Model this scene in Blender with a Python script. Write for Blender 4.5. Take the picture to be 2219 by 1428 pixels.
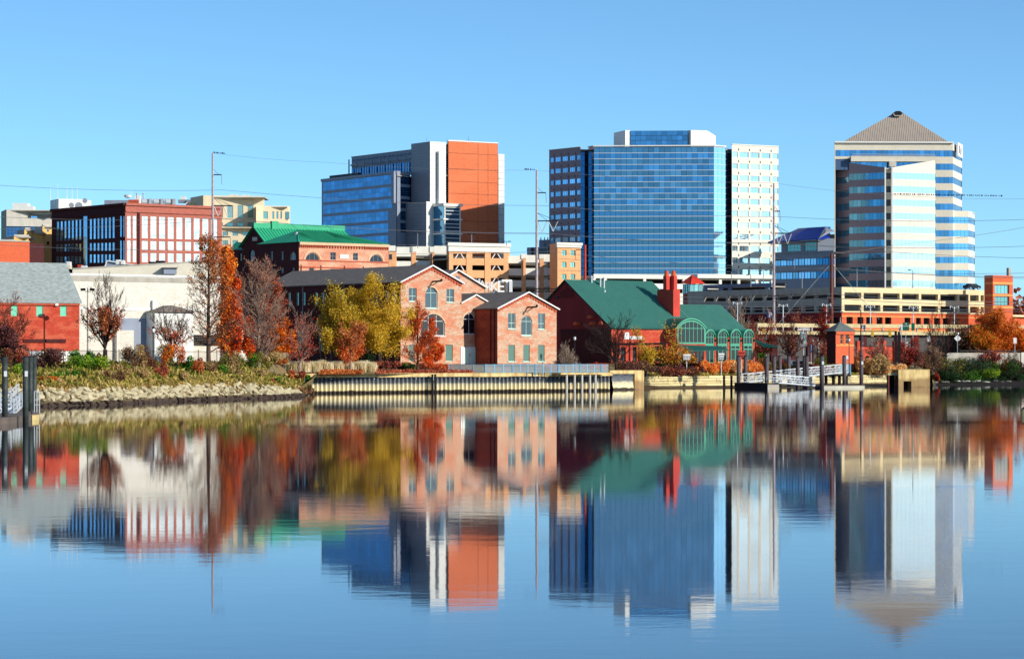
import bpy, bmesh, math, random
from mathutils import Vector, Matrix
import numpy as np

for o in list(bpy.data.objects): bpy.data.objects.remove(o)
S = bpy.context.scene
COL = S.collection
R = math.radians
FP, HY, EYE = 6000.0, 781.0, 5.0          # focal length in photo pixels, horizon row, eye height
GZ = 4.4                                   # level of the land

# ------------------------------------------------------------------ camera, sky, sun, exposure
cam = bpy.data.cameras.new('camera'); camo = bpy.data.objects.new('camera', cam); COL.objects.link(camo)
camo.location = (0, 0, EYE); camo.rotation_euler = (R(90), 0, 0)
cam.sensor_width = 36.0; cam.lens = 36.0 * FP / 2219.0
cam.shift_y = (HY - 714.0) / 2219.0
cam.clip_start = 1.0; cam.clip_end = 12000
S.camera = camo
S.render.resolution_x, S.render.resolution_y = 1024, 658
SUN_AZ, SUN_EL = 58.0, 25.0                # degrees from straight behind the camera towards the right; elevation
w = bpy.data.worlds.new('World'); S.world = w; w.use_nodes = True
nt = w.node_tree; nt.nodes.clear()
sky = nt.nodes.new('ShaderNodeTexSky'); sky.sky_type = 'NISHITA'; sky.sun_disc = False
sky.sun_elevation = R(SUN_EL); sky.sun_rotation = R(180.0 - SUN_AZ)
sky.altitude = 0; sky.air_density = 0.5; sky.dust_density = 0.25; sky.ozone_density = 6.0
bg = nt.nodes.new('ShaderNodeBackground'); bg.inputs['Strength'].default_value = 0.15
wo = nt.nodes.new('ShaderNodeOutputWorld')
tint = nt.nodes.new('ShaderNodeMix'); tint.data_type = 'RGBA'; tint.blend_type = 'MULTIPLY'; tint.inputs[0].default_value = 1.0; tint.inputs[7].default_value = (1.0, 1.12, 0.95, 1)
nt.links.new(sky.outputs[0], tint.inputs[6]); nt.links.new(tint.outputs[2], bg.inputs['Color']); nt.links.new(bg.outputs[0], wo.inputs['Surface'])
sl = bpy.data.lights.new('sun', 'SUN'); sl.energy = 4.4; sl.angle = R(0.5); sl.color = (1.0, 0.93, 0.82)
so = bpy.data.objects.new('sun', sl); COL.objects.link(so)
sd = Vector((math.sin(R(SUN_AZ)) * math.cos(R(SUN_EL)), -math.cos(R(SUN_AZ)) * math.cos(R(SUN_EL)), math.sin(R(SUN_EL))))
so.rotation_euler = sd.to_track_quat('Z', 'Y').to_euler(); so.location = (60, -60, 120)
S.view_settings.view_transform = 'Standard'; S.view_settings.look = 'None'
S.view_settings.exposure = 0.25; S.view_settings.gamma = 1.0; S.view_settings.use_curve_mapping = False

# ------------------------------------------------------------------ pixel rays to world points
def X(px, D): return (px - 1109.5) / FP * D
def Z(py, D): return EYE + (HY - py) / FP * D
def P(px, D): return Vector((X(px, D), D))
def W(px, py, D): return Vector((X(px, D), D, Z(py, D)))
def along(p, px, ang):
    """walk from plan point p in direction ang until the sight line of column px"""
    k = (px - 1109.5) / FP; dx, dy = math.cos(R(ang)), math.sin(R(ang))
    s = (k * p[1] - p[0]) / (dx - k * dy)
    return Vector((p[0] + s * dx, p[1] + s * dy))

# ------------------------------------------------------------------ materials
MATS = {}
def lin(c):
    return tuple(((v / 255.0) / 12.92 if v / 255.0 <= 0.04045 else ((v / 255.0 + 0.055) / 1.055) ** 2.4) for v in c)
def newmat(name):
    m = bpy.data.materials.new(name); m.use_nodes = True; MATS[name] = m
    n = m.node_tree.nodes; b = n['Principled BSDF']
    return m, m.node_tree, b
def N(t, typ, **kw):
    n = t.nodes.new(typ)
    for k, v in kw.items(): setattr(n, k, v)
    return n
def ramp(t, fac, stops):
    r = N(t, 'ShaderNodeValToRGB'); e = r.color_ramp.elements
    while len(e) < len(stops): e.new(0.5)
    for i, (p, c) in enumerate(stops):
        e[i].position = p; e[i].color = tuple(c) + (1,)
    t.links.new(fac, r.inputs[0]); return r.outputs[0]
def mixc(t, fac, a, b, mode='MIX'):
    m = N(t, 'ShaderNodeMix', data_type='RGBA', blend_type=mode)
    for s, v in ((m.inputs[0], fac), (m.inputs[6], a), (m.inputs[7], b)):
        if hasattr(v, 'is_linked'): t.links.new(v, s)
        else: s.default_value = v if not isinstance(v, (tuple, list)) else tuple(v) + ((1,) if len(v) == 3 else ())
    return m.outputs[2]
def mathn(t, op, a, b=0.0):
    m = N(t, 'ShaderNodeMath', operation=op)
    for i, v in enumerate((a, b)):
        if hasattr(v, 'is_linked'): t.links.new(v, m.inputs[i])
        else: m.inputs[i].default_value = v
    return m.outputs[0]
def posnoise(t, scale, stretch=(1, 1, 1), detail=4, src='pos'):
    if src == 'pos': v = N(t, 'ShaderNodeNewGeometry').outputs['Position']
    else: v = N(t, 'ShaderNodeTexCoord').outputs['Object']
    mp = N(t, 'ShaderNodeMapping'); mp.inputs['Scale'].default_value = stretch
    t.links.new(v, mp.inputs[0])
    n = N(t, 'ShaderNodeTexNoise'); n.inputs['Scale'].default_value = scale; n.inputs['Detail'].default_value = detail
    t.links.new(mp.outputs[0], n.inputs['Vector']); return n.outputs['Fac']
def plain(name, c, rough=0.75, metal=0.0, var=0.18, scale=0.6, stretch=(1, 1, 1), c2=None, bump=0.0, spec=0.3):
    """weathered plain surface: base colour drifting between two tones"""
    m, t, b = newmat(name); a = lin(c)
    c2 = lin(c2) if c2 else tuple(v * (1 - var) for v in a)
    f = posnoise(t, scale, stretch, 5)
    col = ramp(t, f, [(0.35, c2), (0.65, a)])
    g = posnoise(t, scale * 9, stretch, 3)
    col = mixc(t, 0.5, col, ramp(t, g, [(0.3, (0.78,) * 3), (0.7, (1.0,) * 3)]), 'MULTIPLY')
    t.links.new(col, b.inputs['Base Color'])
    b.inputs['Roughness'].default_value = rough; b.inputs['Metallic'].default_value = metal
    b.inputs['Specular IOR Level'].default_value = spec
    if bump:
        bn = N(t, 'ShaderNodeBump'); bn.inputs['Strength'].default_value = bump; bn.inputs['Distance'].default_value = 0.1
        t.links.new(g, bn.inputs['Height']); t.links.new(bn.outputs[0], b.inputs['Normal'])
    return m
def brickmat(name, c1, c2, mortar, bw=0.42, bh=0.14, blotch=None, blotch_amt=0.55, bscale=0.25):
    """brickwork in the wall's own x/z plane; courses broken by blotches of repaired brick"""
    m, t, b = newmat(name)
    tc = N(t, 'ShaderNodeTexCoord'); sp = N(t, 'ShaderNodeSeparateXYZ'); t.links.new(tc.outputs['Object'], sp.inputs[0])
    cb = N(t, 'ShaderNodeCombineXYZ'); t.links.new(sp.outputs[0], cb.inputs[0]); t.links.new(sp.outputs[2], cb.inputs[1])
    br = N(t, 'ShaderNodeTexBrick'); t.links.new(cb.outputs[0], br.inputs['Vector'])
    br.inputs['Scale'].default_value = 1.0; br.inputs['Brick Width'].default_value = bw; br.inputs['Row Height'].default_value = bh
    br.inputs['Mortar Size'].default_value = 0.012; br.inputs['Bias'].default_value = -0.1
    br.inputs['Color1'].default_value = lin(c1) + (1,); br.inputs['Color2'].default_value = lin(c2) + (1,)
    br.inputs['Mortar'].default_value = lin(mortar) + (1,)
    f = posnoise(t, bscale, (1, 1, 2.6), 6)
    col = br.outputs['Color']
    if blotch:
        k = ramp(t, f, [(0.44, (0,) * 3), (0.6, (blotch_amt,) * 3)])
        col = mixc(t, k, col, lin(blotch))
    g = posnoise(t, 2.2, (1, 1, 3.0), 5)
    col = mixc(t, 0.55, col, ramp(t, g, [(0.3, (0.6,) * 3), (0.68, (1.1,) * 3)]), 'MULTIPLY')
    t.links.new(col, b.inputs['Base Color']); b.inputs['Roughness'].default_value = 0.9
    b.inputs['Specular IOR Level'].default_value = 0.1
    return m
def glassmat(name, c, metal=0.75, rough=0.06, wob=0.02, wscale=0.35):
    m, t, b = newmat(name)
    oi = N(t, 'ShaderNodeObjectInfo')
    v = ramp(t, oi.outputs['Random'], [(0.0, tuple(x * 0.68 for x in lin(c))), (0.8, lin(c)), (1.0, tuple(min(1, x * 1.22) for x in lin(c)))])
    t.links.new(v, b.inputs['Base Color'])
    b.inputs['Metallic'].default_value = metal; b.inputs['Roughness'].default_value = rough
    if wob:
        n = posnoise(t, wscale, (1, 1, 0.7), 2)
        bn = N(t, 'ShaderNodeBump'); bn.inputs['Strength'].default_value = 1.0; bn.inputs['Distance'].default_value = wob
        t.links.new(n, bn.inputs['Height']); t.links.new(bn.outputs[0], b.inputs['Normal'])
    return m
def leafmat(name, cols, scale=0.5, trans=0.25):
    """leaf colours mixed per leaf and in drifts through the crown"""
    m, t, b = newmat(name)
    g = N(t, 'ShaderNodeNewGeometry'); n = posnoise(t, scale, (1, 1, 1), 2)
    f = mathn(t, 'ADD', mathn(t, 'MULTIPLY', g.outputs['Random Per Island'], 0.62), mathn(t, 'MULTIPLY', mathn(t, 'SUBTRACT', n, 0.32), 1.1))
    k = len(cols)
    col = ramp(t, f, [(0.12 + 0.76 * i / max(1, k - 1), lin(c)) for i, c in enumerate(cols)])
    t.links.new(col, b.inputs['Base Color']); b.inputs['Roughness'].default_value = 0.7
    b.inputs['Specular IOR Level'].default_value = 0.15
    tr = N(t, 'ShaderNodeBsdfTranslucent'); t.links.new(col, tr.inputs['Color'])
    mx = N(t, 'ShaderNodeMixShader'); mx.inputs[0].default_value = trans
    t.links.new(b.outputs[0], mx.inputs[1]); t.links.new(tr.outputs[0], mx.inputs[2])
    t.links.new(mx.outputs[0], t.nodes['Material Output'].inputs['Surface'])
    return m

# masonry and cladding
brickmat('brick_old', (188, 142, 114), (210, 178, 150), (214, 194, 172), blotch=(206, 112, 76), blotch_amt=0.62, bscale=0.42)
brickmat('brick_red', (158, 70, 54), (132, 52, 42), (150, 92, 76), blotch=(182, 92, 66), blotch_amt=0.6)  # red brick darkened to hold the shade of the mill's side wall
brickmat('brick_dark', (92, 46, 44), (66, 32, 34), (84, 56, 54), blotch=(74, 42, 50))  # dark brick; also the shaded copy for unlit sides of brick buildings
brickmat('brick_station', (208, 146, 118), (226, 178, 148), (222, 180, 154), blotch=(190, 106, 80), bscale=0.2)
brickmat('brick_tan', (226, 160, 108), (236, 178, 130), (238, 190, 150), bw=0.6, bh=0.2)
brickmat('brick_cream', (228, 223, 210), (218, 211, 196), (196, 192, 182), bw=0.8, bh=0.28, blotch=(208, 202, 188), blotch_amt=0.4)
brickmat('brick_brown', (184, 110, 94), (168, 96, 84), (168, 104, 92), bw=0.6, bh=0.2)
brickmat('brick_orange', (222, 124, 84), (214, 114, 76), (206, 110, 76), bw=1.0, bh=0.35, blotch=(230, 134, 94), blotch_amt=0.4, bscale=0.05)
brickmat('brick_barn', (196, 72, 52), (172, 56, 42), (186, 96, 74), blotch=(212, 114, 84), bscale=0.4)
brickmat('brick_garage', (214, 104, 70), (206, 94, 62), (214, 118, 84), bw=0.7, bh=0.25)
plain('arch_brick', (226, 186, 150), 0.9, scale=2.0)
plain('corbel_brick', (190, 88, 62), 0.9, scale=2.0)
plain('stucco_maroon', (136, 44, 50), 0.85, scale=0.3, stretch=(1, 1, 0.25))
plain('chimney_red', (206, 72, 58), 0.85)
plain('pot_orange', (214, 96, 52), 0.8)
plain('white_panel', (232, 232, 226), 0.6, var=0.08)
plain('white_paint', (236, 236, 232), 0.5, var=0.06)
plain('cream_panel', (220, 212, 192), 0.75, var=0.08, scale=0.2)
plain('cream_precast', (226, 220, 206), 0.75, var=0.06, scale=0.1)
plain('garage_white', (232, 230, 218), 0.75, var=0.08)
plain('garage_cream', (230, 208, 164), 0.8, var=0.10)
plain('garage_stripe', (236, 156, 90), 0.8, var=0.06)
plain('garage_shaded', (186, 178, 166), 0.85, var=0.15)  # grey copy of the cream garage wall with shade in its colour
plain('beige_stone', (226, 208, 174), 0.8, var=0.08)
plain('yellow_stucco', (236, 190, 116), 0.8, var=0.08)
plain('concrete', (178, 172, 160), 0.9, var=0.22, stretch=(1, 1, 0.3))
plain('concrete_light', (206, 200, 188), 0.9, var=0.15, stretch=(1, 1, 0.3))
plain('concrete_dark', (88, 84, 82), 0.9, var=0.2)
plain('shaded_cladding', (140, 128, 140), 0.6, var=0.08, scale=0.1)  # darker copy of the cream cladding, shade put into its colour
plain('grey_panel', (140, 146, 158), 0.5, var=0.08, scale=0.1)
plain('grey_blue_panel', (142, 152, 170), 0.55, var=0.08)
plain('blue_shade_concrete', (110, 128, 160), 0.85, var=0.08)  # concrete tinted blue to paint the deck's shade
plain('mullion_white', (206, 216, 222), 0.4, var=0.03)
plain('mullion_blue', (70, 96, 128), 0.4, var=0.05)
plain('mullion_grey', (120, 124, 134), 0.45, var=0.05)
plain('dark_metal', (34, 34, 38), 0.55, metal=0.3)
plain('black_metal', (22, 22, 26), 0.5, metal=0.3)
plain('galvanised', (196, 202, 204), 0.45, metal=0.2, var=0.12)
plain('aluminium', (222, 226, 228), 0.4, metal=0.15, var=0.06)
plain('steel_pole', (196, 178, 178), 0.6, metal=0.2, var=0.3, scale=1.5)
plain('wood_pole', (128, 74, 62), 0.9, var=0.3, stretch=(4, 4, 0.4))
plain('wire', (168, 174, 180), 0.5)
plain('frame_mint', (196, 222, 206), 0.5, var=0.05)
plain('frame_green', (84, 168, 138), 0.5, var=0.08)
plain('roof_green', (42, 100, 90), 0.5, var=0.12, scale=0.2)
plain('seam_green', (92, 158, 144), 0.5, var=0.1)
plain('roof_jade', (52, 172, 126), 0.5, var=0.14, scale=0.3)
plain('seam_jade', (40, 140, 102), 0.5, var=0.1)
plain('roof_blue', (20, 52, 150), 0.45, var=0.1)
plain('roof_red', (226, 62, 40), 0.5, var=0.1)
plain('roof_pyramid', (176, 162, 148), 0.65, var=0.08, scale=0.2)
plain('seam_pyramid', (206, 192, 176), 0.6, var=0.05)
plain('shingle_grey', (124, 116, 110), 0.95, var=0.25, scale=1.2, bump=0.3)
plain('slate_pale', (160, 170, 168), 0.85, var=0.32, scale=1.6, stretch=(1, 1, 3), bump=0.2)
plain('slate_booth', (96, 104, 104), 0.85, var=0.25, scale=2)
plain('trim_dark', (20, 34, 44), 0.5)
plain('roof_white', (226, 226, 222), 0.7)
plain('shutter_mint', (120, 210, 176), 0.7, var=0.12, scale=2)
plain('door_teal', (92, 128, 118), 0.6, var=0.1)
plain('door_mint', (214, 240, 224), 0.5, var=0.04)
plain('blind_white', (236, 244, 246), 0.3, var=0.06, scale=0.5, c2=(176, 208, 216), spec=0.6)  # pale panes: bright reflection painted as white colour
plain('rail_blue', (120, 176, 208), 0.5, var=0.08)
plain('rail_grey', (150, 168, 182), 0.5, var=0.1)
plain('deck_wood', (112, 100, 92), 0.85, var=0.3, scale=2)
plain('dock_yellow', (214, 190, 128), 0.85, var=0.2)
plain('dock_dark', (38, 40, 50), 0.7, var=0.2)
plain('dock_white', (204, 200, 180), 0.8, var=0.2)
plain('pile_sleeve', (64, 72, 68), 0.6, var=0.35, scale=2, c2=(44, 50, 48))
plain('pile_purple', (92, 82, 86), 0.7, var=0.3, scale=2)
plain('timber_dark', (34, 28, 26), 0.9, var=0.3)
plain('sign_green', (10, 96, 76), 0.5)
plain('sign_blue', (28, 52, 110), 0.5)
plain('sign_white', (240, 240, 238), 0.4, var=0.03)
plain('letters', (238, 238, 236), 0.4, var=0.02)
plain('letters_dark', (60, 62, 66), 0.5)
plain('screen', (206, 240, 240), 0.25, var=0.05)
plain('signal_yellow', (214, 170, 40), 0.5)
plain('traffic_orange', (226, 120, 40), 0.6)
plain('car_silver', (168, 186, 206), 0.25, metal=0.5, var=0.03)
plain('car_dark', (40, 46, 60), 0.25, metal=0.5, var=0.03)
plain('car_white', (222, 226, 230), 0.3, var=0.03)
plain('car_red', (156, 32, 28), 0.3, metal=0.3, var=0.03)
plain('tyre', (26, 26, 26), 0.9)
plain('lamp_glass', (226, 232, 228), 0.2, var=0.02)
plain('bird_black', (22, 20, 22), 0.8)
plain('rail_beige', (214, 196, 150), 0.85, var=0.2)
plain('bark', (96, 74, 62), 0.95, var=0.35, scale=3)
plain('bark_pale', (168, 146, 128), 0.95, var=0.3, scale=3)
plain('bark_dark', (58, 44, 42), 0.95, var=0.35, scale=3)
plain('bark_red', (118, 66, 56), 0.95, var=0.3, scale=3)
plain('mulch', (156, 76, 48), 0.95, var=0.4, scale=3)
plain('awning_green', (32, 86, 78), 0.7, var=0.1)
# glass
glassmat('glass_dark', (30, 36, 46), 0.2, 0.05, 0)
glassmat('glass_grey', (84, 100, 112), 0.5, 0.1, 0)
glassmat('glass_blue', (46, 106, 152), 0.9, 0.05, 0.05)
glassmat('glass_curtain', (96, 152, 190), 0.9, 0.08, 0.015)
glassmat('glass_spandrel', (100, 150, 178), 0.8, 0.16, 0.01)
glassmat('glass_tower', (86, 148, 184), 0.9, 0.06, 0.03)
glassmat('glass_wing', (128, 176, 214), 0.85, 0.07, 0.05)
glassmat('glass_bright', (186, 220, 236), 0.9, 0.08, 0.02)  # lighter tint paints in the brighter sky reflected by sunward panes
glassmat('glass_teal', (120, 176, 176), 0.5, 0.1, 0.02)

# ------------------------------------------------------------------ mesh helpers
class MB:
    def __init__(s): s.v = []; s.f = []; s.m = []; s.k = 0
    def mat(s, k): s.k = k; return s
    def poly(s, pts):
        n = len(s.v); s.v.extend([tuple(p) for p in pts]); s.f.append(tuple(range(n, n + len(pts)))); s.m.append(s.k); return s
    def box(s, x0, x1, y0, y1, z0, z1):
        n = len(s.v)
        s.v.extend([(x0, y0, z0), (x1, y0, z0), (x1, y1, z0), (x0, y1, z0), (x0, y0, z1), (x1, y0, z1), (x1, y1, z1), (x0, y1, z1)])
        for q in ((0, 3, 2, 1), (4, 5, 6, 7), (0, 1, 5, 4), (1, 2, 6, 5), (2, 3, 7, 6), (3, 0, 4, 7)):
            s.f.append(tuple(n + i for i in q)); s.m.append(s.k)
        return s
    def tube(s, p, q, r0, r1=None, n=6, cap=True):
        r1 = r0 if r1 is None else r1
        p = Vector(p); q = Vector(q); d = (q - p)
        if d.length < 1e-6: return s
        d.normalize(); a = d.orthogonal().normalized(); b = d.cross(a); k = len(s.v)
        for c, r in ((p, r0), (q, r1)):
            for i in range(n):
                t = 2 * math.pi * i / n; s.v.append(tuple(c + a * math.cos(t) * r + b * math.sin(t) * r))
        for i in range(n):
            j = (i + 1) % n; s.f.append((k + i, k + j, k + n + j, k + n + i)); s.m.append(s.k)
        if cap:
            s.f.append(tuple(k + i for i in reversed(range(n)))); s.m.append(s.k)
            s.f.append(tuple(k + n + i for i in range(n))); s.m.append(s.k)
        return s
    def path(s, pts, r, n=6):
        for a, b in zip(pts[:-1], pts[1:]): s.tube(a, b, r, r, n)
        return s
    def prism(s, pts, vec):
        """closed polygon pts swept by vec"""
        pts = [Vector(p) for p in pts]; vec = Vector(vec); k = len(s.v); n = len(pts)
        s.v.extend([tuple(p) for p in pts]); s.v.extend([tuple(p + vec) for p in pts])
        s.f.append(tuple(range(k, k + n))); s.m.append(s.k)
        s.f.append(tuple(k + n + i for i in reversed(range(n)))); s.m.append(s.k)
        for i in range(n):
            j = (i + 1) % n; s.f.append((k + i, k + n + i, k + n + j, k + j)); s.m.append(s.k)
        return s
    def lathe(s, prof, c=(0, 0, 0), n=12):
        k = len(s.v)
        for r, z in prof:
            for i in range(n):
                t = 2 * math.pi * i / n; s.v.append((c[0] + r * math.cos(t), c[1] + r * math.sin(t), c[2] + z))
        for a in range(len(prof) - 1):
            for i in range(n):
                j = (i + 1) % n; s.f.append((k + a * n + i, k + a * n + j, k + (a + 1) * n + j, k + (a + 1) * n + i)); s.m.append(s.k)
        s.f.append(tuple(k + i for i in reversed(range(n)))); s.m.append(s.k)
        s.f.append(tuple(k + (len(prof) - 1) * n + i for i in range(n))); s.m.append(s.k)
        return s
    def mesh(s, name, mats, smooth=False):
        me = bpy.data.meshes.new(name); me.from_pydata(s.v, [], s.f)
        for m in (mats if isinstance(mats, (list, tuple)) else [mats]): me.materials.append(MATS[m])
        if any(s.m): me.polygons.foreach_set('material_index', s.m)
        if smooth: me.polygons.foreach_set('use_smooth', [True] * len(s.f))
        me.update(); return me
def link(name, me, parent=None, loc=(0, 0, 0), rz=0.0, label=None, kind=None):
    o = bpy.data.objects.new(name, me); COL.objects.link(o)
    if parent is not None: o.parent = parent
    o.location = loc; o.rotation_euler = (0, 0, rz)
    if label: o['label'] = label
    if kind: o['kind'] = kind
    return o
def tag(o, label, cat, group=None):
    o['label'] = label; o['category'] = cat
    if group: o['group'] = group
    return o
def thing(name, label, cat, loc, group=None, rz=0.0):
    o = bpy.data.objects.new(name, None); COL.objects.link(o); o.location = loc; o.rotation_euler = (0, 0, rz)
    o.empty_display_size = 0.5
    return tag(o, label, cat, group)
def struct(name, me, loc=(0, 0, 0)):
    return link(name, me, None, loc, kind='structure')
def copy_tree(o, parent=None):
    c = o.copy(); COL.objects.link(c); c.parent = parent
    for ch in list(o.children): copy_tree(ch, c)
    return c
def rel(T, p): return Vector(p) - T.location
class Rel(MB):
    """mesh built from world coordinates, stored relative to its thing"""
    def __init__(s, T): MB.__init__(s); s.T = T
    def put(s, name, mats, smooth=False, label=None, kind=None):
        L = s.T.location
        s.v = [(a - L[0], b - L[1], c - L[2]) for a, b, c in s.v]
        return link(name, s.mesh(name, mats, smooth), s.T, (0, 0, 0), 0, label, kind)
    def slab(s, pts, th):
        """roof slab: quad with thickness th downwards along z"""
        return s.prism(pts, (0, 0, -th))
ORD = ['first', 'second', 'third', 'fourth', 'fifth', 'sixth', 'seventh', 'eighth', 'ninth', 'tenth', 'eleventh', 'twelfth',
       'thirteenth', 'fourteenth', 'fifteenth', 'sixteenth', 'seventeenth', 'eighteenth', 'nineteenth', 'twentieth']

# ------------------------------------------------------------------ facades
def arc_pts(x0, x1, zs, rise, n=10):
    """points of an arch from (x0,zs) over to (x1,zs)"""
    hw = (x1 - x0) / 2.0; cx = (x0 + x1) / 2.0
    if rise >= hw * 0.98:
        return [(cx - hw * math.cos(math.pi * i / n), zs + rise * math.sin(math.pi * i / n)) for i in range(n + 1)]
    r = (hw * hw + rise * rise) / (2 * rise); a = math.asin(hw / r)
    return [(cx + r * math.sin(-a + 2 * a * i / n), zs + rise - r + r * math.cos(-a + 2 * a * i / n)) for i in range(n + 1)]
def wall_mesh(L, z0, z1, ops, depth, mat, zl=None, zr=None, back=False):
    """wall in its x/z plane facing -y; ops = (x0,x1,z0,z1[,rise]) real openings with reveals"""
    m = MB(); xs = sorted({0.0, L} | {v for o in ops for v in (max(0, o[0]), min(L, o[1]))})
    for xa, xb in zip(xs[:-1], xs[1:]):
        if xb - xa < 1e-5: continue
        cuts = sorted([(o[2], o[3]) for o in ops if o[0] < (xa + xb) / 2 < o[1]])
        z = z0
        for a, b in cuts:
            if a > z + 1e-5: m.poly([(xa, 0, z), (xb, 0, z), (xb, 0, a), (xa, 0, a)])
            z = b
        ta = z1 if zl is None else zl + (zr - zl) * xa / L
        tb = z1 if zl is None else zl + (zr - zl) * xb / L
        if max(ta, tb) > z + 1e-5: m.poly([(xa, 0, z), (xb, 0, z), (xb, 0, tb), (xa, 0, ta)])
    for o in ops:
        x0, x1, a, b = o[:4]; rise = o[4] if len(o) > 4 else 0
        if rise:
            pts = arc_pts(x0, x1, b - rise, rise)
            h = len(pts) // 2
            for i in range(h): m.poly([(x0, 0, b), (pts[i][0], 0, pts[i][1]), (pts[i + 1][0], 0, pts[i + 1][1])])
            for i in range(h, len(pts) - 1): m.poly([(x1, 0, b), (pts[i][0], 0, pts[i][1]), (pts[i + 1][0], 0, pts[i + 1][1])])
            for p, q in zip(pts[:-1], pts[1:]): m.poly([(p[0], 0, p[1]), (q[0], 0, q[1]), (q[0], depth, q[1]), (p[0], depth, p[1])])
            t = b - rise
        else:
            m.poly([(x0, 0, b), (x1, 0, b), (x1, depth, b), (x0, depth, b)]); t = b
        m.poly([(x0, 0, a), (x0, depth, a), (x1, depth, a), (x1, 0, a)])
        m.poly([(x0, 0, a), (x0, 0, t), (x0, depth, t), (x0, depth, a)])
        m.poly([(x1, 0, a), (x1, depth, a), (x1, depth, t), (x1, 0, t)])
    return m.mesh('wall', mat)
WC = {}
def win_meshes(w, h, nx, ny, fw, rise, fmat, pmat, bar):
    key = (round(w, 2), round(h, 2), nx, str(ny), fw, round(rise, 2), fmat, pmat, bar)
    if key in WC: return WC[key]
    f = MB(); hw = w / 2.0; d = 0.10; hs = h - rise
    f.box(-hw, -hw + fw, -d / 2, d / 2, 0, hs); f.box(hw - fw, hw, -d / 2, d / 2, 0, hs)
    f.box(-hw + fw, hw - fw, -d / 2, d / 2, 0, fw)
    if rise:
        o = arc_pts(-hw, hw, hs, rise); i_ = arc_pts(-hw + fw, hw - fw, hs, max(rise - fw, 0.02))
        for a, b, c, e in zip(o[:-1], o[1:], i_[:-1], i_[1:]):
            f.prism([(a[0], -d / 2, a[1]), (b[0], -d / 2, b[1]), (e[0], -d / 2, e[1]), (c[0], -d / 2, c[1])], (0, d, 0))
    else: f.box(-hw + fw, hw - fw, -d / 2, d / 2, h - fw, h)
    for i in range(1, nx):
        x = -hw + w * i / nx; t = h - fw if not rise else hs + rise * math.sqrt(max(0, 1 - (x / hw) ** 2)) - fw
        f.box(x - bar / 2, x + bar / 2, -d * 0.4, d * 0.4, fw, t)
    for zz in (ny if isinstance(ny, (list, tuple)) else [h * j / ny for j in range(1, ny)]):
        f.box(-hw + fw, hw - fw, -d * 0.35, d * 0.35, zz - bar / 2, zz + bar / 2)
    p = MB()
    if rise:
        o = arc_pts(-hw + 0.02, hw - 0.02, hs, rise - 0.02)
        p.poly([(hw - 0.02, 0.01, 0.02)] + [(a, 0.01, b) for a, b in reversed(o)] + [(-hw + 0.02, 0.01, 0.02)])
    else: p.poly([(-hw + 0.02, 0.01, 0.02), (hw - 0.02, 0.01, 0.02), (hw - 0.02, 0.01, h - 0.02), (-hw + 0.02, 0.01, h - 0.02)])
    WC[key] = (f.mesh('window', fmat), p.mesh('pane', pmat)); return WC[key]
class Face:
    """one facade between two plan points p -> q (left to right seen from outside)"""
    def __init__(s, T, p, q, z0=None):
        s.T = T; s.p = Vector(p); s.q = Vector(q); s.d = (s.q - s.p); s.L = s.d.length; s.d.normalize()
        s.a = math.atan2(s.d.y, s.d.x); s.n = Vector((s.d.y, -s.d.x)); s.z0 = T.location.z if z0 is None else z0
        s.parent = T
    def u(s, px):
        k = (px - 1109.5) / FP
        return (k * s.p.y - s.p.x) / (s.d.x - k * s.d.y)
    def z(s, py, px=None):
        u = s.L / 2 if px is None else s.u(px)
        return Z(py, s.p.y + s.d.y * u)
    def pt(s, u, dep=0.0, z=None):
        b = s.p + s.d * u - s.n * dep
        return Vector((b.x, b.y, s.z0 if z is None else z))
    def wall(s, mat, z1, ops=(), depth=0.35, z0=None, name='wall', zl=None, zr=None, dep=0.0, label=None):
        z0 = s.z0 if z0 is None else z0
        me = wall_mesh(s.L, z0, z1, list(ops), depth, mat, zl, zr)
        o = s.pt(0, dep, 0)
        return link(name, me, s.T, o - s.T.location, s.a, label)
    def add(s, name, me, u, dep, z, label=None, kind=None):
        return link(name, me, s.T, s.pt(u, dep, z) - s.T.location, s.a, label, kind)
    def box(s, name, mat, u0, u1, d0, d1, z0, z1, label=None, kind=None):
        me = MB().box(0, u1 - u0, d0, d1, 0, z1 - z0).mesh(name, mat)
        return link(name, me, s.T, s.pt(u0, 0, z0) - s.T.location, s.a, label, kind)
    def window(s, u0, u1, z0, z1, nx=2, ny=2, fw=0.09, rise=0, fmat='frame_mint', pmat='glass_dark', dep=0.22, bar=0.07, name='window', label=None):
        fm, pm = win_meshes(u1 - u0, z1 - z0, nx, ny, fw, rise, fmat, pmat, bar)
        o = s.add(name, fm, (u0 + u1) / 2, dep, z0, label)
        link('pane', pm, o); return o
    def sill(s, u0, u1, z, mat='white_paint', out=0.12, th=0.14):
        return s.box('sill', mat, u0 - 0.12, u1 + 0.12, -out, 0.1, z - th, z)
def rect(C, pxR, pxL, th):
    """plan corners of a square-cornered building: front corner C=(px,D), ends of its right and left faces by column"""
    c = P(*C); r = along(c, pxR, th); l = along(c, pxL, th + 90)
    return l, c, r, l + r - c
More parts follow.
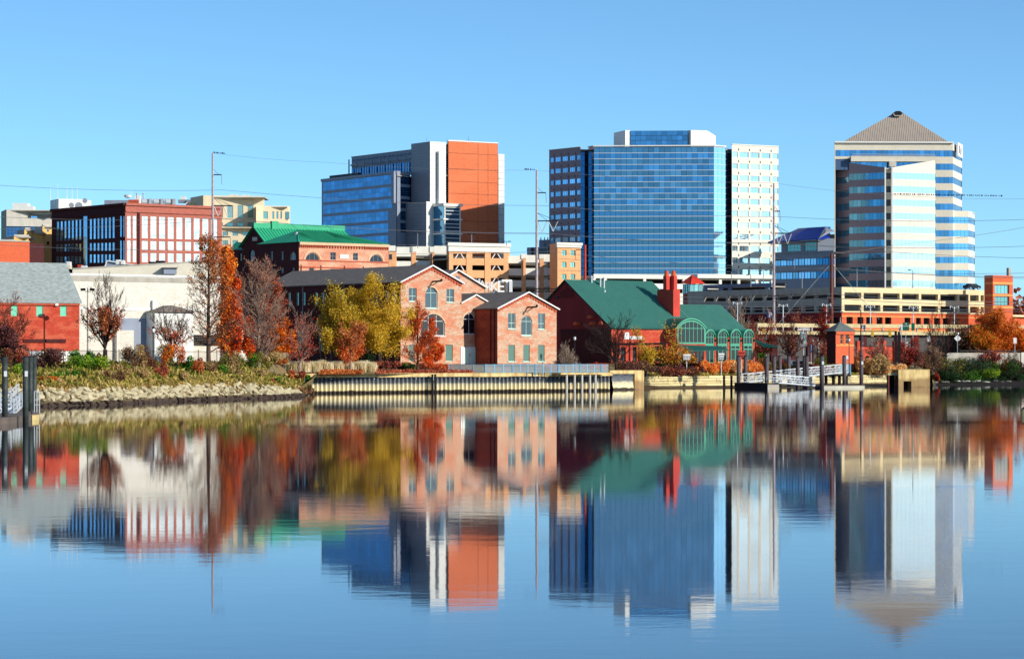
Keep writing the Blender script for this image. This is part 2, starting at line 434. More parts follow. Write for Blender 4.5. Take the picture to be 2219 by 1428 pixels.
class Panes:
    """glass panes of one building: the largest as parts of their own, the rest joined"""
    def __init__(s, T, limit=290): s.T = T; s.n = 0; s.limit = limit; s.c = {}; s.rest = {}
    def add(s, F, u0, u1, z0, z1, dep, mat):
        if s.n < s.limit:
            key = (round(u1 - u0, 3), round(z1 - z0, 3), mat)
            if key not in s.c: s.c[key] = MB().box(0, u1 - u0, 0, 0.05, 0, z1 - z0).mesh('pane', mat)
            F.add('pane', s.c[key], u0, dep, z0); s.n += 1
        else:
            m = s.rest.setdefault(mat, Rel(s.T))
            a, b = F.pt(u0, dep), F.pt(u1, dep)
            m.poly([(a.x, a.y, z0), (b.x, b.y, z0), (b.x, b.y, z1), (a.x, a.y, z1)])
    def done(s):
        for k, m in s.rest.items(): m.put('pane', k, kind='stuff')
def shell(T, pts, z0, z1, mat, roofmat, skip=()):
    """remaining plain walls and the flat roof of a building"""
    n = len(pts)
    for i in range(n):
        if i in skip: continue
        F = Face(T, pts[i], pts[(i + 1) % n], z0); F.wall(mat, z1)
    c = sum((Vector(p) for p in pts), Vector((0, 0))) / n
    ins = [Vector(p) + (c - Vector(p)).normalized() * 0.4 for p in pts]
    m = Rel(T); m.prism([(p[0], p[1], z1 - 0.5) for p in ins], (0, 0, -0.3)); m.put('roof', roofmat)
# ================================================================== THE SETTING
# shoreline in plan: (x, y) from left to right
LEFT = [(-400, 150), (-120, 270), (-60, 296), (X(85, 300), 300), (X(220, 310), 310), (X(350, 332), 332), (X(500, 357), 357), (X(600, 368), 368), (X(650, 380), 380), (X(652, 409), 409)]
WALL0, WALL1, WALL2 = P(612, 412), P(940, 432), P(1322, 456)
STONE0, STONE1 = P(1392, 498), P(1945, 545)
SHORE = LEFT + [tuple(WALL1), tuple(WALL2), (X(1330, 470), 470), (X(1390, 474), 474), tuple(STONE0), tuple(STONE1), (X(2018, 545), 545),
                (X(2030, 566), 566), (X(2219, 577), 577), (180, 590), (500, 640)]
def shore_y(x):
    for (xa, ya), (xb, yb) in zip(SHORE[:-1], SHORE[1:]):
        if xa <= x <= xb and xb > xa: return ya + (yb - ya) * (x - xa) / (xb - xa)
    return SHORE[0][1] if x < SHORE[0][0] else SHORE[-1][1]
def prof(x, d):
    def pl(pts):
        if d <= pts[0][0]: return pts[0][1]
        for (a, za), (b, zb) in zip(pts[:-1], pts[1:]):
            if a <= d <= b: return za + (zb - za) * (d - a) / (b - a)
        return pts[-1][1]
    if WALL0.x < x < X(650, 380):
        wd = WALL0.y + (x - WALL0.x) * (WALL1.y - WALL0.y) / (WALL1.x - WALL0.x) + 0.4 - shore_y(x)
        if d >= wd: return min(GZ, 2.95 + (d - wd) * .05)
        s_ = max(0.0, (X(650, 380) - x) / (X(650, 380) - WALL0.x)) ** .55
        return pl([(0, -0.4), (1.5, 0.45 * s_), (7, 1.9 * s_), (20, 2.6 * s_), (60, 2.8 * s_)])
    if x < X(650, 380): return pl([(0, -0.4), (1.5, 0.45), (7, 1.95), (10, 2.3), (20, 3.3), (34, GZ)])
    if x < WALL2.x: return pl([(0, 2.95), (10, 3.2), (20, 3.9), (30, GZ)])
    if x < STONE0.x: return pl([(0, 2.9), (8, 3.0), (20, GZ)])
    if x < X(2024, 545): return pl([(0, 2.15), (3, 2.3), (14, 3.4), (26, GZ)])
    return pl([(0, -0.4), (2, 0.6), (12, 2.6), (30, 4.0), (60, GZ)])
def ground_z(x, y): return prof(x, y - shore_y(x))
xs = [-2600, -1600, -900, -500, -300, -200, -140] + [-110 + i * 1.0 for i in range(231)] + [130, 160, 220, 320, 500, 900, 1600, 2600]
ds = [0, 0.7, 1.5, 2.5, 4, 5.5, 7, 8.5, 10, 12, 15, 18, 22, 26, 30, 34, 40, 45, 60, 100, 200, 400, 900, 2000, 5000]
rnd = random.Random(5)
m = MB(); nD = len(ds)
for i, x in enumerate(xs):
    s0 = shore_y(x)
    for j, d in enumerate(ds):
        zz = prof(x, d) + (rnd.uniform(-.06, .06) if 1 < d < 60 else 0)
        m.v.append((x, s0 + d, zz))
for i in range(len(xs) - 1):
    for j in range(nD - 1):
        a = i * nD + j; m.f.append((a, a + nD, a + nD + 1, a + 1)); m.m.append(0)
mt, t, b = newmat('ground')
n1 = posnoise(t, 0.25, (1, 1, 1), 6)
c = ramp(t, n1, [(0.3, lin((92, 86, 52))), (0.5, lin((120, 106, 66))), (0.7, lin((128, 92, 62)))])
sz = N(t, 'ShaderNodeSeparateXYZ'); t.links.new(N(t, 'ShaderNodeNewGeometry').outputs['Position'], sz.inputs[0])
wet = ramp(t, mathn(t, 'MULTIPLY', sz.outputs[2], 1.0), [(0.2, (1, 1, 1)), (0.75, (0, 0, 0))])
c = mixc(t, wet, c, lin((58, 46, 36)))
t.links.new(c, b.inputs['Base Color']); b.inputs['Roughness'].default_value = 0.95
struct('ground', m.mesh('ground', 'ground'))
# far bank continues past the walls as mud at low water in front of the stone wall
m = MB(); pts = [P(1392, 486), P(1500, 492), P(1600, 500), P(1750, 506), P(1945, 517)]
bk = [P(1392, 500), P(1500, 518), P(1600, 524), P(1750, 532), P(1945, 548)]
for a, b_, c_, d_ in zip(pts[:-1], pts[1:], bk[:-1], bk[1:]):
    m.poly([(a.x, a.y, -0.15), (b_.x, b_.y, -0.15), (d_.x, d_.y, 0.75), (c_.x, c_.y, 0.75)])
plain('mud', (96, 78, 52), 0.6, var=0.4, scale=0.4, spec=0.5)
struct('mudflat', m.mesh('mudflat', 'mud'))

# river: nearly still water, its ripples stretching reflections up and down
mt = bpy.data.materials.new('river_water'); mt.use_nodes = True; MATS['river_water'] = mt
t = mt.node_tree; b = t.nodes['Principled BSDF']
b.inputs['Base Color'].default_value = lin((2, 20, 48)) + (1,)
b.inputs['IOR'].default_value = 1.33
g = N(t, 'ShaderNodeNewGeometry'); mp = N(t, 'ShaderNodeMapping'); mp.inputs['Scale'].default_value = (0.6, 1.0, 1)
t.links.new(g.outputs['Position'], mp.inputs[0])
n1 = N(t, 'ShaderNodeTexNoise'); n1.inputs['Scale'].default_value = 5.0; n1.inputs['Detail'].default_value = 2
t.links.new(mp.outputs[0], n1.inputs['Vector'])
n2 = N(t, 'ShaderNodeTexNoise'); n2.inputs['Scale'].default_value = 0.8; n2.inputs['Detail'].default_value = 2
t.links.new(mp.outputs[0], n2.inputs['Vector'])
n3 = N(t, 'ShaderNodeTexNoise'); n3.inputs['Scale'].default_value = 0.03; n3.inputs['Detail'].default_value = 5
mp3 = N(t, 'ShaderNodeMapping'); mp3.inputs['Scale'].default_value = (0.35, 1.3, 1); t.links.new(g.outputs['Position'], mp3.inputs[0]); t.links.new(mp3.outputs[0], n3.inputs['Vector'])
calm = ramp(t, n3.outputs['Fac'], [(0.38, (0.35,) * 3), (0.62, (1.25,) * 3)])
rg = ramp(t, n3.outputs['Fac'], [(0.38, (0.024,) * 3), (0.64, (0.040,) * 3)]); t.links.new(rg, b.inputs['Roughness'])
h = mathn(t, 'ADD', n1.outputs['Fac'], mathn(t, 'MULTIPLY', n2.outputs['Fac'], 4.0))
h = mathn(t, 'MULTIPLY', h, calm)
bn = N(t, 'ShaderNodeBump'); bn.inputs['Strength'].default_value = 1.0; bn.inputs['Distance'].default_value = 0.0006
t.links.new(h, bn.inputs['Height']); t.links.new(bn.outputs[0], b.inputs['Normal'])
m = MB(); m.poly([(-3500, -1500, 0), (3500, -1500, 0), (3500, 700, 0), (-3500, 700, 0)])
struct('river', m.mesh('river', 'river_water'))

# ---------------------------------------------------------------- riprap bank on the left
rnd = random.Random(11)
mt, t, b = newmat('riprap_stone')
gg = N(t, 'ShaderNodeNewGeometry'); sz = N(t, 'ShaderNodeSeparateXYZ'); t.links.new(gg.outputs['Position'], sz.inputs[0])
oi = N(t, 'ShaderNodeObjectInfo')
dry = ramp(t, gg.outputs['Random Per Island'], [(0, lin((148, 136, 106))), (0.5, lin((196, 184, 148))), (1, lin((172, 160, 128)))])
zz = mathn(t, 'ADD', sz.outputs[2], mathn(t, 'MULTIPLY', posnoise(t, 1.5), 0.35))
wet = ramp(t, zz, [(0.62, (1, 1, 1)), (0.74, (0, 0, 0))])
col = mixc(t, wet, dry, lin((62, 46, 36)))
t.links.new(col, b.inputs['Base Color']); b.inputs['Roughness'].default_value = 0.85
rocks = []
for k in range(7):
    bm = bmesh.new(); bmesh.ops.create_icosphere(bm, subdivisions=1, radius=0.5)
    for v in bm.verts:
        v.co *= rnd.uniform(0.72, 1.15); v.co.x *= 1.35; v.co.z *= 0.7; v.co.y *= 0.95
    bm.transform(Matrix.Rotation(rnd.uniform(0, 6), 4, 'Z'))
    me = bpy.data.meshes.new('stone'); bm.to_mesh(me); bm.free(); me.materials.append(MATS['riprap_stone']); rocks.append(me)
rip = struct('rocky_bank', MB().poly([(X(85, 300), 299, -0.5), (X(350, 332), 331, -0.5), (X(350, 332), 333, -0.3), (X(85, 300), 301, -0.3)]).mesh('rocky_bank', 'mud'))
spots = []
for (xa, ya), (xb, yb) in zip(LEFT[2:-1], LEFT[3:]):
    L_ = math.hypot(xb - xa, yb - ya); n = int(L_ / .8); cs = (xb - xa) / L_; st = min(1.7, .66 / max(cs, .2))
    if yb > 395: break
    for i in range(n):
        d = -0.3 + rnd.uniform(0, st)
        while d < 6.3: spots.append((min(xa + (xb - xa) * (i + .5) / n + rnd.uniform(-.2, .2), X(650, 380) - .05), d)); d += st
rnd.shuffle(spots)
spots.sort(key=lambda s: s[0] < -52)      # stones in frame first
stf = MB(); cnt = 0
for x, d in spots:
    y = shore_y(x) + d; zb = prof(x, d) + 0.12; s = rnd.choice((.5, .65, .8, .95, 1.2)) * rnd.uniform(.85, 1.15); me = rocks[rnd.randrange(7)]
    rot = Matrix.Rotation(rnd.uniform(0, 6.28), 4, 'Z') @ Matrix.Rotation(rnd.uniform(-.7, .7), 4, 'X') @ Matrix.Rotation(rnd.uniform(-.5, .5), 4, 'Y')
    if cnt < 298 and x > -50 and d > 0.5:
        o = link('stone', me, rip, (x, y, zb)); o.rotation_euler = rot.to_euler(); o.scale = (s, s, s); cnt += 1
    else:
        k = len(stf.v); M4 = Matrix.Translation((x, y, zb)) @ rot @ Matrix.Scale(s, 4)
        stf.v.extend([tuple(M4 @ v.co) for v in me.vertices])
        for p in me.polygons: stf.f.append(tuple(k + i for i in p.vertices)); stf.m.append(0)
link('stone', stf.mesh('stone', 'riprap_stone'), rip, kind='stuff')

# ---------------------------------------------------------------- sheet pile wall
mt, t, b = newmat('sheet_steel')
gg = N(t, 'ShaderNodeNewGeometry'); sz = N(t, 'ShaderNodeSeparateXYZ'); t.links.new(gg.outputs['Position'], sz.inputs[0])
zz = mathn(t, 'ADD', mathn(t, 'MULTIPLY', sz.outputs[2], 0.33), mathn(t, 'MULTIPLY', mathn(t, 'SUBTRACT', posnoise(t, 0.9, (1, 1, 0.4)), 0.5), 0.16))
col = ramp(t, zz, [(0.10, lin((52, 42, 30))), (0.16, lin((226, 208, 160))), (0.42, lin((198, 190, 160))), (0.52, lin((104, 106, 108))), (0.8, lin((74, 80, 90)))])
t.links.new(col, b.inputs['Base Color']); b.inputs['Roughness'].default_value = 0.8
spw = thing('sheet_pile_wall', 'long corrugated steel sheet pile river wall under a yellow concrete cap', 'wall', (WALL0.x, WALL0.y, 0))
pil = MB(); pw = 0.84
prof2 = [(0, 0), (0.12, 0), (0.30, -0.42), (0.56, -0.42), (0.72, 0), (pw, 0)]
for (xa, ya), (xb, yb) in zip(prof2[:-1], prof2[1:]):
    pil.poly([(xa, ya, -1.2), (xb, yb, -1.2), (xb, yb, 2.45), (xa, ya, 2.45)])
pil = pil.mesh('sheet_pile', 'sheet_steel')
capm, t, b = newmat('cap_concrete')
c = ramp(t, posnoise(t, 1.2, (1, 1, 0.25), 6), [(0.35, lin((176, 146, 92))), (0.6, lin((216, 190, 132)))])
szc = N(t, 'ShaderNodeSeparateXYZ'); t.links.new(N(t, 'ShaderNodeNewGeometry').outputs['Position'], szc.inputs[0])
c = mixc(t, ramp(t, mathn(t, 'ADD', szc.outputs[2], mathn(t, 'MULTIPLY', posnoise(t, .8, (1, 1, .3), 6), 1.6)), [(0.55, (1,) * 3), (1.0, (0,) * 3)]), c, lin((112, 84, 54)))
t.nodes['Color Ramp'].color_ramp.elements[0].position = .35
st_ = ramp(t, mathn(t, 'MULTIPLY', mathn(t, 'ADD', szc.outputs[2], mathn(t, 'MULTIPLY', posnoise(t, .8, (1, 1, .3), 6), 1.2)), .33), [(0.62, (0.75,) * 3), (0.82, (0,) * 3)])
c = mixc(t, st_, c, lin((128, 96, 62)))
t.links.new(c, b.inputs['Base Color']); b.inputs['Roughness'].default_value = 0.9
for a, b_ in ((WALL0, WALL1), (WALL1, WALL2)):
    F = Face(spw, a, b_, 0); n = int(F.L / pw)
    for i in range(n): F.add('sheet_pile', pil, i * pw, 0, 0)
    k = 5 if a is WALL0 else 5; st = F.L / k
    for i in range(k):
        F.box('cap_beam', 'cap_concrete', i * st + 0.02, (i + 1) * st - 0.02, -0.62, 0.5, 2.46 - 0.05 * (i % 2), 3.02)
    for i in range(1, n // 5):
        me = MB().tube((0, 0, 0), (0, -0.2, 0), 0.09).mesh('tie_bolt', 'galvanised')
        F.add('tie_bolt', me, i * 5 * pw + 0.4, -0.42, 2.2)
F = Face(spw, WALL0, WALL0 + Vector((-0.5, 10)), 0)
F2 = Face(spw, WALL0 + Vector((-0.5, 10)), WALL0, 0); F2.box('return_wall', 'concrete', 0, F2.L, 0.02, 0.4, -0.5, 2.9)
for px in (937, 943):
    tm = thing('fender_post', 'black timber fender post against the sheet pile wall, ' + ('left' if px == 937 else 'right') + ' of the close pair', 'post', (X(px, 430), 430, 0), 'fender posts on the sheet pile wall')
    link('post', MB().tube((0, 0, -1), (0, 0, 2.75), 0.17, 0.16, 8).mesh('post', 'timber_dark'), tm)
    link('post_cap', MB().box(-.19, .19, -.19, .19, 2.75, 2.85).mesh('post_cap', 'black_metal'), tm)

# riverwalk deck on round piles
dk = thing('pier_deck', 'concrete walkway slab standing on round white piles at the end of the sheet pile wall', 'deck', (X(1240, 450), 447, 0))
Fd = Face(dk, P(1208, 445.5), P(1318, 452.5), 0)
Fd.box('deck_slab', 'cap_concrete', 0, Fd.L, -0.8, 2.2, 2.72, 3.0)
for u in [1.2, 2.9, 4.5, 6.2, 7.4]:
    if u < Fd.L: Fd.add('pile', MB().tube((0, 0, -1), (0, 0, 2.7), 0.2, 0.2, 10).mesh('pile', 'concrete_light'), u + 0.3, -0.5, 0)
for px in (1262, 1285, 1309):
    k = Fd.u(px)
# blue-grey mesh railing along the quay
rl = thing('riverwalk_railing', 'pale blue railing with mesh panels along the top of the quay wall', 'railing', (X(975, 436), 436, 3))
pts = [P(972, 440), P(1052, 439.5), P(1110, 442), P(1210, 446), P(1318, 452)]
pm = {}
mt, t, b = newmat('rail_mesh')
b.inputs['Base Color'].default_value = lin((150, 160, 166)) + (1,); b.inputs['Roughness'].default_value = 0.7
tr = N(t, 'ShaderNodeBsdfTransparent'); mx = N(t, 'ShaderNodeMixShader'); mx.inputs[0].default_value = 0.55
t.links.new(tr.outputs[0], mx.inputs[1]); t.links.new(b.outputs[0], mx.inputs[2]); t.links.new(mx.outputs[0], t.nodes['Material Output'].inputs[0])
for i, (a, b_) in enumerate(zip(pts[:-1], pts[1:])):
    F = Face(rl, a, b_, 3.0); n = max(1, round(F.L / (1.5 if i else 1.9))); st = F.L / n; cm = 'rail_blue' if i else 'rail_grey'
    key = round(st, 2)
    fr = MB().box(0.04, st - 0.04, -.03, .03, 1.28, 1.36).box(0.04, st - 0.04, -.03, .03, 0.12, 0.18).box(0.04, 0.09, -.03, .03, .18, 1.28).box(st - 0.09, st - 0.04, -.03, .03, .18, 1.28).mesh('railing_panel', cm)
    mm = MB().poly([(0.09, 0, .18), (st - 0.09, 0, .18), (st - 0.09, 0, 1.28), (0.09, 0, 1.28)]).mesh('mesh_infill', 'rail_mesh')
    ps = MB().box(-.05, .05, -.05, .05, -0.4 if i > 1 else 0, 1.42).mesh('post', cm)
    ps2 = MB().box(-.13, -.04, -.08, .08, -0.4, 1.42).box(.04, .13, -.08, .08, -0.4, 1.42).mesh('post', 'rail_blue')
    for k in range(n):
        o = F.add('railing_panel', fr, k * st, 0, 3.0); link('mesh_infill', mm, o)
        F.add('post', ps2 if i > 1 and k % 3 == 0 else ps, k * st, 0, 3.0)
# broken concrete abutment and stepped stone wall
ab = thing('concrete_abutment', 'weathered yellow concrete abutment with cracked face beside the walkway piles', 'wall', (X(1330, 470), 470, 0))
Fa = Face(ab, P(1326, 468), P(1372, 473), 0); me = MB()
rnd = random.Random(3)
xs_ = [Fa.L * i / 12 for i in range(13)]; prev = None
for i in range(12):
    for j in range(8):
        za, zb = -0.2 + j * 0.37, -0.2 + (j + 1) * 0.37
        def off(i_, j_): r2 = random.Random(i_ * 31 + j_ * 7); return r2.uniform(-.16, .16) - (0.35 * max(0, 3 - j_) / 3)
        me.poly([(xs_[i], off(i, j), za), (xs_[i + 1], off(i + 1, j), za), (xs_[i + 1], off(i + 1, j + 1), zb), (xs_[i], off(i, j + 1), zb)])
Fa.add('wall', me.mesh('wall', 'sheet_steel'), 0, 0, 0)
Fa.box('cap_beam', 'cap_concrete', -1.0, Fa.L, -0.3, 3, 2.72, 3.32)
Fb = Face(ab, P(1372, 473), P(1392, 475), 0); Fb.box('pier', 'cap_concrete', 0, Fb.L, -0.35, 8, -0.5, 3.32)
sw = thing('stone_wall', 'low river wall of long pale stone blocks in level courses', 'wall', (STONE0.x, STONE0.y, 0))
mt, t, b = newmat('wall_stone')
gg = N(t, 'ShaderNodeNewGeometry'); sz = N(t, 'ShaderNodeSeparateXYZ'); t.links.new(gg.outputs['Position'], sz.inputs[0])
oi = N(t, 'ShaderNodeObjectInfo')
c = ramp(t, oi.outputs['Random'], [(0, lin((198, 180, 128))), (1, lin((224, 208, 158)))])
c = mixc(t, ramp(t, mathn(t, 'ADD', sz.outputs[2], mathn(t, 'MULTIPLY', posnoise(t, 1.0, (1, 1, 0.5), 6), 1.5)), [(0.55, (1,) * 3), (0.72, (0,) * 3)]), c, lin((84, 70, 48)))
c = mixc(t, ramp(t, posnoise(t, 0.5, (1, 1, 2), 6), [(0.5, (0,) * 3), (0.66, (0.7,) * 3)]), c, lin((128, 118, 96)))
t.links.new(c, b.inputs['Base Color']); b.inputs['Roughness'].default_value = 0.9
Fs = Face(sw, STONE0, STONE1, 0); rnd = random.Random(8)
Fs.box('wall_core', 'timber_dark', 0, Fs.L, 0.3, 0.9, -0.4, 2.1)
for r_, (za, zb) in enumerate([(-0.3, 0.36), (0.40, 0.76), (0.80, 1.24), (1.28, 1.72), (1.75, 2.2)]):
    u = 0.0
    while u < Fs.L - 0.5:
        l = min(rnd.uniform(2.2, 5.4), Fs.L - u); rc = rnd.uniform(-.05, .08) - (0.12 if r_ < 2 else 0)
        Fs.box('stone_block', 'wall_stone', u + .04, u + l - .04, rc, 0.5, za, zb - rnd.uniform(0, .05)); u += l
cb = thing('culvert_box', 'square yellow concrete culvert headwall with a dark square hole at the waterline', 'culvert', (X(1980, 520), 520, 0))
Fc = Face(cb, P(1947, 519), P(2015, 521), 0)
Fc.wall('cap_concrete', Z(802, 520), [(Fc.u(1958), Fc.u(1975), -1.0, Z(826, 520))], depth=1.6, z0=-1.2)
Face(cb, P(1947, 519) + Vector((0, 9)), P(1947, 519), 0).wall('cap_concrete', Z(802, 520), z0=-1)
Face(cb, P(2015, 521), P(2015, 521) + Vector((0, 9)), 0).wall('cap_concrete', Z(802, 520), z0=-1)
Fc.box('top_slab', 'cap_concrete', -0.05, Fc.L + .05, -0.06, 8, Z(802, 520), Z(802, 520) + .12)
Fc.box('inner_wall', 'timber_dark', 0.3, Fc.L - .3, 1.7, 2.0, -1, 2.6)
gt = thing('timber_gateway', 'dark opening framed by brown timber posts beside the concrete culvert box', 'gateway', (X(1935, 520), 520, 0))
Fg = Face(gt, P(1924, 520), P(1945.5, 520), 0)
zt = Z(808, 520)
Fg.box('lintel', 'rail_beige', 0, Fg.L, -.2, 1, zt - 0.45, zt); Fg.box('post', 'wood_pole', 0, .28, -.15, .2, -1, zt - .45); Fg.box('post', 'wood_pole', Fg.L - .3, Fg.L, -.15, .2, -1, zt - .45)
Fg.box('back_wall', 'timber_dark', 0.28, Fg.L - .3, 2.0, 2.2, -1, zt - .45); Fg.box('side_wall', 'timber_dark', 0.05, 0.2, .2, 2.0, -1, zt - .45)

# right bank stones at the waterline
rb = struct('right_bank', MB().poly([(X(2022, 563), 563, -0.4), (130, 583, -0.4), (130, 590, 1.2), (X(2022, 563), 570, 1.2)]).mesh('right_bank', 'timber_dark'))  # dark strip colours in the shadow and wet stone at the bank's foot
mt, t, b = newmat('bank_stone'); c = ramp(t, N(t, 'ShaderNodeObjectInfo').outputs['Random'], [(0, lin((120, 122, 112))), (1, lin((168, 168, 154)))])
t.links.new(c, b.inputs['Base Color'])
rk2 = [];
for me in rocks[:4]:
    c_ = me.copy(); c_.materials.clear(); c_.materials.append(MATS['bank_stone']); rk2.append(c_)
rnd = random.Random(21); x = X(2024, 566)
while x < 118:
    o = link('stone', rk2[rnd.randrange(4)], rb, (x, shore_y(x) + 0.6 + rnd.uniform(-.1, .3), rnd.uniform(.35, .8))); o.scale = (rnd.uniform(1.0, 1.9), 0.9, rnd.uniform(.5, .8))
    x += rnd.uniform(0.9, 2.2)
# ================================================================== BUILDINGS
def opx(F, a, b, y0, y1, rise=0):
    """opening on a facade from photo columns a..b and rows y0(top)..y1(bottom)"""
    u0, u1 = F.u(a), F.u(b); D = F.p.y + F.d.y * (u0 + u1) / 2
    return (u0, u1, Z(y1, D), Z(y0, D), rise)
def wwall(F, mat, ztop, wins, depth=0.3, wz0=None, **st):
    """wall with windows; wins = (a,b,ytop,ybot[,rise metres][,style dict])"""
    ops = []; 
    for w_ in wins:
        o = opx(F, *w_[:4], rise=(w_[4] if len(w_) > 4 and not isinstance(w_[4], dict) else 0)); ops.append(o)
        s = dict(st)
        if isinstance(w_[-1], dict): s.update(w_[-1])
        sill = s.pop('sill', None)
        F.window(o[0], o[1], o[2], o[3], rise=o[4], dep=s.pop('dep', depth * 0.7), **s)
        if sill: F.sill(o[0], o[1], o[2], sill)
    F.wall(mat, ztop, ops, depth, z0=wz0)
def base(px, D): p = P(px, D); return (p.x, p.y, GZ)
def up(p, z): return Vector((p[0], p[1], z))
def ribs(T, name, mat, a0, a1, b0, b1, n, r=0.07, h=0.09, skip=0):
    """standing seams from line a0-a1 (top) down to b0-b1 (bottom)"""
    m = Rel(T)
    for i in range(n + 1):
        t = i / n; p = a0.lerp(a1, t); q = b0.lerp(b1, t)
        if (p - q).length < 0.2: continue
        m.tube(p + Vector((0, 0, h / 2)), q + Vector((0, 0, h / 2)), r, r, 4, False)
    m.put(name, mat, kind='stuff')
def gable_house(T, l, c, r, b, ze_, zr, wallmat, roofmat, trim, ridge='left', over=0.35, gmat=None, seam=None, th=0.25):
    """gable roof; ridge='left': ridge runs parallel to the left wall (gable on the c-r front); 'right': gable on the l-c front"""
    l, c, r, b = [Vector(p) for p in (l, c, r, b)]
    if ridge == 'left': e0, e1, f0, f1 = c, l, r, b
    else: e0, e1, f0, f1 = c, r, l, b
    m0, m1 = (e0 + f0) / 2, (e1 + f1) / 2
    ax = (e1 - e0).normalized(); cr = (f0 - e0).normalized(); half = (f0 - e0).length / 2; sl = (zr - ze_) / half
    A0, A1, F0, F1, M0, M1 = e0 - ax * over - cr * over, e1 + ax * over - cr * over, f0 - ax * over + cr * over, f1 + ax * over + cr * over, m0 - ax * over, m1 + ax * over
    ze2 = ze_ - sl * over
    m = Rel(T)
    m.slab([up(A0, ze2 + th), up(A1, ze2 + th), up(M1, zr + th), up(M0, zr + th)], th * 0.7)
    m.slab([up(M0, zr + th + .01), up(M1, zr + th + .01), up(F1, ze2 + th), up(F0, ze2 + th)], th * 0.7)
    m.put('roof', roofmat)
    g = Rel(T)
    g.prism([up(e0, ze_), up(f0, ze_), up(m0, zr)], tuple(ax * 0.3) + (0,)); g.prism([up(e1, ze_), up(f1, ze_), up(m1, zr)], tuple(-ax * 0.3) + (0,))
    for P_ in (g,): pass
    # gable ends kept in the wall plane by object-space placement
    L = T.location; w_ = (f0 - e0).length
    a = math.atan2(cr.y, cr.x) if ridge == 'left' else math.atan2(-cr.y, -cr.x)
    org = e0 if ridge == 'left' else f0
    gm = MB().prism([(0, 0, ze_), (w_, 0, ze_), (w_ / 2, 0, zr)], (0, 0.3, 0)).mesh('gable_wall', gmat or wallmat)
    link('gable_wall', gm, T, Vector((org.x, org.y, 0)) - L, a)
    gm2 = Rel(T); gm2.prism([up(e1, ze_), up(f1, ze_), up(m1, zr)], tuple(-ax * 0.3) + (0,)); gm2.put('gable_wall', gmat or wallmat)
    bm_ = Rel(T)
    for p, q in ((up(A0, ze2), up(M0, zr)), (up(F0, ze2), up(M0, zr))):
        s = ax * 0.16
        bm_.prism([p + Vector((0, 0, th * 1.04)), q + Vector((0, 0, th * 1.04)), q + Vector((0, 0, 0.04)), p + Vector((0, 0, 0.04))], (-s.x, -s.y, 0))
    bm_.put('verge_board', trim)
    if seam:
        n, sm = seam
        ribs(T, 'roof_seam', sm, up(M0, zr + th), up(M1, zr + th), up(A0, ze2 + th), up(A1, ze2 + th), n, .1)
    return dict(A0=A0, A1=A1, M0=M0, M1=M1, F0=F0, F1=F1, ze=ze2 + th, zr=zr + th, e0=e0, e1=e1, f0=f0, f1=f1, m0=m0, m1=m1)

TH = 38.0
# ---------------------------------------------------------------- long brick building with three gables
T = thing('brick_mill', 'long old brick building with grey shingle roof, its gable end lit beside the yellow trees', 'building', base(868, 455))
l, c, r, b = rect((868, 455), 1000, 572, TH)
ze, zr = Z(612, 455), Z(577.5, 459)
F = Face(T, c, r)
fm = dict(fmat='frame_mint', pmat='glass_grey')
wwall(F, 'brick_old', ze, [
    (886, 903, 624.5, 653, dict(ny=[0.85], sill='frame_mint', nx=2)), (921.5, 948, 622, 668, 1.0, dict(nx=2, ny=[2.55], sill='frame_mint', fw=.12)),
    (967.5, 984, 626.5, 655, dict(ny=[0.85], sill='frame_mint', nx=2)),
    (912, 964, 680, 728, 1.7, dict(nx=3, ny=[2.45], sill='white_paint', pmat='glass_dark', fmat='white_paint', fw=.12)),
    (886, 899, 747, 783, dict(nx=1, ny=1, pmat='door_teal')), (925.5, 940, 747, 783, dict(nx=1, ny=1, pmat='door_teal')), (966, 981, 747, 783, dict(nx=1, ny=1, pmat='door_teal'))], depth=0.32, **fm)
def ring(F, a_, b_, y0, y1, rise, w_=.26, d0=-.06, rise_in=None):
    o = opx(F, a_, b_, y0, y1, rise); pts = arc_pts(o[0], o[1], o[3] - rise, rise); ins = arc_pts(o[0] + w_, o[1] - w_, o[3] - rise, rise_in or rise - w_ * .92); m = MB()
    for p, q, s, t_ in zip(pts[:-1], pts[1:], ins[:-1], ins[1:]): m.prism([(p[0], d0, p[1]), (q[0], d0, q[1]), (t_[0], d0, t_[1]), (s[0], d0, s[1])], (0, -d0 - .01, 0))
    link('window_arch', m.mesh('window_arch', 'arch_brick'), F.T, up(F.p, 0) - F.T.location, F.a)
ring(F, 919.5, 950, 619.5, 668, 1.0); ring(F, 908.5, 967.5, 677, 728, 1.85)
FL = Face(T, l, c)
wn = []
for k, a_ in enumerate([612, 626, 644, 658, 684, 699, 722, 737, 760, 775, 800, 815, 838, 853]):
    wn.append((a_ - 2.6, a_ + 3.2, 631 + (868 - a_) * 0.012, 662, dict(nx=1, ny=2, fmat='frame_mint', pmat='glass_teal')))
for a_ in (640, 690, 740, 790, 830): wn.append((a_, a_ + 12, 716, 760, dict(nx=2, ny=2, pmat='glass_dark')))
wwall(FL, 'brick_dark', ze, wn, depth=0.3)  # darker brick puts this wall's shade into its colour
for u in (0.3, 12.5, 25): FL.add('downpipe', MB().tube((0, 0, 0), (0, 0, ze - GZ), 0.08).mesh('downpipe', 'grey_panel'), u, -.12, GZ)
Face(T, r, b).wall('brick_old', ze); Face(T, b, l).wall('brick_dark', ze)
G = gable_house(T, l, c, r, b, ze, zr, 'brick_old', 'shingle_grey', 'white_paint')
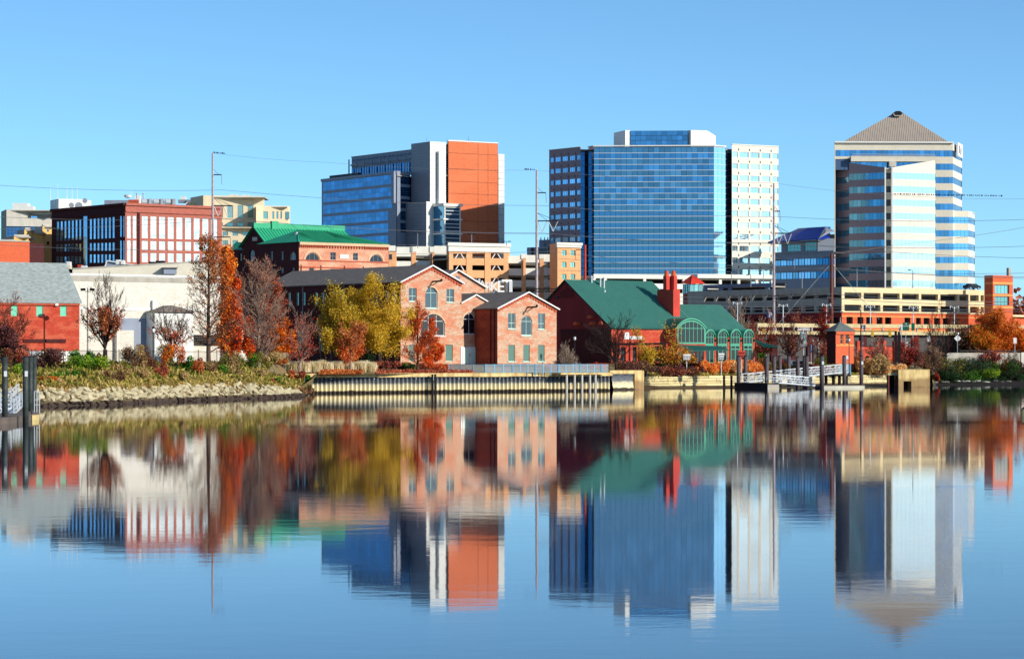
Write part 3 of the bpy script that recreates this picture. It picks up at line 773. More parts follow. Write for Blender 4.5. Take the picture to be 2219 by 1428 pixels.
for s0, s1 in ((0.0, 1), (1.0, 1)):
    m = MB(); n = 11; w_ = F.L
    for i in range(n):
        t_ = (i + 0.5) / n * 0.5; x = w_ * (t_ if s0 == 0 else 1 - t_); z_ = ze + (zr - ze) * t_ * 2
        m.box(x - .25, x + .25, -.14, 0.02, z_ - 0.55, z_ - 0.12)
    link('corbel_course', m.mesh('corbel_course', 'corbel_brick'), T, up(F.p, 0) - T.location, F.a)
arm = Rel(T)
pa = F.pt(F.u(930), -.1, Z(625, 458)); pb = F.pt(F.u(936), -.5, Z(610, 458)); pc = F.pt(F.u(936), -2.6, Z(609, 458))
arm.mat(0).tube(F.pt(F.u(937), 0, Z(610, 458)), F.pt(F.u(937), -2.4, Z(609.5, 458)), .14).tube(F.pt(F.u(937), -2.4, Z(609.5, 458)), F.pt(F.u(937) + .1, -2.5, Z(605, 458)), .2, .2)
arm.tube(F.pt(F.u(937), 0, Z(618, 458)), F.pt(F.u(937), -1.6, Z(610, 458)), .07)
arm.put('hoist_beam', 'dark_metal')
# second gable of the same shape just behind
T = thing('brick_mill', 'second brick gable just behind and to the right of the tall lit gable end', 'building', base(930, 480))
l2, c2, r2, b2 = rect((930, 480), 1050, 760, TH)
ze2, zr2 = Z(624, 486), Z(588, 485)
F = Face(T, c2, r2); wwall(F, 'brick_old', ze2, [(1021, 1031, 634.5, 654, dict(nx=2, ny=2, fmat='frame_mint', pmat='glass_grey'))])
for i, q in enumerate(((l2, c2), (r2, b2), (b2, l2))): Face(T, *q).wall('brick_old', ze2)
gable_house(T, l2, c2, r2, b2, ze2, zr2, 'brick_old', 'shingle_grey', 'white_paint')
F.window(F.u(989), F.u(996), Z(606, 485), Z(599, 485), 1, 2, fmat='grey_panel', pmat='glass_grey', dep=-.06, name='vent')
# small middle gable
T = thing('brick_mill', 'small brick gabled bay with arched window and white double doors between the two larger gables', 'building', base(1000, 459))
F0 = Face(thing('x', 'x', 'x', (0, 0, 0)), c, r)
bpy.data.objects.remove(F0.T)
p1 = r; q1 = along(r, 1060, TH); back = Vector((-math.sin(R(TH)), math.cos(R(TH)))) * 12
l3, c3, r3, b3 = p1 + back, p1, q1, q1 + back
ze3, zr3 = Z(657, 461), Z(639.5, 460)
F = Face(T, c3, r3)
wwall(F, 'brick_old', ze3, [
    (1004.5, 1030, 678, 724, 1.0, dict(nx=2, ny=[2.5], fmat='white_paint', pmat='glass_dark', fw=.12)),
    (1038, 1047.5, 698, 724, dict(nx=1, ny=1, fmat='grey_panel', pmat='glass_dark'))], fmat='white_paint')
dr = MB(); u0, u1 = F.u(1001.5), F.u(1031.5); zt = Z(753.5, 460)
dr.box(u0 - .35, u1 + .3, -.10, -.02, GZ, zt + .14)
link('door_surround', dr.mesh('door_surround', 'white_paint'), T, up(F.p, 0) - T.location, F.a)
for i in (0, 1):
    ua = u0 + (u1 - u0) * i / 2; w_ = (u1 - u0) / 2
    o = F.add('door', MB().box(.03, w_ - .03, -.06, 0, 0, zt - GZ).mesh('door', 'white_paint'), ua, -.12, GZ)
    link('door_panel', MB().box(.3, w_ - .28, -.1, -.06, 0.15, zt - GZ - .25).mesh('door_panel', 'door_mint'), o)
    link('handle', MB().box(.04 if i else w_ - .16, .16 if i else w_ - .04, -.16, -.1, 1.3, 1.7).mesh('handle', 'galvanised'), o)
F.box('side_panel', 'door_teal', F.u(1032.5), F.u(1047), -.12, -.02, GZ, zt)
ring(F, 1000.8, 1033.5, 674, 724, 1.3)
gable_house(T, l3, c3, r3, b3, ze3, zr3, 'brick_old', 'shingle_grey', 'white_paint', over=.2)
Face(T, r3, b3).wall('brick_old', ze3)
# right gable
D0 = 459.5
T = thing('brick_mill', 'right-hand brick gable with arched balcony window and three teal ground floor panels', 'building', base(1078, D0))
l, c, r, b = rect((1078, D0), 1206, 930, TH)
ze, zr = Z(669, D0), Z(635.5, 464)
F = Face(T, c, r)
wwall(F, 'brick_old', ze, [
    (1101, 1117, 679, 712.5, dict(nx=2, ny=[0.95])), (1129.5, 1153, 684, 727, 0.95, dict(nx=2, ny=[2.35], fw=.12)), (1166, 1181, 679.5, 713.5, dict(nx=2, ny=[0.95])),
    (1101.5, 1116, 747.5, 783.5, dict(nx=1, ny=1, pmat='door_teal')), (1134, 1148, 747.5, 783.5, dict(nx=1, ny=1, pmat='door_teal')), (1166, 1180, 747.5, 783.5, dict(nx=1, ny=1, pmat='door_teal'))],
    sill='frame_mint', fmat='frame_mint', pmat='glass_grey')
Face(T, l, c).wall('brick_red', ze); Face(T, r, b).wall('brick_old', ze); Face(T, b, l).wall('brick_old', ze)
gable_house(T, l, c, r, b, ze, zr, 'brick_old', 'shingle_grey', 'white_paint')
m = MB(); w_ = F.L
for s0 in (0, 1):
    for i in range(11):
        t_ = (i + 0.5) / 11 * 0.5; x = w_ * (t_ if s0 == 0 else 1 - t_); z_ = ze + (zr - ze) * t_ * 2
        m.box(x - .25, x + .25, -.14, 0.02, z_ - 0.5, z_ - 0.1)
link('corbel_course', m.mesh('corbel_course', 'corbel_brick'), T, up(F.p, 0) - T.location, F.a)
arm = Rel(T)
arm.tube(F.pt(F.u(1143), 0, Z(666, 463)), F.pt(F.u(1143), -2.4, Z(665.5, 463)), .14).tube(F.pt(F.u(1143), -2.4, Z(665.5, 463)), F.pt(F.u(1143) + .1, -2.5, Z(661, 463)), .2, .2).tube(F.pt(F.u(1143), 0, Z(675, 463)), F.pt(F.u(1143), -1.6, Z(666, 463)), .07)
arm.put('hoist_beam', 'dark_metal')
for px in (1064, 1072): Face(T, l, c).add('downpipe', MB().tube((0, 0, 0), (0, 0, ze - GZ), 0.07).mesh('downpipe', 'dark_metal'), Face(T, l, c).u(px), -.1, GZ)

# ---------------------------------------------------------------- green-roofed hall
E0 = 502.0
T = thing('green_roof_hall', 'maroon walled hall with steep green metal roof, chimney and arched green windows', 'building', base(1325, E0))
l, c, r, b = rect((1325, E0), 1507, 1133, TH)
ze, zr = Z(710, E0), Z(609, E0 + 9.5)
FL = Face(T, l, c)
vx = FL.L / 2
FL.wall('stucco_maroon', ze)
F = Face(T, c, r)
wwall(F, 'brick_barn', ze, [(1399, 1407, 743, 783, 0.6, dict(nx=1, ny=2, fmat='frame_green', pmat='glass_dark')), (1417, 1437, 750, 784, dict(nx=3, ny=2, fmat='dark_metal', pmat='glass_dark')), (1345, 1356, 752, 784, dict(nx=2, ny=2, fmat='dark_metal', pmat='glass_dark')), (1371, 1380, 752, 784, dict(nx=1, ny=2, fmat='dark_metal', pmat='glass_dark'))])  # dark-metal windows added to stand for deep shade under the pergola
Face(T, r, b).wall('stucco_maroon', ze); Face(T, b, l).wall('stucco_maroon', ze)
G = gable_house(T, l, c, r, b, ze, zr, 'stucco_maroon', 'roof_green', 'trim_dark', ridge='right', seam=(40, 'seam_green'))
FL.box('lower_brickwork', 'brick_dark', FL.u(1215), FL.L, -.06, -.005, GZ, Z(712, E0))
# louvred gable vent
uv = FL.u(1229); zv0, zv1 = Z(648, E0 + 9), Z(625, E0 + 9)
o = FL.add('louvre_vent', MB().prism([(-2.2, 0, 0), (2.2, 0, 0), (2.2, 0, 1.3), (0, 0, zv1 - zv0), (-2.2, 0, 1.3)], (0, .08, 0)).mesh('louvre_vent', 'stucco_maroon'), uv, -.1, zv0)
sb = MB()
for i in range(9):
    z_ = .25 + i * .34; hw = 1.9 if z_ < 1.3 else 1.9 * max(0.1, (zv1 - zv0 - z_) / (zv1 - zv0 - 1.3)); sb.box(-hw, hw, -.1, -.01, z_, z_ + .16)
link('slats', sb.mesh('slats', 'brick_dark'), o)
for px in (1208, 1252): FL.box('wall_lamp', 'dark_metal', FL.u(px) - .5, FL.u(px) + .5, -.2, 0, Z(647, E0 + 10), Z(641, E0 + 10)) if px == 1208 else None
for px, py in ((1254, 701), (1289, 701), (1284, 687), (1308, 701)):
    me = MB(); pts = [(-.6 * math.cos(math.pi * i / 6), .6 * math.sin(math.pi * i / 6)) for i in range(7)]
    me.prism([(a_, -.9, z_) for a_, z_ in pts], (0, .9, 0)); FL.add('scupper_hood', me.mesh('scupper_hood', 'pot_orange'), FL.u(px), 0, Z(py + 3, E0 + 6))
F.box('soffit_band', 'dark_metal', 0, F.u(1430), -.3, -.02, ze - .25, ze)
# roof pipes
for px, py0, py1 in ((1282, 601, 622), (1301, 605, 623), (1309, 604, 623), (1310.5, 632, 638)):
    s = F.L * (px - 1229) / 200; D = E0 + 9 + s * .3; 
    q = G['A0'].lerp(G['A1'], 0); 
    # on the roof plane: position found from the pipe's foot row
    m = Rel(T); D1 = E0 + 11.5 if py1 > 630 else E0 + 13
    m.tube(W(px, py1, D1) + Vector((0, 0, -.3)), W(px, py0, D1), .16, .16, 8).tube(W(px, py0, D1), W(px, py0, D1) + Vector((0, 0, .3)), .24, .1, 8); m.put('roof_pipe', 'galvanised')
# chimney block with two flues
cD = 515
l4, c4, r4, b4 = rect((1459, cD), 1473.5, 1424, TH)
m = Rel(T); zt = Z(627.5, cD); m.prism([up(p, 9) for p in (l4, c4, r4, b4)], (0, 0, zt - 9)); m.put('chimney', 'chimney_red')
m = Rel(T)
for px in (1449, 1463.5):
    l5, c5, r5, b5 = rect((px - 6, cD + .5), px + 1.5, px - 15, TH) if 0 else rect((px - (5 if px < 1455 else 3), cD + 1.5), px + (3 if px < 1455 else 4), px - 12, TH)
    ch = Rel(T); ch.prism([up(p, zt) for p in (l5, c5, r5, b5)], (0, 0, Z(597, cD) - zt)); o = ch.put('chimney_flue', 'chimney_red')
    ctr = (l5 + r5) / 2; zz = Z(597, cD)
    pot = MB().lathe([(.5, 0), (.46, .1), (.34, .85), (.36, .95)], (0, 0, 0), 12).mesh('chimney_pot', 'pot_orange')
    link('chimney_pot', pot, o, (ctr.x - T.location.x, ctr.y - T.location.y, zz - T.location.z))
# big arched window bay with barrel roof
FB = Face(T, c, r); ua, ub = FB.u(1440), FB.u(1505) - .0
pr = 3.2; fr_p, fr_q = FB.pt(ua, -pr), FB.pt(ub, -pr)
FB2 = Face(T, (fr_p.x, fr_p.y), (fr_q.x, fr_q.y))
wB = FB2.L; zs = Z(711, E0 + 3); ris = 1.75; zb = Z(745, E0 + 3)
FB2.window(0.25, wB - .25, zb, zs + ris - .25, nx=7, ny=[zs - zb], fw=.28, rise=ris - .25, fmat='frame_green', pmat='glass_dark', dep=-.02, bar=.12)
m = MB()
po = arc_pts(-.1, wB + .1, zs, ris + .15, 12); pi_ = arc_pts(.12, wB - .12, zs, ris - .12, 12)
for p, q, s, t_ in zip(po[:-1], po[1:], pi_[:-1], pi_[1:]): m.prism([(p[0], -.15, p[1]), (q[0], -.15, q[1]), (t_[0], -.15, t_[1]), (s[0], -.15, s[1])], (0, .35, 0))
for p, q in zip(po[:-1], po[1:]): m.mat(1).prism([(p[0], 0.2, p[1]), (q[0], 0.2, q[1]), (q[0], 0.2, q[1] - .12), (p[0], 0.2, p[1] - .12)], (0, 7.5, 0))
link('barrel_roof', m.mesh('barrel_roof', ['frame_green', 'roof_green']), T, up(FB2.p, 0) - T.location, FB2.a)
FB2.box('bay_base', 'brick_barn', 0, wB, 0.05, pr, GZ, zb); FB2.box('bay_side', 'brick_barn', 0, .25, .12, pr, zb, zs); FB2.box('bay_side', 'frame_green', wB - .25, wB, .12, pr, zb, zs)
for k_ in range(3): FB2.window(.5 + k_ * (wB - 1) / 3 + .1, .5 + (k_ + 1) * (wB - 1) / 3 - .1, GZ + .05, zb - 1.3, 2, 2, fmat='dark_metal', pmat='glass_dark', dep=-.02, name='door')  # dark glazed doors added to paint the black shade below the bay
# sign boards on the brick
o = FB.box('sign_board', 'sign_white', FB.u(1352.5), FB.u(1362), -.16, -.03, Z(735, E0 + 2), Z(720.5, E0 + 2))
FB.box('sign_board', 'sign_white', FB.u(1363.5), FB.u(1391), -.14, -.03, Z(735, E0 + 2), Z(728.5, E0 + 2))
sc = MB(); rnd = random.Random(4); w0 = FB.u(1391) - FB.u(1363.5)
for i in range(9): sc.tube((.3 + i * w0 / 9.6, -.17, .15), (.42 + i * w0 / 9.6 + .1, -.17, .44), .03, n=4)
FB.add('script_lettering', sc.mesh('script_lettering', 'letters_dark'), FB.u(1363.5), 0, Z(735, E0 + 2))
sc = MB().tube((.2, -.2, .1), (.45, -.2, 1.0), .05, n=4).tube((.45, -.2, 1.0), (.72, -.2, .8), .05, n=4); FB.add('script_lettering', sc.mesh('script_lettering', 'letters_dark'), FB.u(1352.5), 0, Z(735, E0 + 2))
# lower wing roof with four arched dormers
FDp = E0 + 14.5
T2 = T
c6 = r.copy(); r6 = along(r, 1627, TH); bk = Vector((-math.sin(R(TH)), math.cos(R(TH))))
dep6 = 18.0; l6, b6 = c6 + bk * dep6, r6 + bk * dep6
zeF = Z(731, c6.y); zrF = Z(663, c6.y + 8)
F6 = Face(T, c6, r6)
gh = dict(ridge='right', seam=(36, 'seam_green'))
gable_house(T, l6, c6, r6, b6, zeF, zrF, 'brick_barn', 'roof_green', 'roof_green', **gh)
ops = []
for a_, b_ in ((1521.5, 1542), (1549, 1570.5), (1576.5, 1598), (1604.5, 1625.5)):
    ua, ub = F6.u(a_), F6.u(b_); D = F6.p.y + F6.d.y * (ua + ub) / 2
    zs, ris = Z(729, D), (ub - ua) / 2 * 0.95; w_ = ub - ua
    F6.window(ua + .1, ub - .1, Z(746, D), zs + ris - .1, nx=3, ny=[Z(731, D) - Z(746, D)], fw=.14, rise=ris - .1, fmat='frame_green', pmat='glass_dark', dep=-.72, bar=.1)
    F6.window(ua + .1, ub - .1, GZ + .1, Z(748, D), nx=2, ny=[2.6], fw=.16, fmat='frame_green', pmat='glass_dark', dep=-.72, bar=.16, name='door')
    m = MB(); po = arc_pts(-.12, w_ + .12, zs, ris + .2, 8)
    for p, q in zip(po[:-1], po[1:]): m.prism([(p[0], -1.0, p[1]), (q[0], -1.0, q[1]), (q[0], -1.0, q[1] - .25), (p[0], -1.0, p[1] - .25)], (0, 3.6, 0))
    link('dormer_roof', m.mesh('dormer_roof', 'frame_green'), T, up(F6.pt(ua, 0), 0) - T.location, F6.a)
    F6.box('pilaster', 'brick_barn', ub + .02, ub + .5, -.75, 0, GZ, zs - .2)
    F6.box('surround', 'frame_green', ua, ub, -.66, 0, Z(748, D), Z(746, D)); F6.box('wall_lamp', 'black_metal', ub + .12, ub + .4, -.95, -.75, Z(740, D), Z(735, D))
F6.wall('brick_barn', zeF); Face(T, r6, b6).wall('brick_barn', zeF); Face(T, b6, l6).wall('brick_barn', zeF)
# terrace awning and pergola
m = Rel(T); D = E0 - 2
m.prism([W(1463, 747, D + 4), W(1562, 750, D + 8), W(1580, 757.5, D + 6), W(1487, 760, D - 1)], (0, 0, -.15)); m.put('awning', 'awning_green')
m = Rel(T)
m.tube(W(1330, 745, E0 - 6), W(1446, 744, E0 - 4), .12); m.tube(W(1330, 747.5, E0 - 3), W(1446, 746, E0 - 1), .1); m.put('pergola_beam', 'timber_dark')
for px in (1336, 1364, 1384, 1404, 1414, 1445):
    m = Rel(T); D = E0 - 6 + (px - 1330) * .017; m.box(X(px, D) - .16, X(px, D) + .16, D - .16, D + .16, GZ, Z(745, D)); m.put('pergola_post', 'brick_barn' if px > 1400 else 'stucco_maroon')
m = Rel(T); m.prism([W(1628, 733, 525), W(1660, 744, 523), W(1684, 749, 520), W(1684, 753, 519), W(1655, 752, 521)], (0, 0, -.12)); m.put('awning', 'awning_green')
for px in (1655, 1682): m = Rel(T); m.tube(W(px, 752, 520), up(P(px, 520), GZ), .06); m.put('awning_post', 'black_metal')

# ---------------------------------------------------------------- brick station with jade roof
T = thing('station_building', 'old brick station with bright jade green metal roofs and arched windows', 'building', base(648, 620))
l, c, r, b = rect((648, 620), 842, 560, TH)
zt = Z(525.5, 620)
F = Face(T, c, r)
wn = [(662, 692, 548, 565, 1.7, dict(nx=3, ny=1, fw=.12)), (801, 829, 552, 568, 1.7, dict(nx=3, ny=1, fw=.12)), (716, 727.5, 547, 563.5, dict(nx=2, ny=2)), (765, 775.5, 548.5, 564.5, dict(nx=2, ny=2)),
      (670, 680, 581, 610, dict(nx=1, ny=2)), (716, 726, 583, 612, dict(nx=1, ny=2)), (765, 775, 584, 612, dict(nx=1, ny=2))]
wwall(F, 'brick_station', zt, wn, fmat='grey_panel', pmat='glass_dark', wz0=GZ)
F.box('white_plaque', 'sign_white', F.u(736.5), F.u(755), -.12, -.02, Z(560.5, 628), Z(552.5, 628))
for a_, b_ in ((0, F.u(706)), (F.u(706), F.u(788)), (F.u(788), F.L)):
    F.box('cornice', 'arch_brick', a_ + .02, b_ - .02, -.4, -.01, zt - .5, zt + .1)
    n = 14; m = MB(); 
    for i in range(n): x = (b_ - a_) * (i + .5) / n; m.box(x - .12, x + .12, -.3, -.01, 0, .5)
    F.add('dentil_course', m.mesh('dentil_course', 'corbel_brick'), a_, 0, zt - 1.05)
ring(F, 657.5, 696.5, 542, 565, 2.1, .4, -.12); ring(F, 797, 833, 546.5, 565, 2.1, .4, -.12)
for py in (566.5, 581): F.box('string_course', 'corbel_brick', 0, F.L, -.12, -.01, F.z(py) - .12, F.z(py) + .12)
for px in (652, 695, 746, 787, 836): F.add('downpipe', MB().tube((0, 0, 0), (0, 0, zt - 5 - GZ), .09).mesh('downpipe', 'dark_metal'), F.u(px), -.15, GZ)
FL = Face(T, l, c)
wwall(FL, 'brick_dark', zt, [(628, 641, 546, 563, 1.2, dict(nx=2, ny=1, fmat='white_paint')), (608, 614, 545, 564, dict(nx=1, ny=2)), (585, 591, 545, 565, dict(nx=1, ny=2)), (632, 638, 580, 592, dict(nx=1, ny=2)), (608, 614, 580, 592, dict(nx=1, ny=2)), (585, 591, 580, 592, dict(nx=1, ny=2))], fmat='grey_panel')  # dark brick paints the station's shaded side
Face(T, r, b).wall('brick_station', zt); Face(T, b, l).wall('brick_station', zt)
# hipped roof of the corner block
ct = (l + c + r + b) / 4
apx = along(c, 696, 60); apz = Z(500, 632)
hl, hc, hr, hb = [ct + (p - ct) * 1.03 for p in (l, c, r, b)]
ra = (hl + hc) / 2 + (hr - hc) * .22; rb_ = (hl + hc) / 2 + (hr - hc) * .5
m = Rel(T); zt2 = zt + .12
for q in ([hc, hr, rb_, ra], [hr, hb, rb_], [hb, hl, ra, rb_], [hl, hc, ra]):
    m.poly([up(p, zt2 if (p is not ra and p is not rb_) else apz) for p in q])
m.put('roof', 'roof_jade')
ribs(T, 'roof_seam', 'seam_jade', up(ra, apz), up(rb_, apz), up(hc.lerp(hr, .22), zt2), up(hc.lerp(hr, .5), zt2), 11, .09)
ribs(T, 'roof_seam', 'seam_jade', up(ra, apz), up(ra, apz), up(hc, zt2), up(hc.lerp(hr, .22), zt2), 8, .06)
ribs(T, 'roof_seam', 'seam_jade', up(rb_, apz), up(rb_, apz), up(hc.lerp(hr, .5), zt2), up(hr, zt2), 16, .06)
# main block with cross gable
lm, cm_, rm, bm2 = rect((580, 640), 770, 524, TH)
zem, zrm = Z(531, 640), Z(494, 646)
FM = Face(T, lm, cm_)
wwall(FM, 'brick_dark', zem, [(520, 526, 549, 567, dict(nx=1, ny=2)), (545, 551, 549, 566, dict(nx=1, ny=2)), (563, 571, 546, 566, dict(nx=1, ny=2))] if 0 else
      [(540, 552, 541, 566, 1.0, dict(nx=1, ny=2, fmat='trim_dark')), (563, 571, 547, 566, dict(nx=1, ny=2))], fmat='trim_dark')
Face(T, cm_, rm).wall('brick_station', zem); Face(T, rm, bm2).wall('brick_station', zem)
Gm = gable_house(T, lm, cm_, rm, bm2, zem, zrm, 'brick_dark', 'roof_jade', 'trim_dark', ridge='right', over=.5, seam=(30, 'seam_jade'))
a_, b_ = Gm['M0'], Gm['M1']; d_ = (b_ - a_).normalized(); nrm = Vector((d_.y, -d_.x))
m = Rel(T); m.prism([up(a_, zrm - .3), up(b_, zrm - .3), up(b_, zrm + 1.1), up(a_, zrm + 1.1)], tuple(nrm * .5) + (0,)); m.put('ridge_ventilator', 'roof_jade')
p_ = a_.lerp(b_, .22); m = Rel(T); m.prism([up(p_ - d_ * .9, zrm - .3), up(p_ + d_ * .9, zrm - .3), up(p_ + d_ * .9, zrm + 1.6), up(p_ - d_ * .9, zrm + 1.6)], tuple(nrm * .9) + (0,)); m.put('ridge_block', 'roof_jade')
FM.box('date_stone', 'concrete_light', FM.u(547.5), FM.u(558), -.1, -.02, Z(524.5, 650), Z(516.5, 650))
m = Rel(T); q = W(643, 521, 627); m.tube(q, q + Vector((0, 0, 1.2)), .35, .3, 10).tube(q + Vector((0, 0, 1.2)), q + Vector((0, 0, 1.9)), .5, .2, 10); m.put('roof_cowl', 'galvanised')
# low wing at the left
lw, cw, rw, bw = rect((524, 652), 560, 494, TH); zw = Z(541, 652)
wwall(Face(T, lw, cw), 'brick_dark', zw, [(499, 503, 552, 565, dict(nx=1, ny=2)), (518, 524, 549, 566, dict(nx=1, ny=2))], fmat='trim_dark')
Face(T, cw, rw).wall('brick_dark', zw)
m = Rel(T); m.slab([up(lw - nrm * .0, zw), up(cw, zw), up((cw + rw) / 2 + bk * 2, Z(528, 660)), up((lw + bw) / 2, Z(528, 668))], .2); m.put('roof', 'roof_jade')
m = Rel(T); m.poly([up(lw, zw + .05), up(cw, zw + .05), up(cw + bk * 14 + Vector((8, 0)), zw + 2.0), up(lw + Vector((8, 6)), zw + 2.0)]); m.put('roof', 'roof_jade')

# ---------------------------------------------------------------- red barn with grey roof, far left
T = thing('red_brick_barn', 'bright red brick building with pale slate roof and mint shutters behind the left bank', 'building', base(60, 395))
rr = P(172, 402); th = 30; k = math.cos(R(th)), math.sin(R(th))
cc = along(rr, -130, th); bkk = Vector((-math.sin(R(th)), math.cos(R(th)))) * 12.5
ze, zr = Z(655, 402), Z(574, 407)
F = Face(T, cc, rr)
wn = []
for px in (31, 86, 137.5): wn.append((px - 7, px + 7, 659.5, 685, dict(nx=1, ny=1, fw=.05, fmat='shutter_mint', pmat='shutter_mint', name='shutter')))
wwall(F, 'brick_barn', ze, wn, depth=.14)
F.box('base_band', 'white_panel', 0, F.L, -.08, -.01, GZ, Z(761, 398)); F.box('cornice', 'corbel_brick', 0, F.L, -.22, -.01, ze - .5, ze)
F.box('ledge', 'brick_dark', F.u(50), F.u(142), -.2, -.02, Z(742, 400), Z(735, 400)) 
F.box('floodlight', 'white_paint', F.u(118), F.u(124.5), -.4, -.02, Z(662.5, 400), Z(658, 400))
Face(T, rr, rr + bkk).wall('brick_barn', ze); Face(T, rr + bkk, cc + bkk).wall('brick_barn', ze)
gable_house(T, cc + bkk, cc, rr, rr + bkk, ze, zr, 'brick_barn', 'slate_pale', 'slate_pale', ridge='right', over=.3)
for k_ in range(1, 9):
    t_ = k_ / 9; 
sm = Rel(T); 
for k_ in range(22):
    t_ = (k_ + .5) / 22; p0 = cc.lerp(rr, t_); half = bkk / 2
    sm.tube(up(p0, ze + .2), up(p0 + half, zr + .2), .05, .05, 4, False)
sm.put('roof_seam', 'slate_pale', kind='stuff')

# ---------------------------------------------------------------- cream warehouse
T = thing('cream_warehouse', 'long windowless cream block building behind the bare trees on the left', 'building', base(300, 510))
c = P(130, 500); r = along(c, 487, 38); bk20 = Vector((-math.sin(R(38)), math.cos(R(38)))) * 26
zt = Z(596, 500); F = Face(T, c, r); F.wall('brick_cream', zt)
Face(T, r, r + bk20).wall('brick_cream', zt); Face(T, c + bk20, c).wall('brick_cream', zt); Face(T, r + bk20, c + bk20).wall('brick_cream', zt)
m = Rel(T); m.prism([up(p, zt - .4) for p in (c + Vector((.5, .5)), r + Vector((-.3, .6)), r + bk20 - Vector((.4, .4)), c + bk20 + Vector((.4, -.4)))], (0, 0, -.3)); m.put('roof', 'concrete')
F.box('coping', 'white_panel', -.1, F.L + .1, -.15, .4, zt, zt + .35); F.box('soldier_course', 'concrete', 0, F.L, -.06, -.005, zt - 1.0, zt - .15)
F.box('white_band', 'white_panel', F.u(172), F.L, -.1, -.005, Z(674, 510), Z(667, 510)); 
F.box('step_wing', 'brick_cream', F.u(480), F.L + 1.6, -.8, 6, GZ, Z(691, 528)); F.box('step_wing', 'brick_cream', F.L + 1.65, F.L + 5.2, -.6, 6, GZ, Z(717, 530))
for i in range(4): F.box('shade_louvre', 'concrete_dark', F.u(326), F.u(520), -1.2, -.2, Z(727 + i * 5.2, 515), Z(725.3 + i * 5.2, 515))
F.box('painted_shade_panel', 'grey_blue_panel', F.u(262), F.u(321), -.1, -.01, GZ, Z(690, 510)); F.box('plinth_wall', 'brick_cream', F.u(247), F.u(284), -1.0, -.12, GZ, Z(716, 508))  # blue-grey panel paints the shaded stretch of wall
e0, e1 = F.u(316), F.u(400)
F.box('porch_wall', 'white_panel', e0, e1, -3.2, -.12, GZ + 0.0, Z(676, 508)); 
m = MB().prism([(e0 - .4, -3.7, 0), (e1 + .4, -3.7, 0), ((e0 + e1) / 2 - .6, -3.7, 1.25)], (0, 3.5, 0)); link('porch_roof', m.mesh('porch_roof', 'shingle_grey'), T, up(F.p, Z(676, 508)) - T.location, F.a)
F.box('white_pylon', 'white_panel', F.u(327.5), F.u(338), -.6, -.12, Z(672, 508), Z(650, 508))
# upper storey with sloped parapet
Tq = T; pA, pB = P(157, 545), P(487, 552)
FQ = Face(T, pA, pB, zt - .6); FQ.wall('cream_panel', 0, z0=zt - .6, zl=Z(585, 545), zr=Z(566, 552))
FQ.box('roof_edge', 'concrete', 0, FQ.L, .02, 8, Z(583, 545) - 1.4, Z(583, 545) - 1.2)
m = Rel(T); a_, b_ = FQ.pt(0, 0, Z(585, 545)), FQ.pt(FQ.L, 0, Z(566, 552)); m.prism([a_, b_, b_ + Vector((0, 9, 0)), a_ + Vector((0, 9, 0))], (0, 0, .35)); m.put('roof', 'concrete')
FQ.box('plant_room', 'grey_blue_panel', FQ.u(353), FQ.u(381), -1.5, -.02, Z(594, 548), Z(582, 548)); FQ.box('plant_roof', 'concrete_dark', FQ.u(350), FQ.u(383), -1.8, 0, Z(582, 548), Z(580, 548))
def roofbox(px0, px1, y0, y1, D, mat, dep=2.5, name='roof_unit', TT=None):
    TT = TT or T; m = Rel(TT); m.box(X(px0, D), X(px1, D), D, D + dep, Z(y1, D), Z(y0, D)); return m.put(name, mat)
for a in ((82, 91, 570, 576, 'white_panel'), (130, 152, 575, 583, 'cream_panel'), (144, 151, 567, 575, 'white_panel'), (168, 176, 574, 579, 'chimney_red'), (175, 186, 576, 580, 'white_panel'), (251, 258, 563, 573, 'white_panel'), (262, 268, 564, 573, 'white_panel'), (322, 334, 567, 575, 'dark_metal'), (337, 344, 565, 572, 'dark_metal'), (346, 355, 565, 573, 'dark_metal')):
    roofbox(*a[:4], 560, a[4])
m = Rel(T); m.prism([W(225, 580, 575), W(308, 577, 575), W(232, 565, 575)], (0, 3, 0)); m.put('monitor_roof', 'grey_blue_panel')
m = Rel(T); m.prism([W(225, 581, 574.8), W(232, 564, 574.8), W(308, 576, 574.8), W(308, 577.4, 574.8), W(233, 566.5, 574.8), W(228, 581, 574.8)], (0, -.2, 0)); m.put('white_edging', 'white_paint')
# ---------------------------------------------------------------- brown office block
T = thing('brown_office_block', 'brown brick office block with tall white windows on its lit side, upper left', 'building', base(271, 850))
l, c, r, b = rect((271.5, 850), 481, 112, TH)
zt = Z(443.5, 850); F = Face(T, c, r); FL = Face(T, l, c)
wn = [(276, 284, 468, 517), (288, 296, 468, 517), (276, 284, 521, 568), (288, 296, 521, 568)]
for k in range(9):
    a_ = 307.5 + k * 18.75; 
    if a_ + 13.6 > 479: break
    o = k * .75
    wn += [(a_, a_ + 13.6, 468.5 + o, 516.5 + o * .6), (a_, a_ + 13.6, 522 + o * .5, 542 + o * .4), (a_, a_ + 13.6, 548 + o * .4, 568)]
wwall(F, 'brick_brown', zt, [w_ + (dict(nx=2, ny=(4 if w_[3] - w_[2] > 30 else 2)),) for w_ in wn], fmat='white_paint', pmat='blind_white', depth=.25, fw=.12, bar=.06)
F.box('cornice', 'brick_brown', 0, F.L, -.7, -.02, zt - .25, zt + .5); F.box('cornice', 'brick_brown', 0, F.L, -.4, -.02, zt - 2.3, zt - 1.9)
F.box('frieze', 'brick_brown', 0, F.L, -.18, -.03, zt - 1.9, zt - .25)
F.box('pilaster_gap', 'brick_dark', F.u(298), F.u(301.5), -.5, -.02, GZ, zt - 2.3)
wn = []
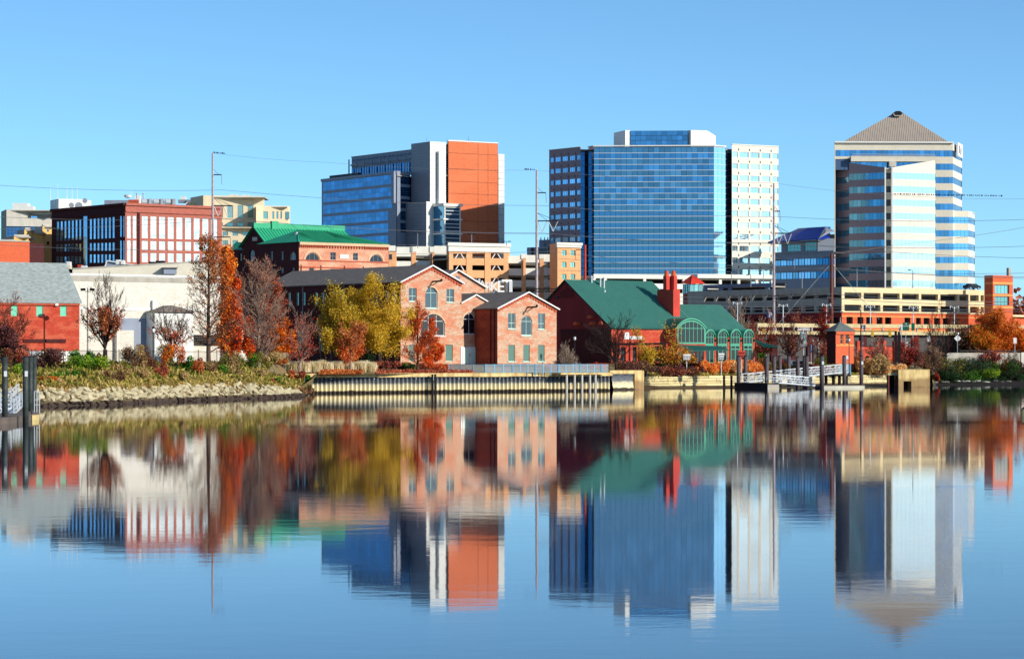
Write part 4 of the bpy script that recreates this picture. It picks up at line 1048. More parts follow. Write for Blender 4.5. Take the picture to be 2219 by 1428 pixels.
for k in range(7): a_ = 122 + k * 8.0; s = 1 - (a_ - 112) / 160 * .05; wn += [(a_, a_ + 5.6, 481 - (a_ - 112) * .085, 523 - (a_ - 112) * .05), (a_, a_ + 5.6, 530 - (a_ - 112) * .03, 545), (a_, a_ + 5.6, 556, 571)]
for k in range(7): a_ = 193 + k * 8.2; wn += [(a_, a_ + 5.8, 474.5 - (a_ - 193) * .085, 519 - (a_ - 193) * .05), (a_, a_ + 5.8, 527 - (a_ - 193) * .03, 544), (a_, a_ + 5.8, 551, 570)]
for a_ in (259, 265.5): wn += [(a_, a_ + 4.2, 468, 514), (a_, a_ + 4.2, 521, 565)]
wwall(FL, 'brick_dark', zt, [w_ + (dict(nx=1, ny=(3 if w_[3] - w_[2] > 30 else 2)),) for w_ in wn], fmat='concrete', pmat='glass_wing', depth=.25, fw=.1)  # dark brick colour stands for shade on the left face
FL.box('glass_slot', 'glass_wing', FL.u(182.5), FL.u(190.5), -.25, -.02, GZ, Z(467, 870)); FL.box('cornice', 'brick_dark', 0, FL.L, -.7, -.02, zt - .25, zt + .5); FL.box('cornice', 'brick_dark', 0, FL.L, -.4, -.02, zt - 2.6, zt - 2.2)
Face(T, r, b).wall('brick_brown', zt); Face(T, b, l).wall('brick_brown', zt)
m = Rel(T); m.prism([up(p, zt - .6) for p in (l + Vector((1, 0)), c + Vector((0, 1)), r - Vector((1, 0)), b - Vector((0, 1)))], (0, 0, -.3)); m.put('roof', 'concrete')
roofbox(226, 278, 434, 448, 880, 'grey_panel', 8, 'penthouse'); roofbox(278, 300, 433, 447, 868, 'corbel_brick', 6, 'penthouse'); roofbox(292, 303, 424, 444, 869, 'white_panel', 3, 'roof_unit')
for px in (307, 332.5, 358):
    m = Rel(T); q = W(px, 437.5, 864); m.tube(q, q + Vector((2.3, .6, 0)), .95, .95, 12).box(q.x + 2.35, q.x + 3.2, q.y - .8, q.y + 1.6, Z(446, 864), Z(431, 864)); m.put('air_handler', 'galvanised')
for px, y in ((297, 419), (311, 419)): m = Rel(T); m.tube(W(px, 431, 864), W(px, y, 864), .25, .25, 8).tube(W(px, y + .8, 864), W(px, y, 864), .45, .45, 8); m.put('exhaust_stack', 'galvanised')
m = Rel(T); m.tube(W(284, 432, 866), W(284, 410, 866), .08, .05); m.put('mast', 'aluminium')
m = Rel(T); m.lathe([(.1, 0), (1.0, .3), (1.25, .9), (1.3, 1.0)], tuple(W(277, 430, 864)), 10); m.put('dish', 'white_paint')

# ---------------------------------------------------------------- beige courthouse block
T = thing('beige_stone_block', 'beige stone office building with rounded corner wing behind the brown block', 'building', base(460, 1000))
F = Face(T, P(440, 1000), P(573, 1006)); zt = Z(423.7, 1000)
st = dict(fmat='concrete', pmat='glass_teal', fw=.12, bar=.12)
wn = []
for a_ in (470.5, 492.5, 514.5, 536.5): wn += [(a_, a_ + 12.5, 445, 472.5, dict(nx=3, ny=3)), (a_, a_ + 12.5, 482.5, 491, dict(nx=3, ny=1))]
wwall(F, 'beige_stone', zt, wn, **st)
Face(T, P(440, 1000) + Vector((-6.2, 14)), P(440, 1000)).wall('beige_stone', zt)
F.box('corner_panel', 'beige_stone', 0, 1.2, -.5, -.02, GZ, zt)
m = Rel(T); m.box(X(440, 1000), X(573, 1000), 1001, 1018, zt - .8, zt - .5); m.put('roof', 'concrete')
F2 = Face(T, P(403, 1008), P(470, 1010)); F2.wall('beige_stone', Z(439, 1008))
F3 = Face(T, P(440, 992), P(556, 996)); wn = []
for k, a_ in enumerate((482, 503.5, 525.5, 547)): wn += [(a_, min(a_ + 12, 555.5), 502, 511.5, dict(nx=3, ny=1)), (a_, min(a_ + 12, 555.5), 521, 532, dict(nx=3, ny=1))]
wwall(F3, 'beige_stone', Z(491.5, 992), wn, **st)
m = Rel(T); m.box(X(440, 992), X(556, 992), 992.5, 1001, Z(492.5, 992) - .3, Z(492.5, 992)); m.put('roof', 'beige_stone')
F4 = Face(T, P(570, 998), P(622, 1001)); zt4 = Z(446, 998)
wwall(F4, 'beige_stone', zt4, [(a_, a_ + w_, 458.5, 474.5, dict(nx=1, ny=1)) for a_, w_ in ((570.3, 10), (589.5, 4.5), (598.5, 4.5), (607, 4))], **st)
m = Rel(T); cx, cy = P(619, 1005)
pts = [(X(622, 1001) + 2.2 * math.sin(i / 6 * math.pi / 2) * .45, 1001 + 2.2 * (1 - math.cos(i / 6 * math.pi / 2))) for i in range(7)]
for p, q in zip(pts[:-1], pts[1:]): m.poly([up(p, GZ), up(q, GZ), up(q, zt4), up(p, zt4)])
m.put('rounded_corner', 'beige_stone')
roofbox(619.5, 627, 459, 475, 1000.6, 'glass_teal', .3, 'corner_window')
m = Rel(T); m.box(X(570, 999), X(622, 999), 999, 1015, zt4 - .6, zt4 - .3); m.put('roof', 'concrete')
m = Rel(T); m.prism([up(P(555, 994), GZ), up(P(570, 998), GZ), up(P(570, 1006), GZ), up(P(555, 1006), GZ)], (0, 0, zt4 - GZ)); m.put('link_wall', 'beige_stone')
roofbox(497, 515, 421.5, 424.5, 1008, 'white_panel'); roofbox(524, 539, 422.5, 425, 1008, 'white_panel'); roofbox(386, 414, 433, 440, 1015, 'grey_panel'); roofbox(391, 402, 426, 433, 1015, 'white_panel')

# ---------------------------------------------------------------- concrete block with antenna house, far left
T = thing('concrete_office', 'grey concrete office block at the far left edge with bands of dark glass', 'building', base(60, 1060))
F = Face(T, P(14, 1060), P(125, 1066)); zt = Z(454, 1060)
F.wall('concrete_light', zt, [opx(F, 60, 113, 463, 473)], 1.5, z0=Z(490, 1060))
F.box('inner_wall', 'concrete', F.u(58), F.L, 1.6, 2, Z(474, 1060), Z(462, 1060)); F.window(F.u(68), F.u(82), Z(473, 1060), Z(467, 1060), 4, 1, dep=1.4, fmat='concrete', pmat='glass_wing')
F.wall('mullion_blue', Z(490, 1060), dep=.8)
for k in range(7): F.window(F.u(14) + k * 2.9 + .1, F.u(14) + k * 2.9 + 2.8, Z(512, 1060), Z(492, 1060), 2, 2, fmat='mullion_grey', pmat='glass_blue', dep=.7)
Face(T, P(14, 1060) + Vector((-5, 16)), P(14, 1060)).wall('concrete', zt)
m = Rel(T); m.box(X(14, 1060), X(125, 1060), 1060.5, 1080, zt - .6, zt - .3); m.put('roof', 'concrete')
roofbox(27, 60, 440.5, 455, 1066, 'white_panel', 6, 'penthouse'); roofbox(60, 71, 447, 455, 1066, 'white_panel', 6, 'penthouse')
T = thing('antenna_house', 'white rooftop block with round dishes and five thin whip antennas', 'building', base(150, 1080))
F = Face(T, P(127, 1080), P(184, 1084)); zt = Z(431, 1080); F.wall('white_panel', zt); Face(T, P(109, 1092), P(127, 1080)).wall('white_panel', zt)
Face(T, P(184, 1084), P(184, 1084) + Vector((1, 10))).wall('white_panel', zt); FLq = Face(T, P(109, 1092), P(127, 1080)); FLq.box('window', 'glass_dark', FLq.u(117), FLq.u(120), -.1, 0, Z(442, 1086), Z(436, 1086))
m = Rel(T); m.prism([up(P(109, 1092), zt), up(P(127, 1080.2), zt), up(P(184, 1084.2), zt), up(P(180, 1094), zt)], (0, 0, -.3)); m.put('roof', 'white_panel')
for px, y in ((109, 406), (125, 400), (145, 405), (156, 406), (167, 406)): m = Rel(T); m.tube(W(px, 434, 1083), W(px, y, 1083), .13, .08, 5); m.put('antenna', 'white_paint')
for px, y, s in ((154, 445, 1.0), (170, 447, 1.5), (183.5, 435.5, 1.0)):
    m = Rel(T); q = W(px, y, 1079); m.tube(q, q + Vector((.2, -.7, 0)), s * .5, s, 12); m.put('dish', 'grey_panel')

# yellow stepped block and low brick wall block
T = thing('yellow_stucco_building', 'yellow stucco building in rising steps beside the brown block', 'building', base(70, 880))
for k, (a_, b_, y) in enumerate(((92, 112.6, 490), (68, 92, 503), (53, 68, 497), (30, 62, 512))):
    D = 900 - k * 7; F = Face(T, P(a_, D), P(b_, D + 2)); F.wall('yellow_stucco', Z(y, D))
    m = Rel(T); m.box(X(a_, D), X(b_, D), D + .3, D + 12, Z(y, D) - .5, Z(y, D)); m.put('roof', 'concrete_light')
    Face(T, P(a_, D) + Vector((-4, 9)), P(a_, D)).wall('concrete', Z(y, D))
    F.box('coping', 'concrete_light', 0, F.L, -.3, .4, Z(y, D), Z(y, D) + .5)
F = Face(T, P(92, 898), P(112.6, 900)); F.window(F.u(101), F.u(106), Z(502, 898), Z(495.5, 898), 1, 1, dep=-.05, pmat='glass_teal', fmat='white_paint'); F.window(F.u(101.5), F.u(106), Z(530, 898), Z(523, 898), 2, 2, dep=-.05, fmat='dark_metal')
T = thing('low_brick_block', 'plain red brick block with flat roof at the left edge above the pale slate roof', 'building', base(20, 700))
F = Face(T, P(-80, 690), P(64, 700)); zt = Z(525, 700); F.wall('brick_garage', zt); Face(T, P(64, 700), P(95, 712)).wall('brick_dark', zt); F.box('coping', 'concrete', 0, F.L, -.2, .4, zt, zt + .3)  # dark brick on the end wall paints the shadow there
m = Rel(T); m.box(X(-80, 690), X(64, 700), 701, 712, zt - .4, zt - .1); m.put('roof', 'concrete'); roofbox(0, 26, 519, 525, 703, 'concrete_light', 5)

# ---------------------------------------------------------------- glass and orange-panel tower (left)
T = thing('orange_clad_tower', 'office tower with blue glass wing, white corner and tall orange brick face', 'building', base(932, 1030))
C = P(932, 1030); th = 33.0
z_c = Z(307, 1030)
# white front-right face then orange face
pW = along(C, 966, th); FW = Face(T, C, pW); FW.wall('white_panel', z_c)
pS = along(pW, 971.5, th) + Vector((.0, 1.2)); FS = Face(T, pW + Vector((0, 1.2)), pS)
FS.wall('white_panel', Z(316, 1035))
for k in range(20):
    z_ = Z(340 + k * 5.2, 1035)
    if 340 + k * 5.2 < 440: FS.box('slot_window', 'glass_dark', .15, FS.L - .15, -.1, -.01, z_, z_ + .7)
FW.box('fin', 'white_panel', FW.u(947), FW.u(949), -1.4, -.02, GZ, Z(329, 1032)); FW.box('painted_fin_shadow', 'grey_panel', FW.u(943.5), FW.u(945.5), -.1, -.02, GZ, Z(329, 1032))  # grey strip paints the fin's shadow on the white face
pO0 = along(pW, 971.5, th); pO1 = along(pO0, 1079, th); FO = Face(T, pO0, pO1)
zo = Z(307, 1036)
# orange brick panels with recessed joints
cols = [0, FO.u(1036), FO.u(1057.5), FO.L]; rows = [GZ, Z(522, 1040), Z(480, 1040), Z(444, 1040), Z(421, 1040), Z(395, 1040), Z(368, 1040), Z(334, 1040), zo]
FO.box('wall_core', 'brick_dark', 0, FO.L, .12, .6, GZ, zo - .1)
for a_, b_ in zip(cols[:-1], cols[1:]):
    for z0_, z1_ in zip(rows[:-1], rows[1:]): FO.box('brick_panel', 'brick_orange', a_ + .06, b_ - .06, 0, .12, z0_ + .06, z1_ - .06)
Face(T, pO0 - Vector((-.0, -1.5)), pO0).wall('brick_orange', zo)
FO.box('coping', 'white_panel', -.2, FO.L, -.2, .6, zo, zo + .35)
pR0 = pO1 + Vector((.2, 1.5)); pR1 = along(pR0, 1093, th); FR = Face(T, pR0, pR1); zr_ = Z(335, 1050); FR.wall('white_panel', zr_)
for k in range(14): FR.box('panel_joint', 'grey_panel', 0, FR.L, -.03, -.005, Z(350 + k * 13, 1050), Z(350 + k * 13, 1050) + .12)
for k in range(16): FW.box('panel_joint', 'grey_panel', 0, FW.u(943), -.03, -.005, Z(322 + k * 13, 1030), Z(322 + k * 13, 1030) + .1)
# grey panel shaft at the corner
pL1 = along(C, 891, 90 + th); FG = Face(T, pL1, C); FG.wall('grey_panel', z_c)
for k in range(24): FG.box('panel_joint', 'mullion_grey', 0, FG.L, -.04, -.005, Z(320 + k * 6.4, 1032), Z(320 + k * 6.4, 1032) + .1)
# bay window stack
D = 1026
for k, (y0, y1) in enumerate(((441, 474), (477, 505), (508, 545))):
    p_, q_ = P(963, D - 1), P(998, D + 3.5); Fb_ = Face(T, p_, q_)
    Fb_.box('bay_ledge', 'white_panel', -.7, Fb_.L + .7, -.5, 7, Z(y0 + 6, D), Z(y0, D)) if k == 0 else Fb_.box('bay_ledge', 'white_panel', -.7, Fb_.L + .7, -.3, 7, Z(y0, D), Z(y0 - 3, D))
    Fb_.box('bay_wall', 'glass_curtain', 0.1, Fb_.L - .1, 0.1, 7, Z(y1, D), Z(y0 + (6 if k == 0 else 0), D))
    for j in range(3): zz = Z(y0 + 9 + j * 7.5, D); Fb_.box('sunshade', 'white_panel', .3, Fb_.L - .4, -.25, .06, zz, zz + .22)
    for u_ in (0, Fb_.L - .45): Fb_.box('bay_post', 'white_panel', u_, u_ + .45, -.06, .4, Z(y1, D), Z(y0 + (6 if k == 0 else 0), D))
# blue glass wing, left
PN = Panes(T, 290)
pA1 = along(pL1, 862, 90 + th); pA2 = along(P(859, 1034), 697, 90 + th); FA = Face(T, pA2, P(859, 1034))
zl = Z(371, 1034)
FA.wall('grey_blue_panel', zl - .02, z0=GZ)
zs_, he = [], 0
z_top = zl - 1.2; fl = 4.5
for k in range(9):
    za = z_top - 3.4 - k * fl
    if za < GZ: break
    if k < 3: u0_, u1_ = 1.2, FA.L - 3.0
    else: u0_, u1_ = 1.2, FA.u(842)
    n = max(1, round((u1_ - u0_) / 3.15))
    for i in range(n):
        for j in range(2):
            PN.add(FA, u0_ + (u1_ - u0_) * i / n + .04, u0_ + (u1_ - u0_) * (i + 1) / n - .04, za + j * 1.72, za + j * 1.72 + 1.66, -.06, 'glass_blue')
FA.box('end_pier', 'grey_blue_panel', FA.L - 2.2, FA.L - .2, -1.0, -.02, Z(441, 1036), zl); FA.box('parapet', 'grey_blue_panel', -.2, FA.L, -.35, -.02, zl - .9, zl + .1)
FA.box('roof_edge', 'dark_metal', FA.u(709), FA.L * .45, 1.0, 3, zl, zl + 1.2)
# link between wing and shaft
FK = Face(T, P(859, 1034.5) + Vector((0.2, 1)), pL1 + Vector((-.4, .4)))
FK.wall('grey_blue_panel', Z(370, 1034))
for k in range(5):
    for i in range(3):
        for j in range(2): PN.add(FK, FK.L * (.25 + .25 * i), FK.L * (.25 + .25 * (i + 1)) - .08, zl - 4.6 - k * fl + j * 1.72, zl - 4.6 - k * fl + j * 1.72 + 1.66, -.06, 'glass_blue')
# lower protruding panel block
pB = P(924, 1027); pB2 = along(pB, 843, 90 + th); FBk = Face(T, pB2, pB); zb_ = Z(437, 1027)
FBk.wall('grey_panel', zb_)
m = Rel(T); m.prism([up(pB2, zb_ - .1), up(pB, zb_ - .1), up(pB + Vector((1.2, 5)), zb_ - .1), up(pB2 + Vector((8, 3)), zb_ - .1)], (0, 0, .2)); m.put('ledge', 'concrete')
for k in range(14): FBk.box('panel_joint', 'mullion_grey', 0, FBk.L, -.04, -.005, zb_ - 1.5 - k * 1.5, zb_ - 1.4 - k * 1.5)
for y in (461, 490, 519): FBk.window(FBk.u(866), FBk.u(878), Z(y + 7, 1030), Z(y, 1030), 3, 1, fmat='mullion_grey', pmat='glass_wing', dep=-.05)
FBk.box('dark_glass_strip', 'glass_dark', FBk.u(845), FBk.u(860), -.08, -.02, GZ, Z(443, 1040))
Face(T, pB, pB + Vector((3, 4))).wall('white_panel', zb_)
# setback storeys with columns
pU = along(pL1, 762, 90 + th); FU = Face(T, pU, pL1 + Vector((0, .6))); zu = Z(322.5, 1034)
FU.wall('grey_blue_panel', zu, z0=zl - 1)
us = [FU.u(p_) for p_ in (762, 778, 795, 812, 829.5, 847, 865, 883, 891)]
for a_, b_ in zip(us[:-1], us[1:]):
    m_ = (a_ + b_) / 2; D = FU.p.y + FU.d.y * m_; zb2 = zl + .3; zt2_ = zb2 + 3.6
    n = 2 if b_ - a_ > 2 else 1
    for i in range(n):
        for j in range(2): PN.add(FU, a_ + .5 + (b_ - a_ - .9) * i / n, a_ + .5 + (b_ - a_ - .9) * (i + 1) / n - .06, zb2 + j * 1.85, zb2 + j * 1.85 + 1.78, -.06, 'glass_blue')
    if a_ > .1 or 1: FU.add('column', MB().tube((0, 0, 0), (0, 0, 7.6), .28, .28, 8).mesh('column', 'grey_panel'), a_, -1.2, zl - .1); FU.box('louvre_band', 'mullion_blue', a_ + .6, b_ - .1, -.1, -.01, zb2 + 6.4, zb2 + 7.2)
FU.box('canopy', 'grey_blue_panel', 0, FU.L, -.6, -.02, zl + 5.0, zl + 5.5); FU.box('coping', 'grey_panel', 0, FU.L, -.3, .3, zu, zu + .3)
PN.done()
shell(T, [pA2, P(859, 1034), pL1, C, pW, pO0, pO1, pR1 + Vector((0, 1)), pR1 + Vector((-14, 24)), pA2 + Vector((17, 18))], GZ, zl - 1, 'grey_panel', 'concrete', skip=(0, 1, 2, 3, 4, 5, 6))
m = Rel(T); m.prism([up(p, z_c - .5) for p in (pL1 + Vector((.3, .3)), C + Vector((0, .6)), pO1 + Vector((-.5, 1)), pO1 + Vector((-14, 20)), pL1 + Vector((2, 20)))], (0, 0, -.4)); m.put('roof', 'concrete')
Face(T, pO1, pO1 + Vector((-14, 21))).wall('white_panel', zo); Face(T, pR1, pR1 + Vector((-14, 21))).wall('white_panel', zr_)
Face(T, pL1 + Vector((2, 20)), pL1).wall('grey_panel', z_c - .1); Face(T, pU + Vector((10, 12)), pU).wall('grey_blue_panel', zu)
roofbox(971, 992, 303.5, 308, 1042, 'white_panel'); roofbox(994, 1008, 304, 308, 1043, 'white_panel'); roofbox(1036, 1048, 309, 313, 1044, 'white_panel')
for px, y, y0 in ((925, 297, 307), (1015, 295, 308)): m = Rel(T); m.tube(W(px, y0, 1040), W(px, y, 1040), .1, .06); m.put('mast', 'grey_panel')

# ---------------------------------------------------------------- big blue glass tower (centre right)
D = 990
T = thing('blue_glass_tower', 'broad office tower with blue glass curtain wall between brown and cream wings', 'building', base(1415, D))
pF0, pF1 = P(1287, D), P(1547, D - 2); FF = Face(T, pF0, pF1); zt = Z(318, D)
FF.box('wall_core', 'mullion_blue', 0, FF.L, .12, .6, GZ, zt - .1)
PN = Panes(T, 240); nr, nc = 34, 22; rh = (Z(318, D) - Z(595, D)) / 22.2; cw_ = FF.L / nc
for j in range(nr):
    z1_ = zt - .3 - j * rh
    if z1_ - rh < GZ: break
    for i in range(nc): PN.add(FF, i * cw_ + .045, (i + 1) * cw_ - .045, z1_ - rh + .08, z1_ - .08, .02, 'glass_curtain' if j % 2 else 'glass_spandrel')
for j in range(1, nr):
    z1_ = zt - .3 - j * rh
    if z1_ < GZ: break
    FF.box('mullion', 'mullion_white', 0, FF.L, -.1, .03, z1_ - .09, z1_ + .09)
FF.box('coping', 'white_panel', -.3, FF.L + .3, -.3, .6, zt, zt + .4)
pCL = P(1275, D + 5); FCL = Face(T, pCL, pF0); pCR = P(1573, D + 2.2); FCR = Face(T, pF1, pCR)
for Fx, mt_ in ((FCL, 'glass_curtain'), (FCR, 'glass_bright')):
    Fx.box('wall_core', 'mullion_blue', 0, Fx.L, .12, .6, GZ, zt - .1); n = 3 if Fx is FCR else 2
    for j in range(nr):
        z1_ = zt - .3 - j * rh
        if z1_ - rh < GZ: break
        for i in range(n): PN.add(Fx, Fx.L * i / n + .045, Fx.L * (i + 1) / n - .045, z1_ - rh + .08, z1_ - .08, .02, mt_)
        Fx.box('mullion', 'mullion_white', 0, Fx.L, -.08, .03, z1_ - .07, z1_ + .07)
    Fx.box('coping', 'white_panel', 0, Fx.L, -.3, .6, zt, zt + .4)
# recesses
for p_, q_ in ((P(1258, D + 6), pCL + Vector((0, 2))), (pCR + Vector((0, 2)), P(1586, D + 6))):
    Fx = Face(T, p_, q_); Fx.wall('glass_curtain', zt - .5)
    for j in range(17): Fx.box('ledge', 'mullion_grey', 0, Fx.L, -.06, -.005, zt - 2 - j * rh * 2, zt - 1.8 - j * rh * 2)
# left wing coloured darker for its shade, cream wing (right)
pWL = along(P(1258, D + 3), 1190, 90 + 36); FWL = Face(T, pWL, P(1258, D + 3)); zw = Z(320, D + 3)
def wing(F, mat, pm_, px_list, y_first, pitch, hpx, n, dref, notch):
    ops = []; zf = Z(y_first, dref); pz = pitch / FP * dref; hz = hpx / FP * dref
    for k in range(n):
        z1_ = zf - k * pz; z0_ = z1_ - hz
        if z0_ < GZ: break
        for a_, b_ in px_list:
            u0_, u1_ = F.u(a_), F.u(b_); ops.append((u0_, u1_, z0_, z1_)); F.window(u0_, u1_, z0_, z1_, nx=3, ny=1, fw=.06, fmat=mat, pmat=pm_, dep=.25, bar=.05)
        for a_ in notch:
            u_ = F.u(a_); F.box('vent', 'dark_metal', u_ - .2, u_ + .2, -.03, .02, z1_ + hz * .25, z1_ + hz * .25 + .75)
    F.wall(mat, zw, ops, .3)
wing(FWL, 'shaded_cladding', 'glass_wing', [(1191, 1199.5), (1201.5, 1214.5), (1217, 1230), (1232.5, 1245.5), (1248, 1257.5)], 338, 25.1, 10.5, 14, D + 8, (1200.5, 1216, 1231.5, 1247))
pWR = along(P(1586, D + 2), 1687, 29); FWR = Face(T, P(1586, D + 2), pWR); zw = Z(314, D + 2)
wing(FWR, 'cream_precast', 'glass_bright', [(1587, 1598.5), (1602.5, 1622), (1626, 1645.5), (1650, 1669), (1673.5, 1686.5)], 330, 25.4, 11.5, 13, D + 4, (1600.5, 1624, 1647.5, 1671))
for a_ in (1600.5, 1624, 1647.5, 1671): u_ = FWR.u(a_); FWR.box('pier', 'white_panel', u_ - .2, u_ + .2, -.1, -.035, GZ, zw - 2) if 0 else None
FWR.box('coping', 'white_panel', 0, FWR.L, -.2, .5, zw, zw + .3); FWL.box('coping', 'concrete', 0, FWL.L, -.2, .5, Z(320, D + 3), Z(320, D + 3) + .3)
PN.done()
bL, bR = pWL + Vector((20, 32)), pWR + Vector((-8, 44))
Face(T, pWR, bR).wall('cream_precast', Z(318, D + 6)); Face(T, bR, bL).wall('cream_precast', zt - .5); Face(T, bL, pWL).wall('shaded_cladding', zw - 1)
m = Rel(T); m.prism([up(p, zt - .8) for p in (pWL + Vector((1.5, .6)), P(1258, D + 4), P(1287, D + 1), P(1547, D), P(1586, D + 4), pWR + Vector((-1, 1)), bR, bL)], (0, 0, -.3)); m.put('roof', 'concrete')
# penthouse
FP_ = Face(T, P(1366, D + 9), P(1490, D + 8)); zp = Z(284, D + 9); FP_.box('wall_core', 'mullion_blue', 0, FP_.L, .1, .5, zt - 1, zp)
for j in range(3):
    for i in range(11): FP_.box('pane', 'glass_curtain', FP_.L * i / 11 + .03, FP_.L * (i + 1) / 11 - .03, 0, .08, zp - 1.8 - j * 1.75 + .15, zp - .1 - j * 1.75)
for a_ in ((P(1330, D + 20), P(1355, D + 8)), (P(1355, D + 8), P(1366, D + 9.5)), (P(1490, D + 10), P(1497, D + 7.5)), (P(1497, D + 7.5), P(1532, D + 9.5)), (P(1532, D + 9.5), P(1551, D + 16))):
    Fx = Face(T, *a_); Fx.wall('white_panel', Z(283, D + 9), z0=zt - 1, **(dict() if a_[0][0] < P(1532, D + 9.4)[0] else dict(zl=Z(283, D + 9), zr=Z(291.5, D + 9))))
Fx = Face(T, P(1551, D + 16), P(1545, D + 30)); Fx.wall('white_panel', Z(292, D + 16), z0=zt - 1)
m = Rel(T); m.prism([up(p, zp - .5) for p in (P(1332, D + 20), P(1355, D + 9), P(1366, D + 10), P(1490, D + 10.5), P(1532, D + 10), P(1532, D + 28), P(1340, D + 28))], (0, 0, -.3)); m.put('penthouse_roof', 'concrete')
Fx = Face(T, P(1345, D + 29), P(1330, D + 20)); Fx.wall('white_panel', zp, z0=zt - 1)

# ---------------------------------------------------------------- striped tower with pyramid roof
D = 1022
T = thing('pyramid_roof_tower', 'tallest tower with cream and glass bands and a grey pyramid roof', 'building', base(1945, D))
PN = Panes(T, 285)
zc = Z(310, D); pitch = 28.85 / FP * D; gl = 13.8 / FP * D
def bands(F, ztop, mat, gmat, first_sp, npan, zg0=None, sl=None, z_end=GZ, vary=None):
    """spandrel band first_sp tall at the top, then glass / spandrel alternating on a common module"""
    z1_ = ztop; k = 0
    gtop = zg0
    if sl is None: F.box('spandrel', mat, 0, F.L, 0, .5, gtop, ztop)
    else: o = F.wall(mat, 0, z0=gtop, zl=sl[0], zr=sl[1], name='spandrel')
    F.box('wall_core', 'mullion_blue', .06, F.L - .06, .2, .5, max(GZ, z_end - 4 if z_end > GZ else GZ), gtop)
    while gtop - gl > z_end:
        for i in range(npan): PN.add(F, F.L * i / npan + .04, F.L * (i + 1) / npan - .04, gtop - gl, gtop, .12, gmat)
        z_ = gtop - gl; nz = max(gtop - pitch, z_end)
        F.box('spandrel', mat, 0, F.L, 0, .19, nz, z_); gtop -= pitch
pM0, pM1 = P(1810, D), P(2065, D + 2)
FMa = Face(T, pM0, P(1842, D + .3)); g0 = Z(356, D)
gm = Z(325.5, D)
bands(FMa, zc, 'cream_panel', 'glass_curtain', 0, 3, zg0=gm, z_end=Z(345, D))
FMz = Face(T, P(1810, D + 7) + Vector((.05, 0)), P(1842, D + .9)); bands(FMz, Z(340, D), 'shaded_cladding', 'glass_wing', 0, 3, zg0=gm - pitch)
# the strip's shade is put into its cladding colour
FMb = Face(T, P(1842, D + .3), P(2027, D + 1.6)); FMb.box('spandrel', 'cream_panel', 0, FMb.L, 0, .5, gm, zc)
for i in range(16): PN.add(FMb, FMb.L * i / 16 + .04, FMb.L * (i + 1) / 16 - .04, gm - gl, gm, .12, 'glass_curtain')
FMb.box('terrace_wall', 'cream_panel', 0, FMb.L, -2.2, -1.8, Z(351, D), Z(339, D)); FMb.box('terrace_rail', 'galvanised', 0.5, FMb.L - .5, -2.0, -1.95, Z(336, D), Z(335, D)); FMb.box('wall_core', 'mullion_blue', 0, FMb.L, .2, .5, GZ, gm)
FMb.box('terrace_floor', 'concrete', 0, FMb.L, -2.2, -.02, Z(341, D), Z(340.5, D))
for i in range(16): PN.add(FMb, FMb.L * i / 16 + .04, FMb.L * (i + 1) / 16 - .04, Z(366, D), Z(352, D), -.4, 'glass_curtain')
FMb.box('roof_door', 'concrete_light', FMb.u(1924), FMb.u(1939), -3.2, -.5, Z(362, D), Z(350.5, D))
FMc = Face(T, P(2027, D + 1.6), pM1); bands(FMc, zc, 'cream_panel', 'glass_curtain', 0, 4, zg0=gm)
FMs = Face(T, pM1, pM1 + Vector((7.2, 24))); bands(FMs, zc, 'cream_precast', 'glass_wing', 0, 5, zg0=gm)
# prow: shade put into the left facet's colour, sky glare into the right's
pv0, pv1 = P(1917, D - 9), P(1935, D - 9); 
FV1 = Face(T, P(1840, D - .5), pv0); bands(FV1, 0, 'shaded_cladding', 'glass_tower', 0, 9, zg0=Z(375.5, D - 5), sl=(Z(353, D - .5), Z(363, D - 9)))
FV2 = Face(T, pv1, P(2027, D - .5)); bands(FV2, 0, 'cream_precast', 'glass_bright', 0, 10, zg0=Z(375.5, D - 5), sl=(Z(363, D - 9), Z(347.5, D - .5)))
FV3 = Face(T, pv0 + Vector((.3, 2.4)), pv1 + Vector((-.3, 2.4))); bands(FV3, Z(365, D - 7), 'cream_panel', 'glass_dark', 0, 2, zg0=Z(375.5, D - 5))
for p_, q_ in ((pv0 + Vector((-.0, 0)), pv0 + Vector((.5, 0))), (pv1 - Vector((.5, 0)), pv1)): Fx = Face(T, p_, q_); Fx.box('corner_pier', 'white_panel', 0, .5, -.04, 2.4, GZ, Z(362, D - 9))
# roof deck on the prow
m = Rel(T); m.prism([up(p, Z(366, D - 8)) for p in (P(1842, D), pv0 + Vector((0, .5)), pv1 + Vector((0, .5)), P(2025, D))], (0, 0, -.3)); m.put('roof', 'concrete')
FMa.box('corner_pier', 'cream_panel', -.3, 0, -.1, .4, GZ, zc); FMx = Face(T, pM0, pM1); FMx.box('coping', 'white_panel', -.3, FMx.L + .2, -.9, .5, zc, zc + .5)
# lower right wing
pw0, pw1 = P(1965, D - .4), P(2100, D + 4); zwv = Z(456, D + 3)
FW1 = Face(T, P(2066, D + 5.5), P(2098.5, D + 7.5)); bands(FW1, zwv, 'cream_panel', 'glass_curtain', 0, 4, zg0=Z(470, D + 5))
FW2 = Face(T, P(2098.5, D + 7.5), P(2106, D + 13)); bands(FW2, zwv, 'cream_precast', 'glass_wing', 0, 2, zg0=Z(470, D + 5)); FW3 = Face(T, P(2106, D + 13), P(2112, D + 22)); bands(FW3, zwv, 'cream_precast', 'glass_wing', 0, 2, zg0=Z(470, D + 5))
m = Rel(T); m.prism([up(p, zwv - .3) for p in (P(2066, D + 6), P(2098, D + 8), P(2106, D + 13), P(2112, D + 22), P(2070, D + 24))], (0, 0, -.3)); m.put('roof', 'concrete')
PN.done()
bq = [pM0 + Vector((6, 44)), pM1 + Vector((7.2, 44))]
